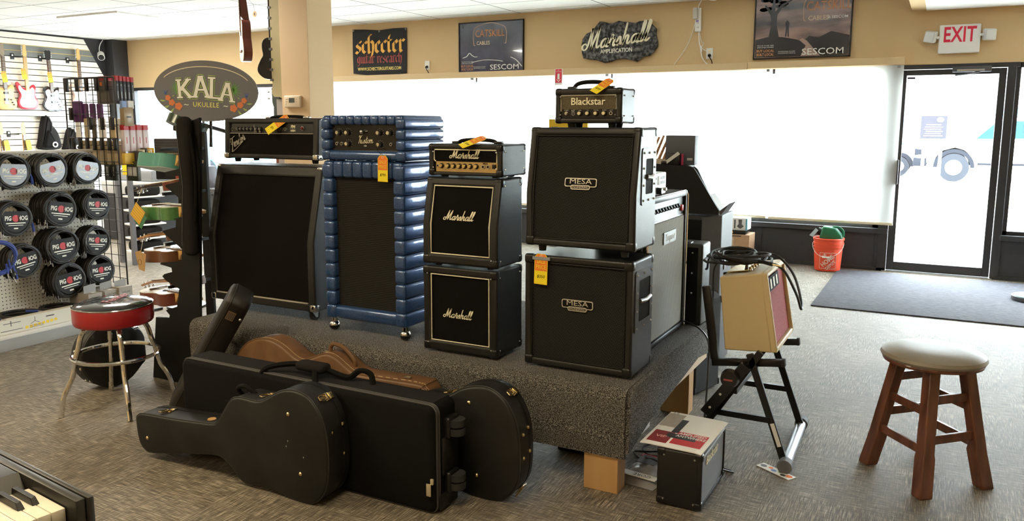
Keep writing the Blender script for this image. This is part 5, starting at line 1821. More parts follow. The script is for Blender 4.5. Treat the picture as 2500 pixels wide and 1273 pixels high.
# ================= GUITARS ON THE LEFT WALL =================
SX = -12.56
def on_wall_left(y, z, roll=0.):
    return Matrix.Translation((SX, y, z)) @ Matrix.Rotation(PI / 2, 4, 'Z') @ Matrix.Rotation(roll, 4, 'Y')
ST = [(0, .0), (.10, .005), (.150, .05), (.158, .12), (.125, .19), (.120, .25), (.155, .32), (.165, .39), (.140, .415), (.115, .385), (.07, .335), (.0, .315), (-.045, .335), (-.085, .375), (-.115, .375), (-.135, .33), (-.120, .25), (-.125, .19), (-.160, .12), (-.150, .05), (-.10, .005)]
ST = [(-x, z) for x, z in ST]
LP = [(0, .0), (.10, .008), (.155, .06), (.160, .13), (.120, .20), (.105, .26), (.125, .32), (.115, .38), (.06, .40), (.03, .385), (-.03, .37), (-.05, .345), (-.09, .385), (-.125, .37), (-.112, .28), (-.118, .21), (-.160, .14), (-.158, .06), (-.10, .008)]
LP = [(-x, z) for x, z in LP]
def eguitar(lab, M, body, outline, head, guard=None, neck=maple, fret=rosew, pick='ss', cat='electric guitar'):
    t = thing('electric_guitar', lab, cat, mat=M, group='electric guitars hung on the slat wall')
    o = spl2(outline, 3)
    mb = MB()
    shell(mb, o, -.022, .022, .008)
    mb.build('body', body, t, ang=.8)
    mb = MB().box(-.025, .025, -.025, .0, .30, .80)
    mb.build('neck', neck, t, bevel=.006)
    mb = MB().box(-.026, .026, -.030, -.0252, .285, .80)
    mb.mi = 1
    for k in range(16):
        z = .79 - .47 * (1 - .93 ** k) / (1 - .93 ** 16)
        mb.box(-.025, .025, -.0315, -.030, z, z + .003)
    mb.build('fretboard', [fret, steel], t)
    if head == 'six':
        ho = [(-.024, .80), (.026, .80), (.038, .84), (.030, .90), (.030, .965), (.008, .985), (-.018, .97), (-.030, .86)]
        tn = [(-.036, .835 + .024 * k) for k in range(6)]
    else:
        ho = [(-.024, .80), (.024, .80), (.044, .84), (.052, .93), (.03, .955), (.0, .945), (-.03, .955), (-.052, .93), (-.044, .84)]
        tn = [(s * .055, .85 + .03 * k) for k in range(3) for s in (-1, 1)]
    h = MB().prism(ho, -.018, -.004, 'xz').build('headstock', neck if head == 'six' else black, t, bevel=.002)
    mb = MB()
    for x, z in tn:
        mb.rbox(x - .010, x + .010, -.016, -.006, z - .007, z + .007, .003)
    mb.build('tuners', steel, h)
    if guard:
        g = spl2([(x * .80 - .005, .03 + z * .80) for x, z in outline], 3)
        MB().prism(g, -.0245, -.022, 'xz').build('pickguard', guard, t)
    for z in ((.245, .195, .14) if pick == 'ss' else (.25, .15)):
        MB().rbox(-.036, .036, -.031, -.022, z - (.009 if pick == 'ss' else .018), z + (.009 if pick == 'ss' else .018), .003).build('pickup', cream if pick == 'ss' else black, t)
    MB().rbox(-.035, .035, -.034, -.022, .085, .11, .003).build('bridge', chrome, t)
    mb = MB()
    for x, z in ((.085, .11), (.105, .075), (.07, .15)):
        mb.cyl((x, -.022, z), (x, -.036, z), .011, n=10)
    mb.build('knobs', cream if pick == 'ss' else black, t)
    mb = MB()
    for k in range(6):
        x = -.018 + .0072 * k
        mb.cyl((x, -.034, .1), (x * .8, -.033, .80), .0009, n=4)
    mb.build('strings', steel, t)
    return t
natural = plain('natural_ash', (.62, .36, .13), .35, coat=.4, var=.2, vs=8)
eguitar('natural wood electric guitar with black hardware at the left edge of the slat wall', on_wall_left(7.33, 1.755), natural, ST, 'six', None, plain('dark_maple', (.25, .20, .14), .5), rosew, 'hh')
eguitar('red electric guitar with white pickguard hung on the slat wall', on_wall_left(7.665, 1.765), plain('candy_red', (.50, .02, .045), .25, coat=.6), ST, 'six', plain('white_guard', (.80, .80, .80), .3), maple, maple)
eguitar('black single cut electric guitar with mirror pickguard hung on the slat wall', on_wall_left(8.065, 1.735, R(-2)), plain('gloss_black_body', (.012, .012, .016), .12, coat=1.), LP, 'three', plain('mirror_guard', (.7, .72, .75), .08, 1.), mahog, rosew, 'hh')
eguitar('pinkish electric guitar hung on the slat wall behind the wire grid', on_wall_left(8.545, 1.775), plain('rose_body', (.62, .42, .34), .35, coat=.4), ST, 'six', white, maple, rosew)
eguitar('electric guitar hung low on the slat wall above the left pegboard edge', on_wall_left(7.21, .585), natural, ST, 'six', white, maple, rosew)
eguitar('electric guitar hung low on the slat wall beside the black backpack', on_wall_left(7.55, .585), plain('sunburst_body', (.35, .10, .02), .3, coat=.5), ST, 'six', white, maple, rosew)
for k, (y, z, lab) in enumerate([(7.517, 2.56, 'black wall hook between the natural and the red guitar'), (7.949, 2.56, 'black wall hook between the red and the black guitar'), (8.402, 2.56, 'black wall hook between the black and the pinkish guitar'), (7.36, 1.39, 'black wall hook beside the low hung guitars')]):
    t = thing('wall_hook', lab, 'hook', mat=on_wall_left(y, z), group='black guitar hooks on the slat wall')
    MB().rbox(-.028, .028, .045, .06, -.045, .045, .004).build('plate', black, t)
    MB().rbox(-.012, .012, .042, .046, .005, .03, .003).build('white_cap', white, t)
    MB().tube([(0, .045, -.01), (.06, -.0, -.01), (.12, -.02, -.005)], .006, 6).build('arm', black, t)
for k, (y, z, lab, m) in enumerate([(7.57, 2.38, 'orange price tag on the neck of the red guitar', None), (7.98, 2.35, 'orange price tag on the neck of the black guitar', None), (7.27, 2.32, 'orange price tag on the neck of the natural wood guitar', None), (7.22, 1.30, 'orange price tag on the low hung guitar near the edge', None), (7.55, 1.30, 'orange price tag on the low hung guitar beside the backpack', None)]):
    sale_tag(lab, Matrix.Translation((-12.49, y + .02, z)) @ Matrix.Rotation(R(90), 4, 'Z') @ Matrix.Rotation(R(-8), 4, 'Y'), '', 1.15)
def backpack(lab, y, z, h, w):
    t = thing('backpack', lab, 'bag', mat=on_wall_left(y, z), group='black backpacks on the slat wall')
    o = [(-w * .55, 0), (w * .5, 0), (w * .56, h * .25), (w * .42, h * .55), (w * .18, h * .75), (w * .02, h), (-w * .22, h), (-w * .5, h * .3)]
    mb = MB()
    shell(mb, spl2(o, 3), -.10, .05, .04)
    mb.build('body', softg, t, ang=.8)
    mb = MB()
    shell(mb, spl2([(-.02 + x * .6, .03 + z * .5) for x, z in o], 3), -.14, -.08, .03)
    mb.build('pocket', soft, t, ang=.8)
    MB().torus(Matrix.Translation((w * .1, -.142, h * .14)) @ Matrix.Rotation(PI / 2, 4, 'X'), .035, .010, 24, 6).build('round_logo', white, t)
    MB().tube([(w * .03, -.10, h * .55), (w * .02, -.13, h * .8), (-w * .02, -.08, h)], .012, 6).build('strap', black, t)
backpack('black backpack with round white logo hanging on the slat wall', 7.93, 1.15, .50, .30)
backpack('plain dark backpack half hidden behind the wire grid', 8.32, 1.12, .34, .26)
# security camera on the dark corner
t = thing('security_camera', 'small white security camera with black lens on the dark corner post', 'camera', (-12.66, 9.02, 2.70))
MB().cyl((0, 0, 0), (.03, 0, 0), .045, .035, 20).build('mount', white, t)
P = spline([(.02, 0, .03), (.06, -.05, .07), (.05, -.02, .16), (.03, .05, .24)], 4)
MB().tube([tuple(p) for p in P], .007, 6).build('cable', white, t)
mb = MB().cyl((.02, 0, 0), (.07, -.01, -.01), .018, n=10).cyl((.05, -.02, .0), (.17, -.10, -.06), .055, n=20)
mb.mi = 1
mb.cyl((.17, -.10, -.06), (.178, -.105, -.064), .045, n=20)
mb.build('camera_body', [white, black], t)

# ================= GUITARS ON THE COLUMN =================
def acoustic_body(half):
    return spl2(half + [(-x, z) for x, z in half[-2:0:-1]], 3)
AH = [(0, 0), (.07, .006), (.12, .05), (.128, .10), (.10, .17), (.078, .21), (.085, .27), (.080, .33), (.045, .362), (0, .365)]
t = thing('small_guitar', 'small mahogany guitar hanging edge on beside the tan column', 'acoustic guitar', mat=Matrix.Translation((-5.645, 5.47, 2.108)) @ Matrix.Rotation(R(-36), 4, 'Z'))
MB().prism(acoustic_body(AH), -.030, .045, 'xz').build('body_sides', mahog, t, bevel=.003)
MB().prism(acoustic_body([(x * .995, z * .995 + .001) for x, z in AH]), -.032, -.030, 'xz').build('soundboard', spruce, t)
MB().prism([(0, .365), (-.028, .40), (-.028, .80), (.0, .80), (.045, .362)], -.02, .02, 'yz').build('neck', mahog, t, bevel=.004)
mb = MB().box(-.02, .02, -.040, -.030, .26, .80)
mb.mi = 1
for k in range(14):
    mb.box(-.02, .02, -.042, -.040, .30 + k * .034, .303 + k * .034)
mb.build('fretboard', [rosew, steel], t)
MB().rbox(-.05, .05, -.042, -.032, .08, .10, .003).build('bridge', rosew, t)
MB().prism(ell(0, .25, .03, .03, 20), -.0335, -.032, 'xz').build('sound_hole', matte, t)
t = thing('hang_tag', 'round wooden tag hanging from the small mahogany guitar', 'hang tag', (-5.52, 5.48, 2.52))
MB().prism(ell(0, 0, .021, .027, 20), -.002, .002, 'xz').build('disc', plain('tag_wood', (.62, .44, .2), .5), t)
MB().prism(rrect(-.006, .006, -.012, .012, .004), -.003, -.002, 'xz').build('mark', rosew, t)
MB().tube([(0, 0, .027), (-.01, 0, .08), (-.09, .02, .14)], .001, 4).build('string', matte, t)
t = thing('small_guitar', 'black small bodied guitar hanging face on at the column slat board', 'acoustic guitar', mat=Matrix.Translation((-5.56, 5.72, 1.960)) @ Matrix.Rotation(R(38), 4, 'Z'))
MB().prism(acoustic_body([(x * 1.05, z * 1.03) for x, z in AH]), -.035, .035, 'xz').build('body_sides', plain('satin_black_guitar', (.012, .012, .014), .35), t, bevel=.004)
MB().box(-.022, .022, -.040, -.01, .36, .85).build('neck', blackneck, t, bevel=.004)
MB().rbox(-.03, .03, -.03, -.012, .85, .98, .006).build('headstock', black, t)
MB().rbox(-.05, .05, -.046, -.034, .08, .10, .003).build('bridge', rosew, t)
# lower instrument on the board and the thermostat
t = thing('small_guitar', 'dark instrument hanging low at the column with silver tuners', 'acoustic guitar', (-5.44, 5.62, 1.58))
MB().prism([(-.03, .0), (.03, .0), (.025, .12), (.05, .16), (.055, .30), (-.045, .30), (-.04, .16), (-.025, .12)], -.012, .012, 'xz').build('headstock', plain('dark_headstock', (.05, .06, .05), .4), t, bevel=.003)
MB().box(-.026, .026, -.01, .016, -.45, .0).build('neck', mahog, t, bevel=.004)
mb = MB()
for z in (.20, .26):
    mb.cyl((-.045, 0, z), (-.085, 0, z), .004, n=6).rbox(-.10, -.083, -.008, .008, z - .008, z + .008, .003)
mb.build('tuners', steel, t)
t = thing('thermostat', 'small beige thermostat on the tan column', 'thermostat', (-5.085, 5.47, 1.745))
MB().rbox(-.095, .095, -.028, 0, -.052, .052, .010, 3).build('housing', plain('beige_plastic', (.74, .60, .42), .45), t)
MB().box(-.034, .030, -.0295, -.027, -.010, .030).build('display', plain('lcd_grey', (.09, .10, .085), .2), t)
mb = MB()
for x, z in ((-.07, .02), (-.055, .02), (-.07, .0), (-.055, .0), (-.07, -.02), (.05, .02), (.05, 0)):
    mb.rbox(x - .004, x + .004, -.030, -.027, z - .004, z + .004, .002)
mb.build('buttons', plain('beige_dark', (.55, .42, .28), .5), t)

# ================= SIGNS AND FITTINGS ON THE WINDOW WALL =================
# black cloth banner with blackletter lettering
BX = -7.10
t = thing('banner', 'black cloth banner with orange blackletter guitar maker name', 'banner', (BX, 9.385, 2.55))
out = [(-.47, .333), (-.24, .322), (0, .300), (.24, .315), (.468, .312), (.462, .0), (.452, -.303), (.2, -.318), (.09, -.325), (-.2, -.315), (-.473, -.284), (-.476, 0)]
MB().prism(out, -.004, .004, 'xz').build('cloth', plain('black_banner_cloth', (.022, .022, .024), .85, bump=.3, bs=60), t)
mb = MB()
for x, z in ((-.455, .315), (0, .285), (.452, .295)):
    mb.torus(Matrix.Translation((x, -.005, z)) @ Matrix.Rotation(PI / 2, 4, 'X'), .010, .003, 16, 5)
mb.build('grommets', steel, t)
BL = {
 's': ([[(.30, .88), (.42, 1.0), (.50, .90)], [(.30, .88), (.12, .72), (.16, .60), (.42, .42), (.44, .22), (.22, 0), (.04, .14)]], .56),
 'c': ([[(.46, .82), (.34, .98), (.10, .74), (.10, .20), (.28, .02), (.48, .20)]], .52),
 'h': ([[(.34, 1.48), (.20, 1.5), (.10, 1.3), (.10, .08), (.20, .0)], [(.12, .80), (.32, 1.0), (.48, .82), (.48, .30), (.36, -.25), (.20, -.42)]], .62),
 'e': ([[(.12, .50), (.42, .74), (.32, .98), (.10, .76), (.10, .20), (.28, .02), (.48, .20)]], .52),
 't': ([[(.26, 1.4), (.16, 1.1), (.16, .16), (.28, .02), (.44, .16)], [(.0, .98), (.42, .98)]], .46),
 'r': ([[(.0, .86), (.14, 1.0), (.16, .90), (.16, .12), (.28, .0)], [(.18, .82), (.36, 1.0), (.50, .86)]], .50),
 'g': ([[(.44, .86), (.30, 1.0), (.10, .78), (.10, .28), (.24, .10), (.42, .26)], [(.44, 1.0), (.44, -.10), (.28, -.36), (.08, -.28)]], .58),
 'u': ([[(.02, .90), (.14, .98), (.14, .18), (.26, .02), (.44, .2)], [(.46, .98), (.46, .10), (.58, .0)]], .62),
 'i': ([[(.02, .90), (.14, .98), (.14, .14), (.26, .0)], [(.12, 1.25), (.18, 1.32)]], .32),
 'a': ([[(.08, .84), (.26, 1.0), (.42, .80), (.42, .12), (.54, .0)], [(.42, .56), (.12, .44), (.10, .16), (.24, .0), (.42, .22)]], .58),
 ' ': ([], .40)}
def blackletter(word, x0, x1, zb, h, mat, parent, nibw, y=-.0045, name='blackletter'):
    W = sum(BL[c][1] for c in word)
    s = (x1 - x0) / W
    x = 0
    mb = MB()
    for c in word:
        for q in BL[c][0]:
            pl = [((x + a) * s, b * h) for a, b in q]
            strokes(mb, [pl], nibw, Matrix.Translation((x0, y, zb)) @ FRONT, .0008, nib=R(35), smooth=False)
        x += BL[c][1]
    return mb.build(name, mat, parent)
blackletter('schecter', -.425, .425, -.005, .165, plain('banner_orange', (.80, .40, .06), .6), t, .048)
blackletter('guitar research', -.40, .385, -.145, .092, plain('banner_red', (.33, .045, .035), .6), t, .022)
text('WWW.SCHECTERGUITARS.COM', .062, plain('banner_yellow', (.82, .62, .16), .6), t, (-.012, -.005, -.228), bold=.015, sx=.83)

def poster(lab, x0, x1, z0, z1, printm):
    t = thing('poster', lab, 'poster', ((x0 + x1) / 2, 9.39, (z0 + z1) / 2))
    w, h = (x1 - x0) / 2, (z1 - z0) / 2
    MB().box(-w, w, -.012, .008, -h, h).build('print', printm, t)
    mb = MB()
    for a in ((-w, w, -h, -h + .014), (-w, w, h - .014, h), (-w, -w + .014, -h, h), (w - .014, w, -h, h)):
        mb.box(a[0], a[1], -.022, .008, a[2], a[3])
    mb.build('frame', black, t)
    return t, w, h
navyp = two('night_print', (.020, .022, .045), (.085, .085, .14), 2.6, .12, detail=5, lo=.35, hi=.75, bump=0, coat=1.)
dusk = two('dusk_print', (.05, .035, .038), (.42, .26, .22), 3.0, .14, detail=5, lo=.38, hi=.68, bump=0, coat=1., stretch=(.6, 1, 2.2))
oro = plain('logo_orange', (.62, .27, .10), .5)
def cable_poster(t, w, h, lx, lz, ls, bx, with_sub):
    text('CATSKILL', .135 * ls, oro, t, (lx, -.0135, lz), bold=.004, sx=.80, ext=.0006)
    text('CABLES', .070 * ls, plain('logo_cream', (.72, .60, .42), .5), t, (lx - .10, -.0135, lz - .125 * ls), bold=.006, sx=.9, ext=.0006)
    mb = MB()
    a, b = .255 * ls, .098 * ls
    P = [(-a + .02, -b - .05), (-a, -b - .03), (-a, b * .4), (-a * .75, b * 1.05), (0, b * 1.45), (a * .75, b * 1.05), (a, b * .4), (a, -b - .02), (a - .02, -b - .04)]
    strokes(mb, [P], .008, Matrix.Translation((lx, -.0135, lz)) @ FRONT, .0005, thin=1)
    mb.build('logo_outline', plain('logo_tan', (.55, .36, .25), .5), t)
    text('SESCOM', .095, white, t, (bx, -.0135, -h + .062), bold=.004, sx=1.22, ext=.0006)
    text('BUY LOCAL', .040, oro, t, (-w + .13, -.0135, -h + .088), sx=.9, bold=.01)
    text('BUILT LOCAL', .040, oro, t, (-w + .13, -.0135, -h + .048), sx=.76, bold=.01)
    text('PROUD TO BE 100%\nEMPLOYEE OWNED', .020, lgrey, t, (-w + .13, -.0135, -h + .135))
    text('PROFESSIONAL RUGGED\nMICROPHONE CABLES by', .018, lgrey, t, (bx - .37, -.0135, -h + .066), align='CENTER', sx=.9)
t, w, h = poster('dark blue framed cable poster between the banner and the stone sign', -5.79, -4.825, 2.222, 2.875, navyp)
cable_poster(t, w, h, -.01, .17, .95, .205, False)
mb = MB()
for P in ([(-.42, -.13), (-.36, -.11), (-.32, -.07), (-.28, -.10), (-.24, -.12), (-.20, -.12)], [(-.28, -.19), (-.1, -.165), (.1, -.175), (.18, -.19)], [(.30, -.14), (.38, -.18), (.46, -.26)]):
    strokes(mb, [P], .012, Matrix.Translation((0, -.0135, 0)) @ FRONT, .0005)
mb.build('ridge_lines', white, t)
t, w, h = poster('large dusk landscape framed cable poster left of the exit sign', -1.95, -.944, 2.268, 2.93, dusk)
cable_poster(t, w, h, .265, .205, .98, .225, True)
text('& SESCOM', .040, white, t, (.36, -.0135, .085), bold=.004, sx=1.1)
sil = plain('silhouette_print', (.020, .016, .020), .2, coat=.5)
mb = MB()
mb.prism([(-w + .02, -h + .02), (w - .02, -h + .02), (w - .02, -.11), (.30, -.06), (.18, -.12), (.08, -.10), (.02, -.16), (-.06, -.13), (-.2, -.10), (-.34, -.09), (-w + .02, -.12)], -.0126, -.012, 'xz')
mb.prism([(-.345, -.10), (-.32, .05), (-.335, .14), (-.40, .24), (-.385, .25), (-.325, .18), (-.31, .31), (-.29, .31), (-.285, .17), (-.22, .25), (-.10, .30), (-.10, .29), (-.20, .23), (-.26, .14), (-.265, .04), (-.235, -.10)], -.0128, -.012, 'xz')
mb.prism([(-.17, -.10), (-.165, .0), (-.175, .05), (-.155, .075), (-.13, .05), (-.135, 0), (-.13, -.10), (-.143, -.10), (-.15, -.02), (-.157, -.10)], -.0128, -.012, 'xz')
for a in range(14):
    x, z = -.30 + .11 * math.cos(a * 1.7), .25 + .05 * math.sin(a * 2.3)
    mb.prism(ell(x, z, .045, .022, 9), -.0127, -.012, 'xz')
mb.build('tree_silhouettes', sil, t)
MB().prism([(.0, -.31), (.05, -.2), (-.02, -.14), (.01, -.12), (.06, -.15), (.12, -.22), (.2, -.31)], -.0129, -.012, 'xz').build('pale_path', plain('path_print', (.40, .27, .22), .4), t)

# stone shaped sign
rock = [(-4.013, 2.512), (-3.999, 2.584), (-3.95, 2.644), (-3.872, 2.676), (-3.814, 2.744), (-3.776, 2.782), (-3.717, 2.774), (-3.659, 2.753), (-3.591, 2.754), (-3.535, 2.777), (-3.468, 2.76), (-3.392, 2.752), (-3.326, 2.739), (-3.271, 2.758), (-3.169, 2.761), (-3.122, 2.715), (-3.065, 2.661), (-3.068, 2.592), (-3.044, 2.497), (-3.05, 2.454), (-3.103, 2.387), (-3.139, 2.354), (-3.222, 2.344), (-3.296, 2.289), (-3.362, 2.309), (-3.457, 2.33), (-3.553, 2.325), (-3.62, 2.3), (-3.707, 2.29), (-3.806, 2.324), (-3.905, 2.337), (-3.985, 2.353), (-4.007, 2.422)]
t = thing('stone_sign', 'grey stone shaped wall sign with ivory script amplifier maker name', 'sign', (-3.54, 9.38, 2.53))
mb = MB()
shell(mb, [(x + 3.54, z - 2.53) for x, z in rock], -.045, .015, .018)
stone = two('rough_stone', (.028, .027, .029), (.25, .24, .24), 26, .9, detail=7, lo=.42, hi=.75, bump=1., dist=.012)
mb.build('stone', stone, t, ang=.9)
script_logo('Marshall', .80, ivory, t, (-.02, -.046, .028), w=.10, th=.012, rot=.10)
text('AMPLIFICATION', .068, plain('sign_ivory', (.85, .82, .70), .5), t, (-.01, -.05, -.105), FRONT @ Matrix.Rotation(R(1.5), 4, 'Z'), bold=.02, sx=.82, ext=.002)

# power strip with its flexes, outlets, small signs
t = thing('power_strip', 'white power strip hanging on the tan wall with thin white flexes', 'power strip', (-2.575, 9.385, 2.60), rot=(0, R(-2), 0))
MB().rbox(-.036, .036, -.035, .0, 0, .265, .012, 3).build('housing', white, t)
MB().rbox(-.045, .005, -.085, -.034, .14, .265, .008).build('plug_adapter', plain('adapter_grey', (.62, .60, .56), .5), t)
mb = MB()
for z in (.04, .09):
    for x in (-.008, .008):
        mb.box(x - .002, x + .002, -.0365, -.034, z, z + .015)
mb.mi = 1
mb.box(-.02, .01, -.0365, -.034, .11, .128)
mb.build('sockets', [dkgrey, plain('violet_mark', (.22, .12, .45), .5)], t)
tag(MB().tube([tuple(p) for p in spline([(-2.58, 9.35, 2.86), (-2.575, 9.37, 2.90), (-2.55, 9.37, 2.945)], 4)], .006, 6).build('power_flex', white), 'white flex rising from the power strip to the ceiling', 'cord')
tag(MB().tube([tuple(p) for p in spline([(-2.57, 9.37, 2.60), (-2.56, 9.38, 2.48), (-2.53, 9.38, 2.38), (-2.545, 9.38, 2.45), (-2.53, 9.385, 2.33), (-2.49, 9.39, 2.26), (-2.46, 9.39, 2.24)], 5)], .007, 6).build('power_flex', white), 'thick white flex dropping from the power strip to the valance', 'cord')
tag(MB().tube([tuple(p) for p in spline([(-2.61, 9.36, 2.70), (-2.68, 9.385, 2.50), (-2.76, 9.385, 2.36), (-2.85, 9.385, 2.245)], 5)], .004, 6).build('power_flex', white), 'thin white flex slanting left from the power strip to the valance', 'cord')
tag(MB().tube([tuple(p) for p in spline([(-2.56, 9.37, 2.60), (-2.54, 9.38, 2.50), (-2.51, 9.38, 2.47), (-2.53, 9.38, 2.42), (-2.47, 9.385, 2.38)], 5)], .004, 6).build('power_flex', white), 'thin looped white flex between power strip and outlet', 'cord')
def outlet(x, z, lab, plab, dx):
    t = thing('wall_outlet', lab, 'outlet', (x, 9.40, z))
    MB().rbox(-.038, .038, -.008, 0, -.060, .060, .004).build('cover_plate', white, t)
    MB().rbox(-.018, .018, -.011, -.006, .008, .040, .006).build('socket', cream, t)
    p = thing('power_plug', plab, 'plug', (x, 9.388, z - .022))
    MB().cyl((0, 0, 0), (.005, -.035, -.006), .020, .012, 12).build('plug_body', black, p)
    P = spline([(.005, -.035, -.006), (.02, -.05, -.03), (.038, -.03, -.07), (.04 + dx, -.01, -.125)], 5)
    MB().tube([tuple(q) for q in P], .006, 6).build('cord', black, p)
outlet(-6.31, 2.345, 'white wall outlet between the banner and the blue poster', 'black plug in the outlet beside the banner', .01)
outlet(-2.442, 2.355, 'white wall outlet under the power strip', 'black plug in the outlet under the power strip', .0)
t = thing('extinguisher_sign', 'small red and white fire extinguisher sign above the small amp head', 'sign', (-4.30, 9.32, 2.135))
MB().box(-.052, .052, -.004, .004, -.10, .10).build('board', white, t)
MB().box(-.044, .044, -.0055, -.004, -.072, .095).build('red_field', plain('sign_red', (.68, .03, .07), .5), t)
mb = MB().prism(rrect(-.014, .014, -.03, .04, .008), -.0065, -.0055, 'xz')
mb.prism([(-.03, -.03), (0, -.062), (.03, -.03), (.022, -.03), (0, -.05), (-.022, -.03)], -.0065, -.0055, 'xz')
mb.build('arrow_mark', white, t)
text('FIRE\nEXTINGUISHER', .014, white, t, (0, -.006, .072), sx=.8)
t = thing('exit_sign', 'white exit sign with red letters and two lamp heads over the door', 'exit sign', (.058, 9.40, 2.40))
MB().rbox(-.182, .182, -.055, 0, -.138, .140, .012, 3).build('housing', plain('exit_white', (.84, .83, .80), .45), t)
text('EXIT', .205, plain('exit_red', (.75, .015, .06), .4), t, (.0, -.0555, .035), bold=.022, sx=.66, ext=.001, spacing=1.05)
for s, z in ((-1, .03), (1, .03)):
    h = MB().rbox(-.052, .052, -.055, .03, -.055, .055, .012, 3).build('lamp_head', plain('lamp_plastic', (.62, .62, .60), .3), t, loc=(s * .252, -.06, z), rot=(R(8), R(12 * (s < 0)), R(s * 14)))
    MB().prism(rrect(-.040, .040, -.042, .042, .01), -.060, -.054, 'xz').build('lens', plain('clear_lens', (.72, .73, .72), .1, coat=1.), h)
    MB().cyl((-s * .075, .0, 0), (-s * .04, .0, 0), .014, n=10).build('swivel', white, h)
t = thing('smoke_detector', 'small white ceiling detector near the power strip', 'detector', (-2.36, 9.15, 2.95))
MB().lathe([(0, -.045), (.03, -.045), (.055, -.035), (.065, -.012), (.065, 0)], 24).build('housing', white, t)
t = thing('security_camera', 'black dome camera under the ceiling near the soffit', 'camera', (-.47, 9.0, 2.95))
MB().lathe([(0, -.10), (.03, -.095), (.05, -.075), (.055, -.045), (.055, 0)], 20).build('dome', black, t)
for x, y, lab in ((-7.36, 7.9, 'small white sensor box on the ceiling left of the column'), (-3.87, 7.6, 'small white sensor box on the ceiling above the blue poster')):
    t = thing('ceiling_sensor', lab, 'sensor', (x, y, 2.95), group='ceiling sensors')
    MB().rbox(-.07, .07, -.05, .05, -.06, 0, .01).build('housing', lgrey, t)

# ================= BACK OF THE PLATFORM, RIGHT SIDE =================
# silver faced combo amp turned to the window, its side towards us
SM = weave('silver_weave_grille', (.20, .20, .18), (.58, .57, .52), 560, 560, .7, axes=(1, 2), rot=.6, bump=.6)
t = thing('combo_amp', 'tall combo amp with pale silver grille facing the door side', 'combo amplifier', (-1.175, 3.86, ZP))
mb = MB()
mb.rbox(-.26, -.015, -.325, .325, .012, .745, .012, 3)
mb.rbox(-.02, .0, -.325, -.300, .012, .745, .006).rbox(-.02, .0, .300, .325, .012, .745, .006).rbox(-.02, .0, -.30, .30, .012, .04, .006).rbox(-.02, .0, -.30, .30, .715, .745, .006)
mb.build('body', black, t)
MB().box(-.02, -.008, -.292, .292, .045, .615).build('grille_cloth', SM, t)
MB().prism([(-.018, .618), (-.012, .618), (-.07, .712), (-.09, .712)], -.295, .295, 'xz').build('control_panel', plain('panel_silver', (.62, .62, .62), .3, .5), t)
MB().tube([(.001, -.322, .02), (.001, -.322, .72), (-.01, -.315, .742), (-.01, .315, .742), (.001, .322, .72), (.001, .322, .02)], .006, 6).build('chrome_trim', chrome, t)
for k in range(11):
    knob(t, -.036, -.25 + k * .045, .658, .014, .036, black, black, ax=(.85, 0, .53))
MB().rbox(-.04, -.005, .245, .275, .64, .672, .004).build('red_switch', red, t)
pl = MB().box(-.006, -.002, -.06, .14, .50, .56).build('name_plate', plain('plate_grey', (.22, .22, .21), .35, .3), t)
text('Traynor', .050, white, pl, (-.0015, .04, .53), Matrix.Rotation(PI / 2, 4, 'Z') @ FRONT, bold=.006, sx=.95, shear=.2)
for s in (-1, 1):
    for y in (-.28, .28):
        MB().cyl((-.03 if s > 0 else -.22, y, 0), (-.03 if s > 0 else -.22, y, .016), .018, n=12).build('foot', rubber, t)
# silver amp box on top of it
t = thing('power_amp', 'small silver amp head with black knob standing on the tall combo amp', 'amplifier head', (-1.20, 3.70, ZP + .747))
MB().rbox(-.15, .02, -.13, .115, .008, .112, .006).build('housing', plain('silver_case', (.72, .72, .72), .3, .5), t)
mb = MB()
for z in (.058, .080):
    mb.box(.018, .021, -.11, -.03, z, z + .014).box(.018, .021, .03, .10, z, z + .014)
mb.build('vent_slots', grey, t)
MB().rbox(.018, .022, -.02, .02, .054, .098, .002).build('name_plate', lgrey, t)
mb = MB().cyl((.02, -.02, .028), (.044, -.02, .028), .017, .014, 14)
mb.build('knob', black, t)
MB().cyl((.02, .085, .03), (.032, .085, .03), .008, n=10).build('switch', steel, t)
for x in (-.12, 0):
    for y in (-.1, .09):
        MB().cyl((x, y, 0), (x, y, .009), .01, n=8).build('foot', rubber, t)
# smaller combo behind with bolted black side
t = thing('combo_amp', 'black tolex amp with bolted side behind the silver grille combo', 'combo amplifier', (-1.20, 4.25, ZP))
mb = MB()
mb.rbox(-.27, .10, 0, .165, 0, .45, .012, 3)
mb.build('body', tolexg, t)
mb = MB()
for x, z in ((-.02, .40), (.045, .40), (.045, .29), (.045, .18), (-.02, .17)):
    mb.ball((x, -.001, z), .006, 8)
mb.build('bolts', steel, t)
MB().box(-.05, .075, -.002, .002, .02, .43).build('rear_panel', matte, t)
MB().box(-.03, .0, -.0026, -.0018, .27, .30).build('pale_print', grey, t)
MB().rbox(-.06, .03, .012, .07, .44, .456, .006).build('handle', black, t)
# hanging mains lead with plug
tag(MB().tube([tuple(p) for p in spline([(-1.17, 4.19, .50), (-1.08, 4.16, .475), (-1.02, 4.12, .42), (-1.005, 4.08, .30), (-.995, 4.02, .15), (-.99, 3.98, .06), (-.988, 3.975, .04)], 6)], .005, 6).build('mains_lead', black), 'black mains lead hanging over the platform edge to the floor', 'cord')
t = thing('power_plug', 'black plug at the end of the lead hanging off the platform', 'plug', (-.988, 3.975, .0))
MB().cyl((0, 0, .055), (0, 0, .012), .012, .020, 12).build('plug_body', black, t)
mb = MB().box(-.008, -.005, -.002, .002, 0, .014).box(.005, .008, -.002, .002, 0, .014)
mb.build('prongs', steel, t)
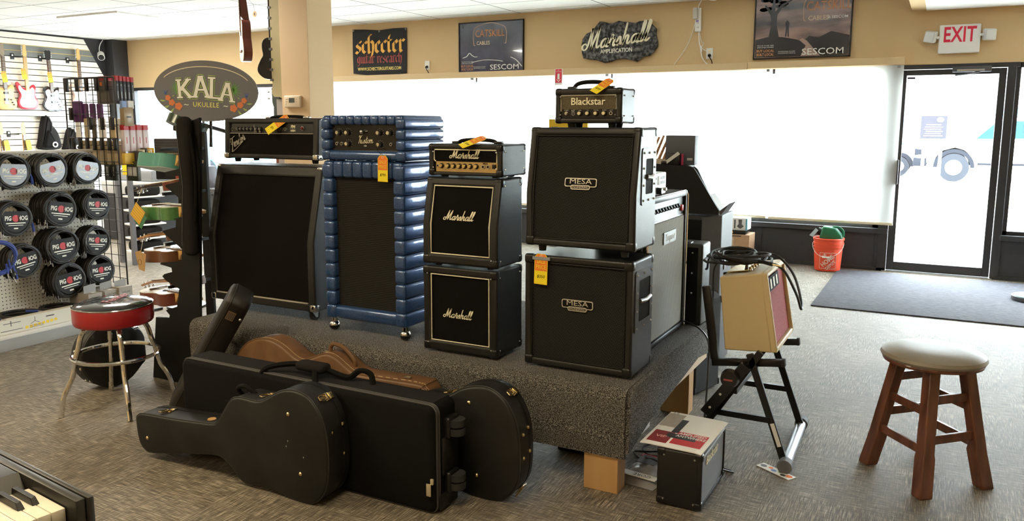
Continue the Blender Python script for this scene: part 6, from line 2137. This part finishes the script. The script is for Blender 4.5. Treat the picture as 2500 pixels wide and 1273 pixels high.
# wedge speaker on the floor behind and tall cabinets
t = thing('floor_speaker', 'carpet covered black speaker box standing on the floor behind the platform', 'speaker', mat=Matrix.Translation((-1.165, 4.43, 0)) @ Matrix.Rotation(R(0), 4, 'Z'))
mb = MB()
mb.prism([(-.30, .0), (.0, .0), (.07, .27), (.0, .40), (-.30, .40)], .006, .55, 'xy')
mb.build('body', plain('black_box_carpet', (.022, .023, .026), .9, bump=.8, bs=300), t, bevel=.012)
mb = MB()
for p in ((-.002, .006), (.068, .27)):
    for z in (.03, .53):
        mb.rbox(p[0] - .02, p[0] + .006, p[1] - .006, p[1] + .02, z - .02, z + .02, .006)
mb.build('corner_protector', black, t)
t = thing('tall_speaker', 'tall black speaker cabinet standing under the sloped black side panel', 'speaker', (-1.30, 4.98, 0))
mb = MB().prism([(-.16, .0), (0, 0), (.095, .12), (.095, .42), (-.16, .42)], 0, .985, 'xy')
mb.build('body', plain('grey_black_laminate', (.05, .051, .055), .45), t, bevel=.006)
MB().rbox(.096, .102, .20, .225, .62, .75, .004).build('side_handle', steel, t)
MB().prism([(-.155, -.006), (-.002, -.006), (-.002, .0), (-.155, .0)], .03, .96, 'xy').build('front_grille', matte, t)
t = thing('rack_panel', 'black sloped side panel of a display rack above the tall speaker', 'display rack', (0, 4.95, 0))
o = [(-1.75, 1.31), (-1.385, 1.295), (-1.36, 1.285), (-1.345, 1.265), (-1.195, 1.03), (-1.195, 1.0), (-1.75, 1.0)]
MB().prism(o, 0, .022, 'xz').build('side_panel', plain('rack_black', (.010, .010, .0105), .5, spec=.3), t)
MB().prism([(-1.75, .99), (-1.24, .99), (-1.385, 1.268), (-1.42, 1.295), (-1.75, 1.31)], .18, .20, 'xz').build('side_panel', plain('rack_black', (.022, .022, .023), .5), t)
MB().box(-1.75, -1.40, .022, .18, 1.285, 1.297).build('shelf', plain('rack_black', (.022, .022, .023), .5), t)
MB().box(-1.75, -1.25, .022, .18, 1.0, 1.012).build('shelf', plain('rack_black', (.022, .022, .023), .5), t)
MB().box(-1.75, -1.70, .0, .20, 0, 1.0).build('leg_panel', plain('rack_black', (.022, .022, .023), .5), t)
MB().prism([(-1.195, 1.02), (-1.13, 1.075), (-1.18, 1.00)], .0, .18, 'xz').build('lip', dkgrey, t)
MB().cyl((-1.42, -.004, 1.11), (-1.42, .0, 1.11), .006, n=8).build('bolt', steel, t)
# goods standing on the rack
t = thing('wooden_recorder_box', 'clear box of tan wooden recorders on top of the black rack', 'box', (-1.63, 5.0, 1.297))
MB().box(-.08, .075, 0, .10, 0, .035).build('box', plain('cream_box', (.66, .58, .46), .5), t)
for k in range(5):
    mb = MB().cyl((-.07 + k * .028, .02 + .01 * k, .03), (-.01 + k * .028, .03 + .008 * k, .185 - .01 * (k % 2)), .010, .007, 10)
    mb.mi = 1
    for q in range(4):
        p = Vector((-.07 + k * .028, .02 + .01 * k, .03)).lerp(Vector((-.01 + k * .028, .03 + .008 * k, .185)), .35 + q * .15)
        mb.ball((p.x, p.y - .010, p.z), .003, 6)
    mb.build('recorder', [plain('recorder_tan', (.50, .26, .11), .4), matte], t)
goods('dark_box', 'large dark grey carton on top of the black rack', 'box', -1.475, 5.08, 1.297, .19, .08, .185, plain('slate_carton', (.10, .105, .12), .5), None, lambda t: (MB().box(.05, .085, -.052, -.05, .03, .045).build('white_label', lgrey, t), MB().box(.0, .03, -.052, -.05, .02, .05).build('fine_print', grey, t)), r=.003)
goods('dark_box', 'small black box with white top leaning in front of the dark grey carton', 'box', -1.50, 5.005, 1.297, .075, .05, .075, black, None, lambda t: (MB().prism([(-.07, .01), (.03, .085), (.045, .07), (-.05, .0)], -.03, -.026, 'xz').build('white_strap', white, t), MB().rbox(-.075, -.04, -.035, -.02, .0, .025, .004).build('clip', black, t)), r=.004)
goods('pink_ruler', 'bright pink strip standing beside the small black box', 'strip', -1.452, 5.02, 1.297, .012, .02, .07, plain('hot_pink', (.60, .05, .16), .5), None, None)
t = thing('small_mixer', 'small pale mixer tilted on the tall speaker behind the sloped panel', 'mixer', (-1.345, 5.27, .985), 0, None)
mb = MB().prism([(0, 0), (.09, 0), (.09, .03), (.02, .115), (0, .10)], -.09, .09, 'xz')
mb.build('case', grey, t, bevel=.004)
MB().prism([(.0925, .031), (.0225, .1165), (.020, .114), (.09, .029)], -.085, .085, 'xz').build('top_panel', lgrey, t)
# yellow folder behind the stack, dark goods far left
t = thing('song_book', 'yellow song book standing between the two amp stacks', 'book', (-2.20, 5.0, 0))
MB().box(-.17, .11, -.01, .01, 1.25, 1.585).build('cover', plain('book_bright', (.86, .60, .02), .5), t)
MB().box(-.1, .105, -.013, -.01, 1.27, 1.42).build('picture', two('green_picture', (.05, .20, .06), (.45, .55, .20), 26, .5, bump=0), t)
text('FOLK', .06, rosew, t, (-.02, -.0115, 1.455))
MB().box(-.17, .11, -.05, .10, 1.24, 1.25).build('ledge', dkgrey, t)
MB().box(-.05, .0, -.02, .03, 0, 1.24).build('post', dkgrey, t)

# ================= X STAND WITH CREAM AMP AND CABLE =================
t = thing('amp_stand', 'black folding amp stand with grey foot bar and padded arms', 'amp stand', (0, 0, 0))
YA, YB = 3.66, 4.15
for y in (YA, YB):
    MB().box(-.016, .016, -.010, .010, 0, .50, Matrix.Translation((-.545, y, .045)) @ Matrix.Rotation(R(-20), 4, 'Y')).build('leg', black, t, bevel=.002)
    MB().box(-.016, .016, -.010, .010, 0, .60, Matrix.Translation((-.985, y, .02)) @ Matrix.Rotation(R(32), 4, 'Y')).build('leg', black, t, bevel=.002)
for x, z in ((-.865, .215), (-.615, .20)):
    pass
MB().box(-.86, -.605, YA - .012, YA + .006, .205, .232).build('cross_bar', black, t)
MB().box(-.86, -.605, YB - .006, YB + .012, .205, .232).build('cross_bar', black, t)
MB().box(-.80, -.765, YA, YB, .315, .34).build('spreader', black, t)
MB().cyl((-.528, 3.60, .032), (-.545, 4.22, .032), .024, n=18).build('foot_bar', plain('grey_tube', (.40, .42, .47), .35, .6), t)
for y in (3.595, 4.185):
    MB().cyl((-.528 - .017 * (y > 4), y, .032), (-.529 - .017 * (y > 4), y + .05, .032), .032, n=18).build('end_cap', plain('grey_rubber', (.13, .135, .15), .7), t)
MB().cyl((-.99, 3.62, .022), (-.99, 4.20, .022), .022, n=16).build('foot_bar', black, t)
MB().box(-.026, .026, -.016, .016, -.19, .12, Matrix.Translation((-.79, YA - .035, .37)) @ Matrix.Rotation(R(35), 4, 'Y')).build('height_tube', black, t, bevel=.003)
mb = MB().cyl((-.787, YA - .052, .405), (-.787, YA - .082, .405), .044, .038, 24)
mb.mi = 1
mb.box(-.81, -.77, YA - .0835, YA - .082, .398, .406)
mb.build('clamp_knob', [black, plain('knob_mark', (.35, .08, .07), .5)], t)
mb = MB()
for s in (0, .07):
    mb.cyl((-.875 + s * .65, YA - .0525, .25 + s), (-.875 + s * .65, YA - .051, .25 + s), .006, n=10)
mb.build('tube_holes', lgrey, t)
MB().box(-.006, .012, -.0115, -.010, .06, .17, Matrix.Translation((-.545, YA, .045)) @ Matrix.Rotation(R(-20), 4, 'Y')).build('white_sticker', white, t)
TL = Matrix.Rotation(R(-8.5), 4, 'Y')
for y in (3.715, 4.13):
    mb = MB()
    M2 = Matrix.Translation((-.60, y, .478))
    mb.rbox(-.30, .025, -.016, .016, -.020, .012, .003, M=M2 @ Matrix.Rotation(R(-7), 4, 'Y'))
    mb.build('support_arm', black, t)
    MB().rbox(.018, .034, -.018, .018, -.021, .014, .004, M=M2 @ Matrix.Rotation(R(-7), 4, 'Y')).build('end_stop', rubber, t)
    MB().rbox(-.018, .018, -.016, .016, 0, .35, .003, M=Matrix.Translation((-.885, y, .455)) @ Matrix.Rotation(R(-9), 4, 'Y')).build('back_arm', black, t)
# cream amp leaning back on the arms
credr = two('red_fleck_grille', (.30, .02, .03), (.52, .13, .12), 260, .85, lo=.35, hi=.65, bump=.4)
tweed = plain('cream_vinyl', (.72, .56, .30), .5, bump=.3, bs=300)
Mx = Matrix.Translation((-.845, 3.735, .486)) @ Matrix.Rotation(R(-6.5), 4, 'Y')
t = thing('combo_amp', 'cream combo amp with red grille tilted back on the black amp stand', 'combo amplifier', mat=Mx)
o = [(.0, .012), (.232, .0), (.212, .372), (.002, .36)]
def off(p, d):
    return p
mb = MB()
w = .46
mb.prism([(.0, .012), (.214, .001), (.194, .371), (.002, .36)], 0, w, 'xz')
for y0, y1 in ((0, .022), (w - .022, w)):
    mb.prism([(.21, .001), (.240, .0), (.218, .373), (.19, .371)], y0, y1, 'xz')
mb.prism([(.21, .001), (.240, 0), (.2385, .022), (.21, .022)], .02, w - .02, 'xz')
mb.prism([(.192, .351), (.2193, .351), (.218, .373), (.19, .371)], .02, w - .02, 'xz')
mb.build('body', tweed, t, bevel=.006)
MB().prism([(.212, .024), (.222, .024), (.205, .35), (.194, .35)], .023, w - .023, 'xz').build('grille_cloth', credr, t)
mb = MB().prism([(.216, .28), (.221, .28), (.218, .345), (.213, .345)], .03, .26, 'xz')
mb.mi = 1
for k in range(3):
    mb.prism([(.222, .29), (.2225, .29), (.2205, .335), (.220, .335)], .05 + k * .07, .08 + k * .07, 'xz')
mb.build('badge', [matte, cream], t)
mb = MB().box(.05, .15, .10, .36, .362, .3665, Matrix.Rotation(R(-3), 4, 'Y') @ Matrix.Translation((-.018, 0, .002)))
mb.build('control_panel', plain('cream_panel', (.70, .50, .16), .35, .4), t)
for k in range(4):
    knob(t, .115, .14 + k * .055, .366, .010, .018, chrome, goldp, ax=(0, 0, 1))
MB().tube([(.10, .12, .374), (.10, .15, .398), (.10, .31, .398), (.10, .34, .374)], .008, 8).build('handle', rosew, t)
# black instrument cable heaped on it
pts = []
random.seed(11)
cx, cy, cz = -.80, 3.86, .898
for k in range(150):
    a = k * .42
    wob = .85 + .25 * math.sin(k * .11 + 1)
    x = cx - .035 + (.115 + .03 * math.sin(k * .23)) * math.cos(a) * wob
    y = cy + .02 + (.16 + .04 * math.cos(k * .19)) * math.sin(a) * wob
    pts.append((x, y, cz + .012 + .012 * math.sin(a * 1.3 + k * .05) + .00022 * k + .14 * max(0, x + .80) * .0))
loop = spline([(-.72, 3.76, .93), (-.62, 3.80, .90), (-.555, 3.84, .78), (-.535, 3.88, .70), (-.55, 3.98, .72), (-.60, 4.02, .84), (-.68, 3.98, .93), (-.78, 3.92, .935)], 8)
t = thing('instrument_cable', 'black instrument cable heaped on top of the cream amp', 'cable', (0, 0, 0))
MB().tube(pts[::1], .0062, 6).build('coil', cablem, t)
MB().tube([tuple(p) for p in loop], .0062, 6).build('hanging_loop', cablem, t)
mb = MB().cyl((-.72, 3.79, .925), (-.655, 3.775, .917), .0075, .0095, 10)
mb.mi = 1
mb.cyl((-.655, 3.775, .917), (-.615, 3.766, .912), .0045, n=8)
mb.build('plug', [black, brass], t)
P = spline([(-.90, 3.82, .915), (-.97, 3.95, .93), (-1.03, 4.10, .86), (-1.06, 4.2, .80), (-1.085, 4.27, .78)], 6)
MB().tube([tuple(p) for p in P], .0062, 6).build('tail', cablem, t)
P = spline([(-.895, 3.80, .91), (-.935, 3.83, .86), (-.94, 3.85, .70), (-.985, 3.95, .60), (-.98, 3.95, .50), (-.92, 3.78, .45)], 6)
MB().tube([tuple(p) for p in P], .003, 5).build('thin_lead', cablem, t)

# ================= SMALL AMP AND LITTER ON THE FLOOR =================
t = thing('practice_amp', 'small black practice amp with silver grille standing on the carpet tiles', 'combo amplifier', (-.853, 3.245, 0))
wx, wy, hh = .093, .197, .245
mb = MB()
mb.rbox(-wx, wx - .014, -wy, wy, .008, hh, .008, 3)
for y0, y1 in ((-wy, -wy + .014), (wy - .014, wy)):
    mb.rbox(wx - .02, wx, y0, y1, .008, hh, .005)
mb.rbox(wx - .02, wx, -wy, wy, .008, .024, .005).rbox(wx - .02, wx, -wy, wy, hh - .016, hh, .005)
mb.build('body', tolex, t)
MB().box(wx - .018, wx - .006, -wy + .014, wy - .014, .024, hh - .016).build('grille_cloth', weave('grey_weave', (.10, .105, .12), (.50, .52, .56), 800, 800, .6, axes=(1, 2), rot=.75, bump=.8), t)
MB().tube([(wx - .001, -wy + .012, hh - .012), (wx - .001, wy - .012, hh - .012)], .004, 6).build('chrome_strip', steel, t)
text('Blackstar', .052, ivory, t, (wx - .004, -.02, hh - .055), Matrix.Rotation(PI / 2, 4, 'Z') @ FRONT, name='raised_lettering', bold=.015, ext=.0015)
for sx, sy, z in ((-1, -1, hh), (1, -1, hh), (-1, -1, .008), (1, -1, .008), (1, 1, hh), (1, 1, .008), (-1, 1, hh), (-1, 1, .008)):
    c = MB()
    x, y = sx * (wx + .002), sy * (wy + .002)
    sz = -1 if z > .1 else 1
    zz = z - sz * .002
    c.rbox(min(x, x - sx * .04), max(x, x - sx * .04), min(y, y - sy * .035), max(y, y - sy * .035), min(zz, zz + sz * .035), max(zz, zz + sz * .035), .010, 3)
    c.mi = 1
    c.ball((sx * (wx - .03), sy * (wy + .002), z + sz * .024), .0045, 8)
    c.build('corner_protector', [black, steel], t)
mb = MB().rbox(-.06, .03, -wy + .02, wy - .02, hh - .002, hh + .004, .002)
mb.build('control_panel', dkgrey, t)
for x in (-.06, .06):
    for y in (-.16, .16):
        MB().cyl((x, y, 0), (x, y, .010), .012, n=10).build('foot', rubber, t)
# magazine on it
t = thing('magazine', 'open magazine with red and black adverts lying on the small practice amp', 'magazine', mat=Matrix.Translation((-.885, 3.255, hh + .008)) @ Matrix.Rotation(R(-3), 4, 'Z') @ Matrix.Rotation(R(2), 4, 'X'))
mb = MB()
n = 10
for k in range(n):
    xa, xb = -.13 + .26 * k / n, -.13 + .26 * (k + 1) / n
    za, zb = [.006 - .003 * max(0, abs(q) - .105) / .025 for q in (xa, xb)]
    mb.add([(xa, -.20, za), (xb, -.20, zb), (xb, .17, zb), (xa, .17, za), (xa, -.20, za - .004), (xb, -.20, zb - .004), (xb, .17, zb - .004), (xa, .17, za - .004)], [(0, 1, 2, 3), (7, 6, 5, 4), (0, 4, 5, 1), (2, 6, 7, 3)] + ([(0, 3, 7, 4)] if k == 0 else []) + ([(1, 5, 6, 2)] if k == n - 1 else []))
mb.build('pages', plain('magazine_paper', (.80, .79, .76), .3), t)
def flatpanel(name, x0, x1, y0, y1, m, z=.0112):
    z = .006 + (z - .0109) * .5
    return MB().box(x0, x1, y0, y1, z - .0004, z).build(name, m, t)
flatpanel('red_panel', -.02, .11, -.16, -.03, plain('mag_red', (.50, .025, .03), .35), .0115)
flatpanel('dark_red_panel', -.115, -.03, -.17, -.05, plain('mag_darkred', (.22, .02, .02), .35), .0115)
flatpanel('black_picture', -.055, .07, -.105, -.06, plain('mag_dark', (.03, .03, .035), .35), .0122)
flatpanel('tan_picture', -.125, -.05, .0, .15, plain('mag_tan', (.36, .32, .27), .35, var=.3, vs=40), .0112)
flatpanel('black_bar', -.05, -.02, -.05, .10, plain('mag_dark', (.03, .03, .035), .35), .0115)
TOPM = Matrix()
text('AMPLIFIED', .030, white, t, (.045, -.048, .0068), TOPM, ext=.0002, bold=.008, sx=.85)
text('ANYWHERE', .030, white, t, (.045, -.076, .0070), TOPM, ext=.0002, bold=.008, sx=.78)
text('VIP', .034, plain('mag_pink', (.72, .35, .30), .5), t, (-.072, -.11, .0068), TOPM, ext=.0002, bold=.008)
text('14', .030, grey, t, (-.10, .158, .0068), TOPM, ext=.0002)
# white card box and plastic bag under the platform corner, loose leads
goods('carton', 'white printed card box tucked under the platform beside the hanging skirt', 'box', -1.28, 3.70, 0, .07, .34, .105, white, None, lambda t: (text('K', .05, dkgrey, t, (.0355, .07, .06), Matrix.Rotation(PI / 2, 4, 'Z') @ FRONT, ext=.0003), MB().box(.0351, .0356, -.06, .12, .02, .023).build('print_line', grey, t), MB().box(-.036, .036, .10, .171, .1045, .1065).build('purple_print', plain('box_purple', (.10, .04, .30), .5), t), MB().box(.0351, .036, -.13, -.08, .03, .06).build('black_print', dkgrey, t)), r=.002)
clear = plain('grey_poly_bag', (.30, .29, .29), .15, coat=.6, var=.2, vs=20)
t = thing('plastic_bag', 'flat clear plastic bag with printed card lying under the platform corner', 'bag', (-1.07, 3.31, 0), R(-8))
mb = MB()
N = 8
vs, fs = [], []
for i in range(N + 1):
    for j in range(N + 1):
        x, y = -.10 + .20 * i / N, -.15 + .34 * j / N
        e = min(i, N - i, j, N - j) / (N / 2)
        vs.append((x, y, .004 + .028 * min(1, e * 1.6) + .006 * math.sin(i * 2.1 + j * 1.3) * min(1, e * 2)))
for i in range(N):
    for j in range(N):
        fs.append((i * (N + 1) + j, (i + 1) * (N + 1) + j, (i + 1) * (N + 1) + j + 1, i * (N + 1) + j + 1))
nv = len(vs)
vs += [(x, y, 0.001) for x, y, z in vs]
fs += [tuple(q + nv for q in f[::-1]) for f in fs[:N * N]]
mb.add(vs, fs)
mb.build('bag', clear, t)
MB().box(-.07, .02, .02, .11, .034, .0375).build('dark_insert', dkgrey, t)
MB().box(-.08, .0, .10, .125, .030, .034).build('red_print', plain('mag_red', (.50, .025, .03), .35), t)
MB().box(-.085, .09, -.11, -.07, .026, .030).build('white_header', white, t)
text('CORE', .032, dkgrey, t, (.02, -.09, .0305), R(180) and Matrix.Rotation(R(180), 4, 'Z'), ext=.0002)
P = spline([(-.95, 3.42, .06), (-1.03, 3.46, .03), (-1.13, 3.50, .008), (-1.18, 3.58, .008), (-1.10, 3.68, .008), (-1.0, 3.62, .008), (-1.12, 3.52, .016), (-1.2, 3.50, .008), (-1.12, 3.42, .008), (-.99, 3.40, .02), (-.96, 3.36, .008), (-1.05, 3.34, .06), (-1.14, 3.44, .012)], 7)
tag(MB().tube([tuple(p) for p in P], .004, 6).build('mains_lead', black), 'loose loops of black lead on the floor behind the practice amp', 'cord')
P = spline([(-.757, 3.40, .05), (-.73, 3.44, .03), (-.735, 3.50, .006), (-.80, 3.52, .006)], 6)
tag(MB().tube([tuple(p) for p in P], .004, 6).build('short_lead', black), 'short black lead at the far side of the practice amp', 'cord')
t = thing('leaflet', 'small colourful leaflet lying on the carpet beside the stand foot', 'leaflet', mat=Matrix.Translation((-.565, 3.606, .001)) @ Matrix.Rotation(R(-31), 4, 'Z'))
MB().box(-.092, .092, -.026, .026, 0, .002).build('paper', white, t)
mb = MB()
for k, (x, y, s) in enumerate(((-.07, .0, .016), (-.035, .008, .012), (-.01, -.004, .014), (.02, .008, .012), (.045, -.008, .014), (.07, .004, .016))):
    mb.mi = k % 4
    mb.prism(ell(x, y, s, s * .8, 10), .002, .0026, 'xy')
mb.build('coloured_print', [dkgrey, orange, plain('leaf_blue', (.05, .18, .55), .5), plain('leaf_green', (.15, .30, .08), .5)], t)
goods('black_box', 'black box in the dark under the platform behind the front leg', 'box', -1.46, 3.42, 0, .16, .10, .13, matte, None, None)

# ================= BY THE DOOR =================
mat_m = two('ribbed_entry_mat', (.028, .028, .034), (.135, .135, .16), 150, .9, lo=.3, hi=.75, bump=.8, stretch=(.12, 1, 1), dist=.006, detail=3)
MB_ = MB().rbox(-.92, 1.6, 7.23, 9.22, .0, .012, .004)
tag(MB_.build('entry_mat', mat_m), 'dark grey entry mat on the floor in front of the glass door', 'mat')
t = thing('bucket', 'orange bucket with white store print and wire handle beside the door', 'bucket', (-1.02, 9.16, .0))
orb = plain('bucket_orange', (.80, .085, .03), .4, bump=.0)
MB().lathe([(0, .004), (.125, .004), (.13, .01), (.145, .25), (.150, .25), (.152, .262), (.147, .264), (.149, .285), (.155, .287), (.156, .305), (.150, .307), (.151, .33), (.158, .333), (.160, .350), (.154, .358), (.148, .352), (.143, .25), (.120, .012), (0, .012)], 40).build('pail', orb, t)
MB().tube([(.157 * math.cos(R(a)), .157 * math.sin(R(a)) - .055 * math.sin(R((a - 180) * 1.0)) * -1 * 0 - .02, .30 - .135 * math.sin(R(a - 180)) ** 1) for a in range(182, 359, 8)], .0025, 6).build('wire_handle', white, t)
MB().cyl((-.035, -.178, .165), (.035, -.178, .165), .008, n=10).build('handle_grip', white, t)
wp = plain('bucket_white', (.86, .62, .54), .5)
yaw = math.atan2(-1.02, 9.16)
Mb = Matrix.Rotation(R(6), 4, 'Z')
p = MB()
for x, dx in ((-.075, 0), (.067, 0)):
    pass
def onpail(u, z):
    r = .1315 + (.0155) * (z / .25)
    a = -PI / 2 + u / r + .12
    return (r * math.cos(a), r * math.sin(a), z)
def pail_text(body, size, u, z, ang):
    key = text(body, size, wp, t, (0, 0, 0), Matrix(), name='store_lettering', ext=.0, bold=.03, sx=.85)
    me = key.data
    c, s = math.cos(R(ang)), math.sin(R(ang))
    b = bmesh.new()
    b.from_mesh(me)
    bmesh.ops.subdivide_edges(b, edges=[e for e in b.edges if e.calc_length() > .012], cuts=2)
    for v in b.verts:
        uu, zz = u + v.co.x * c - v.co.y * s, z + v.co.x * s + v.co.y * c
        q = onpail(uu, zz)
        n = Vector((q[0], q[1], 0)).normalized() * .0012
        v.co = Vector(q) + n
    b.to_mesh(me)
    b.free()
pail_text('THE', .036, -.042, .172, 45)
pail_text('HOME', .066, -.002, .120, 45)
pail_text('DEPOT', .046, .030, .075, 45)
mb = MB()
cor = [(-.085, .035), (.085, .035), (.085, .205), (-.085, .205)]
for i in range(4):
    a, b_ = cor[i], cor[(i + 1) % 4]
    mb.tube([tuple(Vector(onpail(a[0] + (b_[0] - a[0]) * k / 10, a[1] + (b_[1] - a[1]) * k / 10)) * 1.0) for k in range(11)], .0022, 5)
mb.build('square_outline', wp, t)
t = thing('watering_jug', 'green plastic jug with dark spout resting in the orange bucket', 'jug', mat=Matrix.Translation((-1.0, 9.17, .385)) @ Matrix.Rotation(R(8), 4, 'Y'))
gj = plain('green_jug', (.01, .17, .075), .35)
mb = MB().prism([(-.11, -.06), (.10, -.065), (.125, -.02), (.11, .02), (.03, .085), (-.10, .08)], -.06, .06, 'xz')
mb.build('body', gj, t, bevel=.025, seg=4)
P = spline([(.0, 0, .085), (.06, 0, .092), (.11, 0, .06), (.118, 0, .0)], 5)
MB().tube([tuple(p) for p in P], .013, 8).build('handle', gj, t)
MB().cyl((-.10, 0, .01), (-.145, 0, .02), .045, .04, 16).build('cap', black, t)
MB().prism([(-.16, .05), (-.13, .03), (-.17, -.05), (-.21, -.04)], -.065, -.062, 'xz').build('pale_label', plain('label_blue', (.45, .60, .68), .5), t)
kraft = plain('brown_carton', (.46, .29, .17), .7, var=.1)
t = goods('carton', 'brown cardboard carton on the floor under the window', 'box', -2.03, 9.14, 0, .42, .30, .345, kraft, None, lambda t: (MB().box(-.11, .04, -.152, -.15, .22, .31).build('white_label', plain('label_cream', (.66, .50, .36), .6), t), text('Addc', .06, dkgrey, t, (-.03, -.153, .262), FRONT @ Matrix.Rotation(PI / 2, 4, 'Z'), ext=.0003), MB().box(-.15, .12, -.152, -.15, .325, .335).build('print_line', dkgrey, t)), r=.004)
goods('case_box', 'flat black box with orange emblem on the brown carton', 'box', -2.05, 9.14, .345, .36, .26, .045, black, None, lambda t: MB().prism(ell(.02, .022, .03, .014, 16), -.133, -.130, 'xz').build('orange_emblem', plain('emblem_orange', (.80, .35, .05), .5), t), r=.004)
goods('microphone_box', 'white box with microphone picture topmost on the carton pile under the window', 'box', -2.03, 9.14, .390, .34, .22, .135, plain('white_box', (.80, .81, .82), .4), None, lambda t: (MB().box(.03, .045, -.112, -.11, .02, .115).build('black_picture', dkgrey, t), MB().prism([(.075, .12), (.115, .12), (.112, .07), (.135, .045), (.105, .02), (.09, .02), (.06, .045), (.08, .07)], -.112, -.11, 'xz').build('black_picture', dkgrey, t), MB().box(-.16, -.12, -.112, -.11, .01, .03).build('logo_mark', dkgrey, t), MB().box(.155, .171, -.112, -.09, 0, .13).build('blue_edge', plain('edge_blue', (.15, .45, .60), .4), t)), r=.003)
t = thing('round_base', 'round teal topped disc on the mat at the right edge', 'disc', (.80, 8.36, .012))
MB().lathe([(0, 0), (.17, 0), (.175, .006), (.175, .035), (.17, .04)], 40).build('side', dkgrey, t)
MB().lathe([(0, .040), (.168, .040), (.165, .044), (0, .046)], 40).build('teal_top', plain('teal_top', (.06, .30, .28), .5), t)

# ================= FAR LEFT, BEHIND THE UKULELE STAND =================
t = thing('grey_rack', 'grey upright display rack holding black bags behind the ukulele stand', 'display rack', (-7.9, 5.85, 0), R(-12))
for x in (-.20, .10):
    MB().box(x - .03, x + .03, -.04, .0, 0, 1.17).build('post', plain('rack_grey', (.10, .10, .11), .5), t)
for k in range(5):
    MB().box(-.17, .12, 0, .35, .12 + k * .155, .135 + k * .155).build('shelf', white, t)
for k in range(5):
    b_ = thing('rolled_bag', 'black rolled bag lying on the grey rack ' + ['on its lowest shelf', 'on the second shelf up', 'on the middle shelf', 'on the fourth shelf up', 'on its top shelf'][k], 'bag', mat=t.matrix_basis @ Matrix.Translation((-.02, .17, .135 + k * .155)), group='black bags on the grey rack')
    MB().rbox(-.13, .13, -.15, .15, 0, .115, .04, 4).build('body', softg, b_)
t = thing('display_table', 'black table with small boxed goods far behind the ukulele stand', 'table', (-8.2, 7.3, 0))
MB().box(-.6, .9, 0, .6, .68, .72).build('tabletop', dkgrey, t)
for x in (-.55, .85):
    for y in (.05, .55):
        MB().box(x - .03, x + .03, y - .03, y + .03, 0, .68).build('leg', dkgrey, t)
for k, (x, y, w_, h_, m, lab) in enumerate([(-8.15, 7.5, .22, .16, orange, 'orange carton on the far black table'), (-7.85, 7.45, .18, .10, kraft, 'low brown carton on the far black table'), (-8.55, 7.5, .2, .28, navy, 'dark blue carton on the far black table'), (-7.6, 7.5, .14, .26, brn, 'tall brown carton on the far black table')]):
    goods('carton', lab, 'box', x, y, .72, w_, .16, h_, m)
t = thing('glass_counter', 'pale glass topped counter far behind the wire grid', 'counter', (-9.5, 7.0, 0))
MB().box(-.5, .5, 0, .5, 0, .62).build('body', plain('black_cabinet', (.024, .023, .024), .55), t)
MB().rbox(-.5, .5, 0, .5, .62, .80, .02).build('display_top', lgrey, t)
MB().rbox(-.45, .45, .05, .40, .80, .95, .03).build('printer', grey, t)
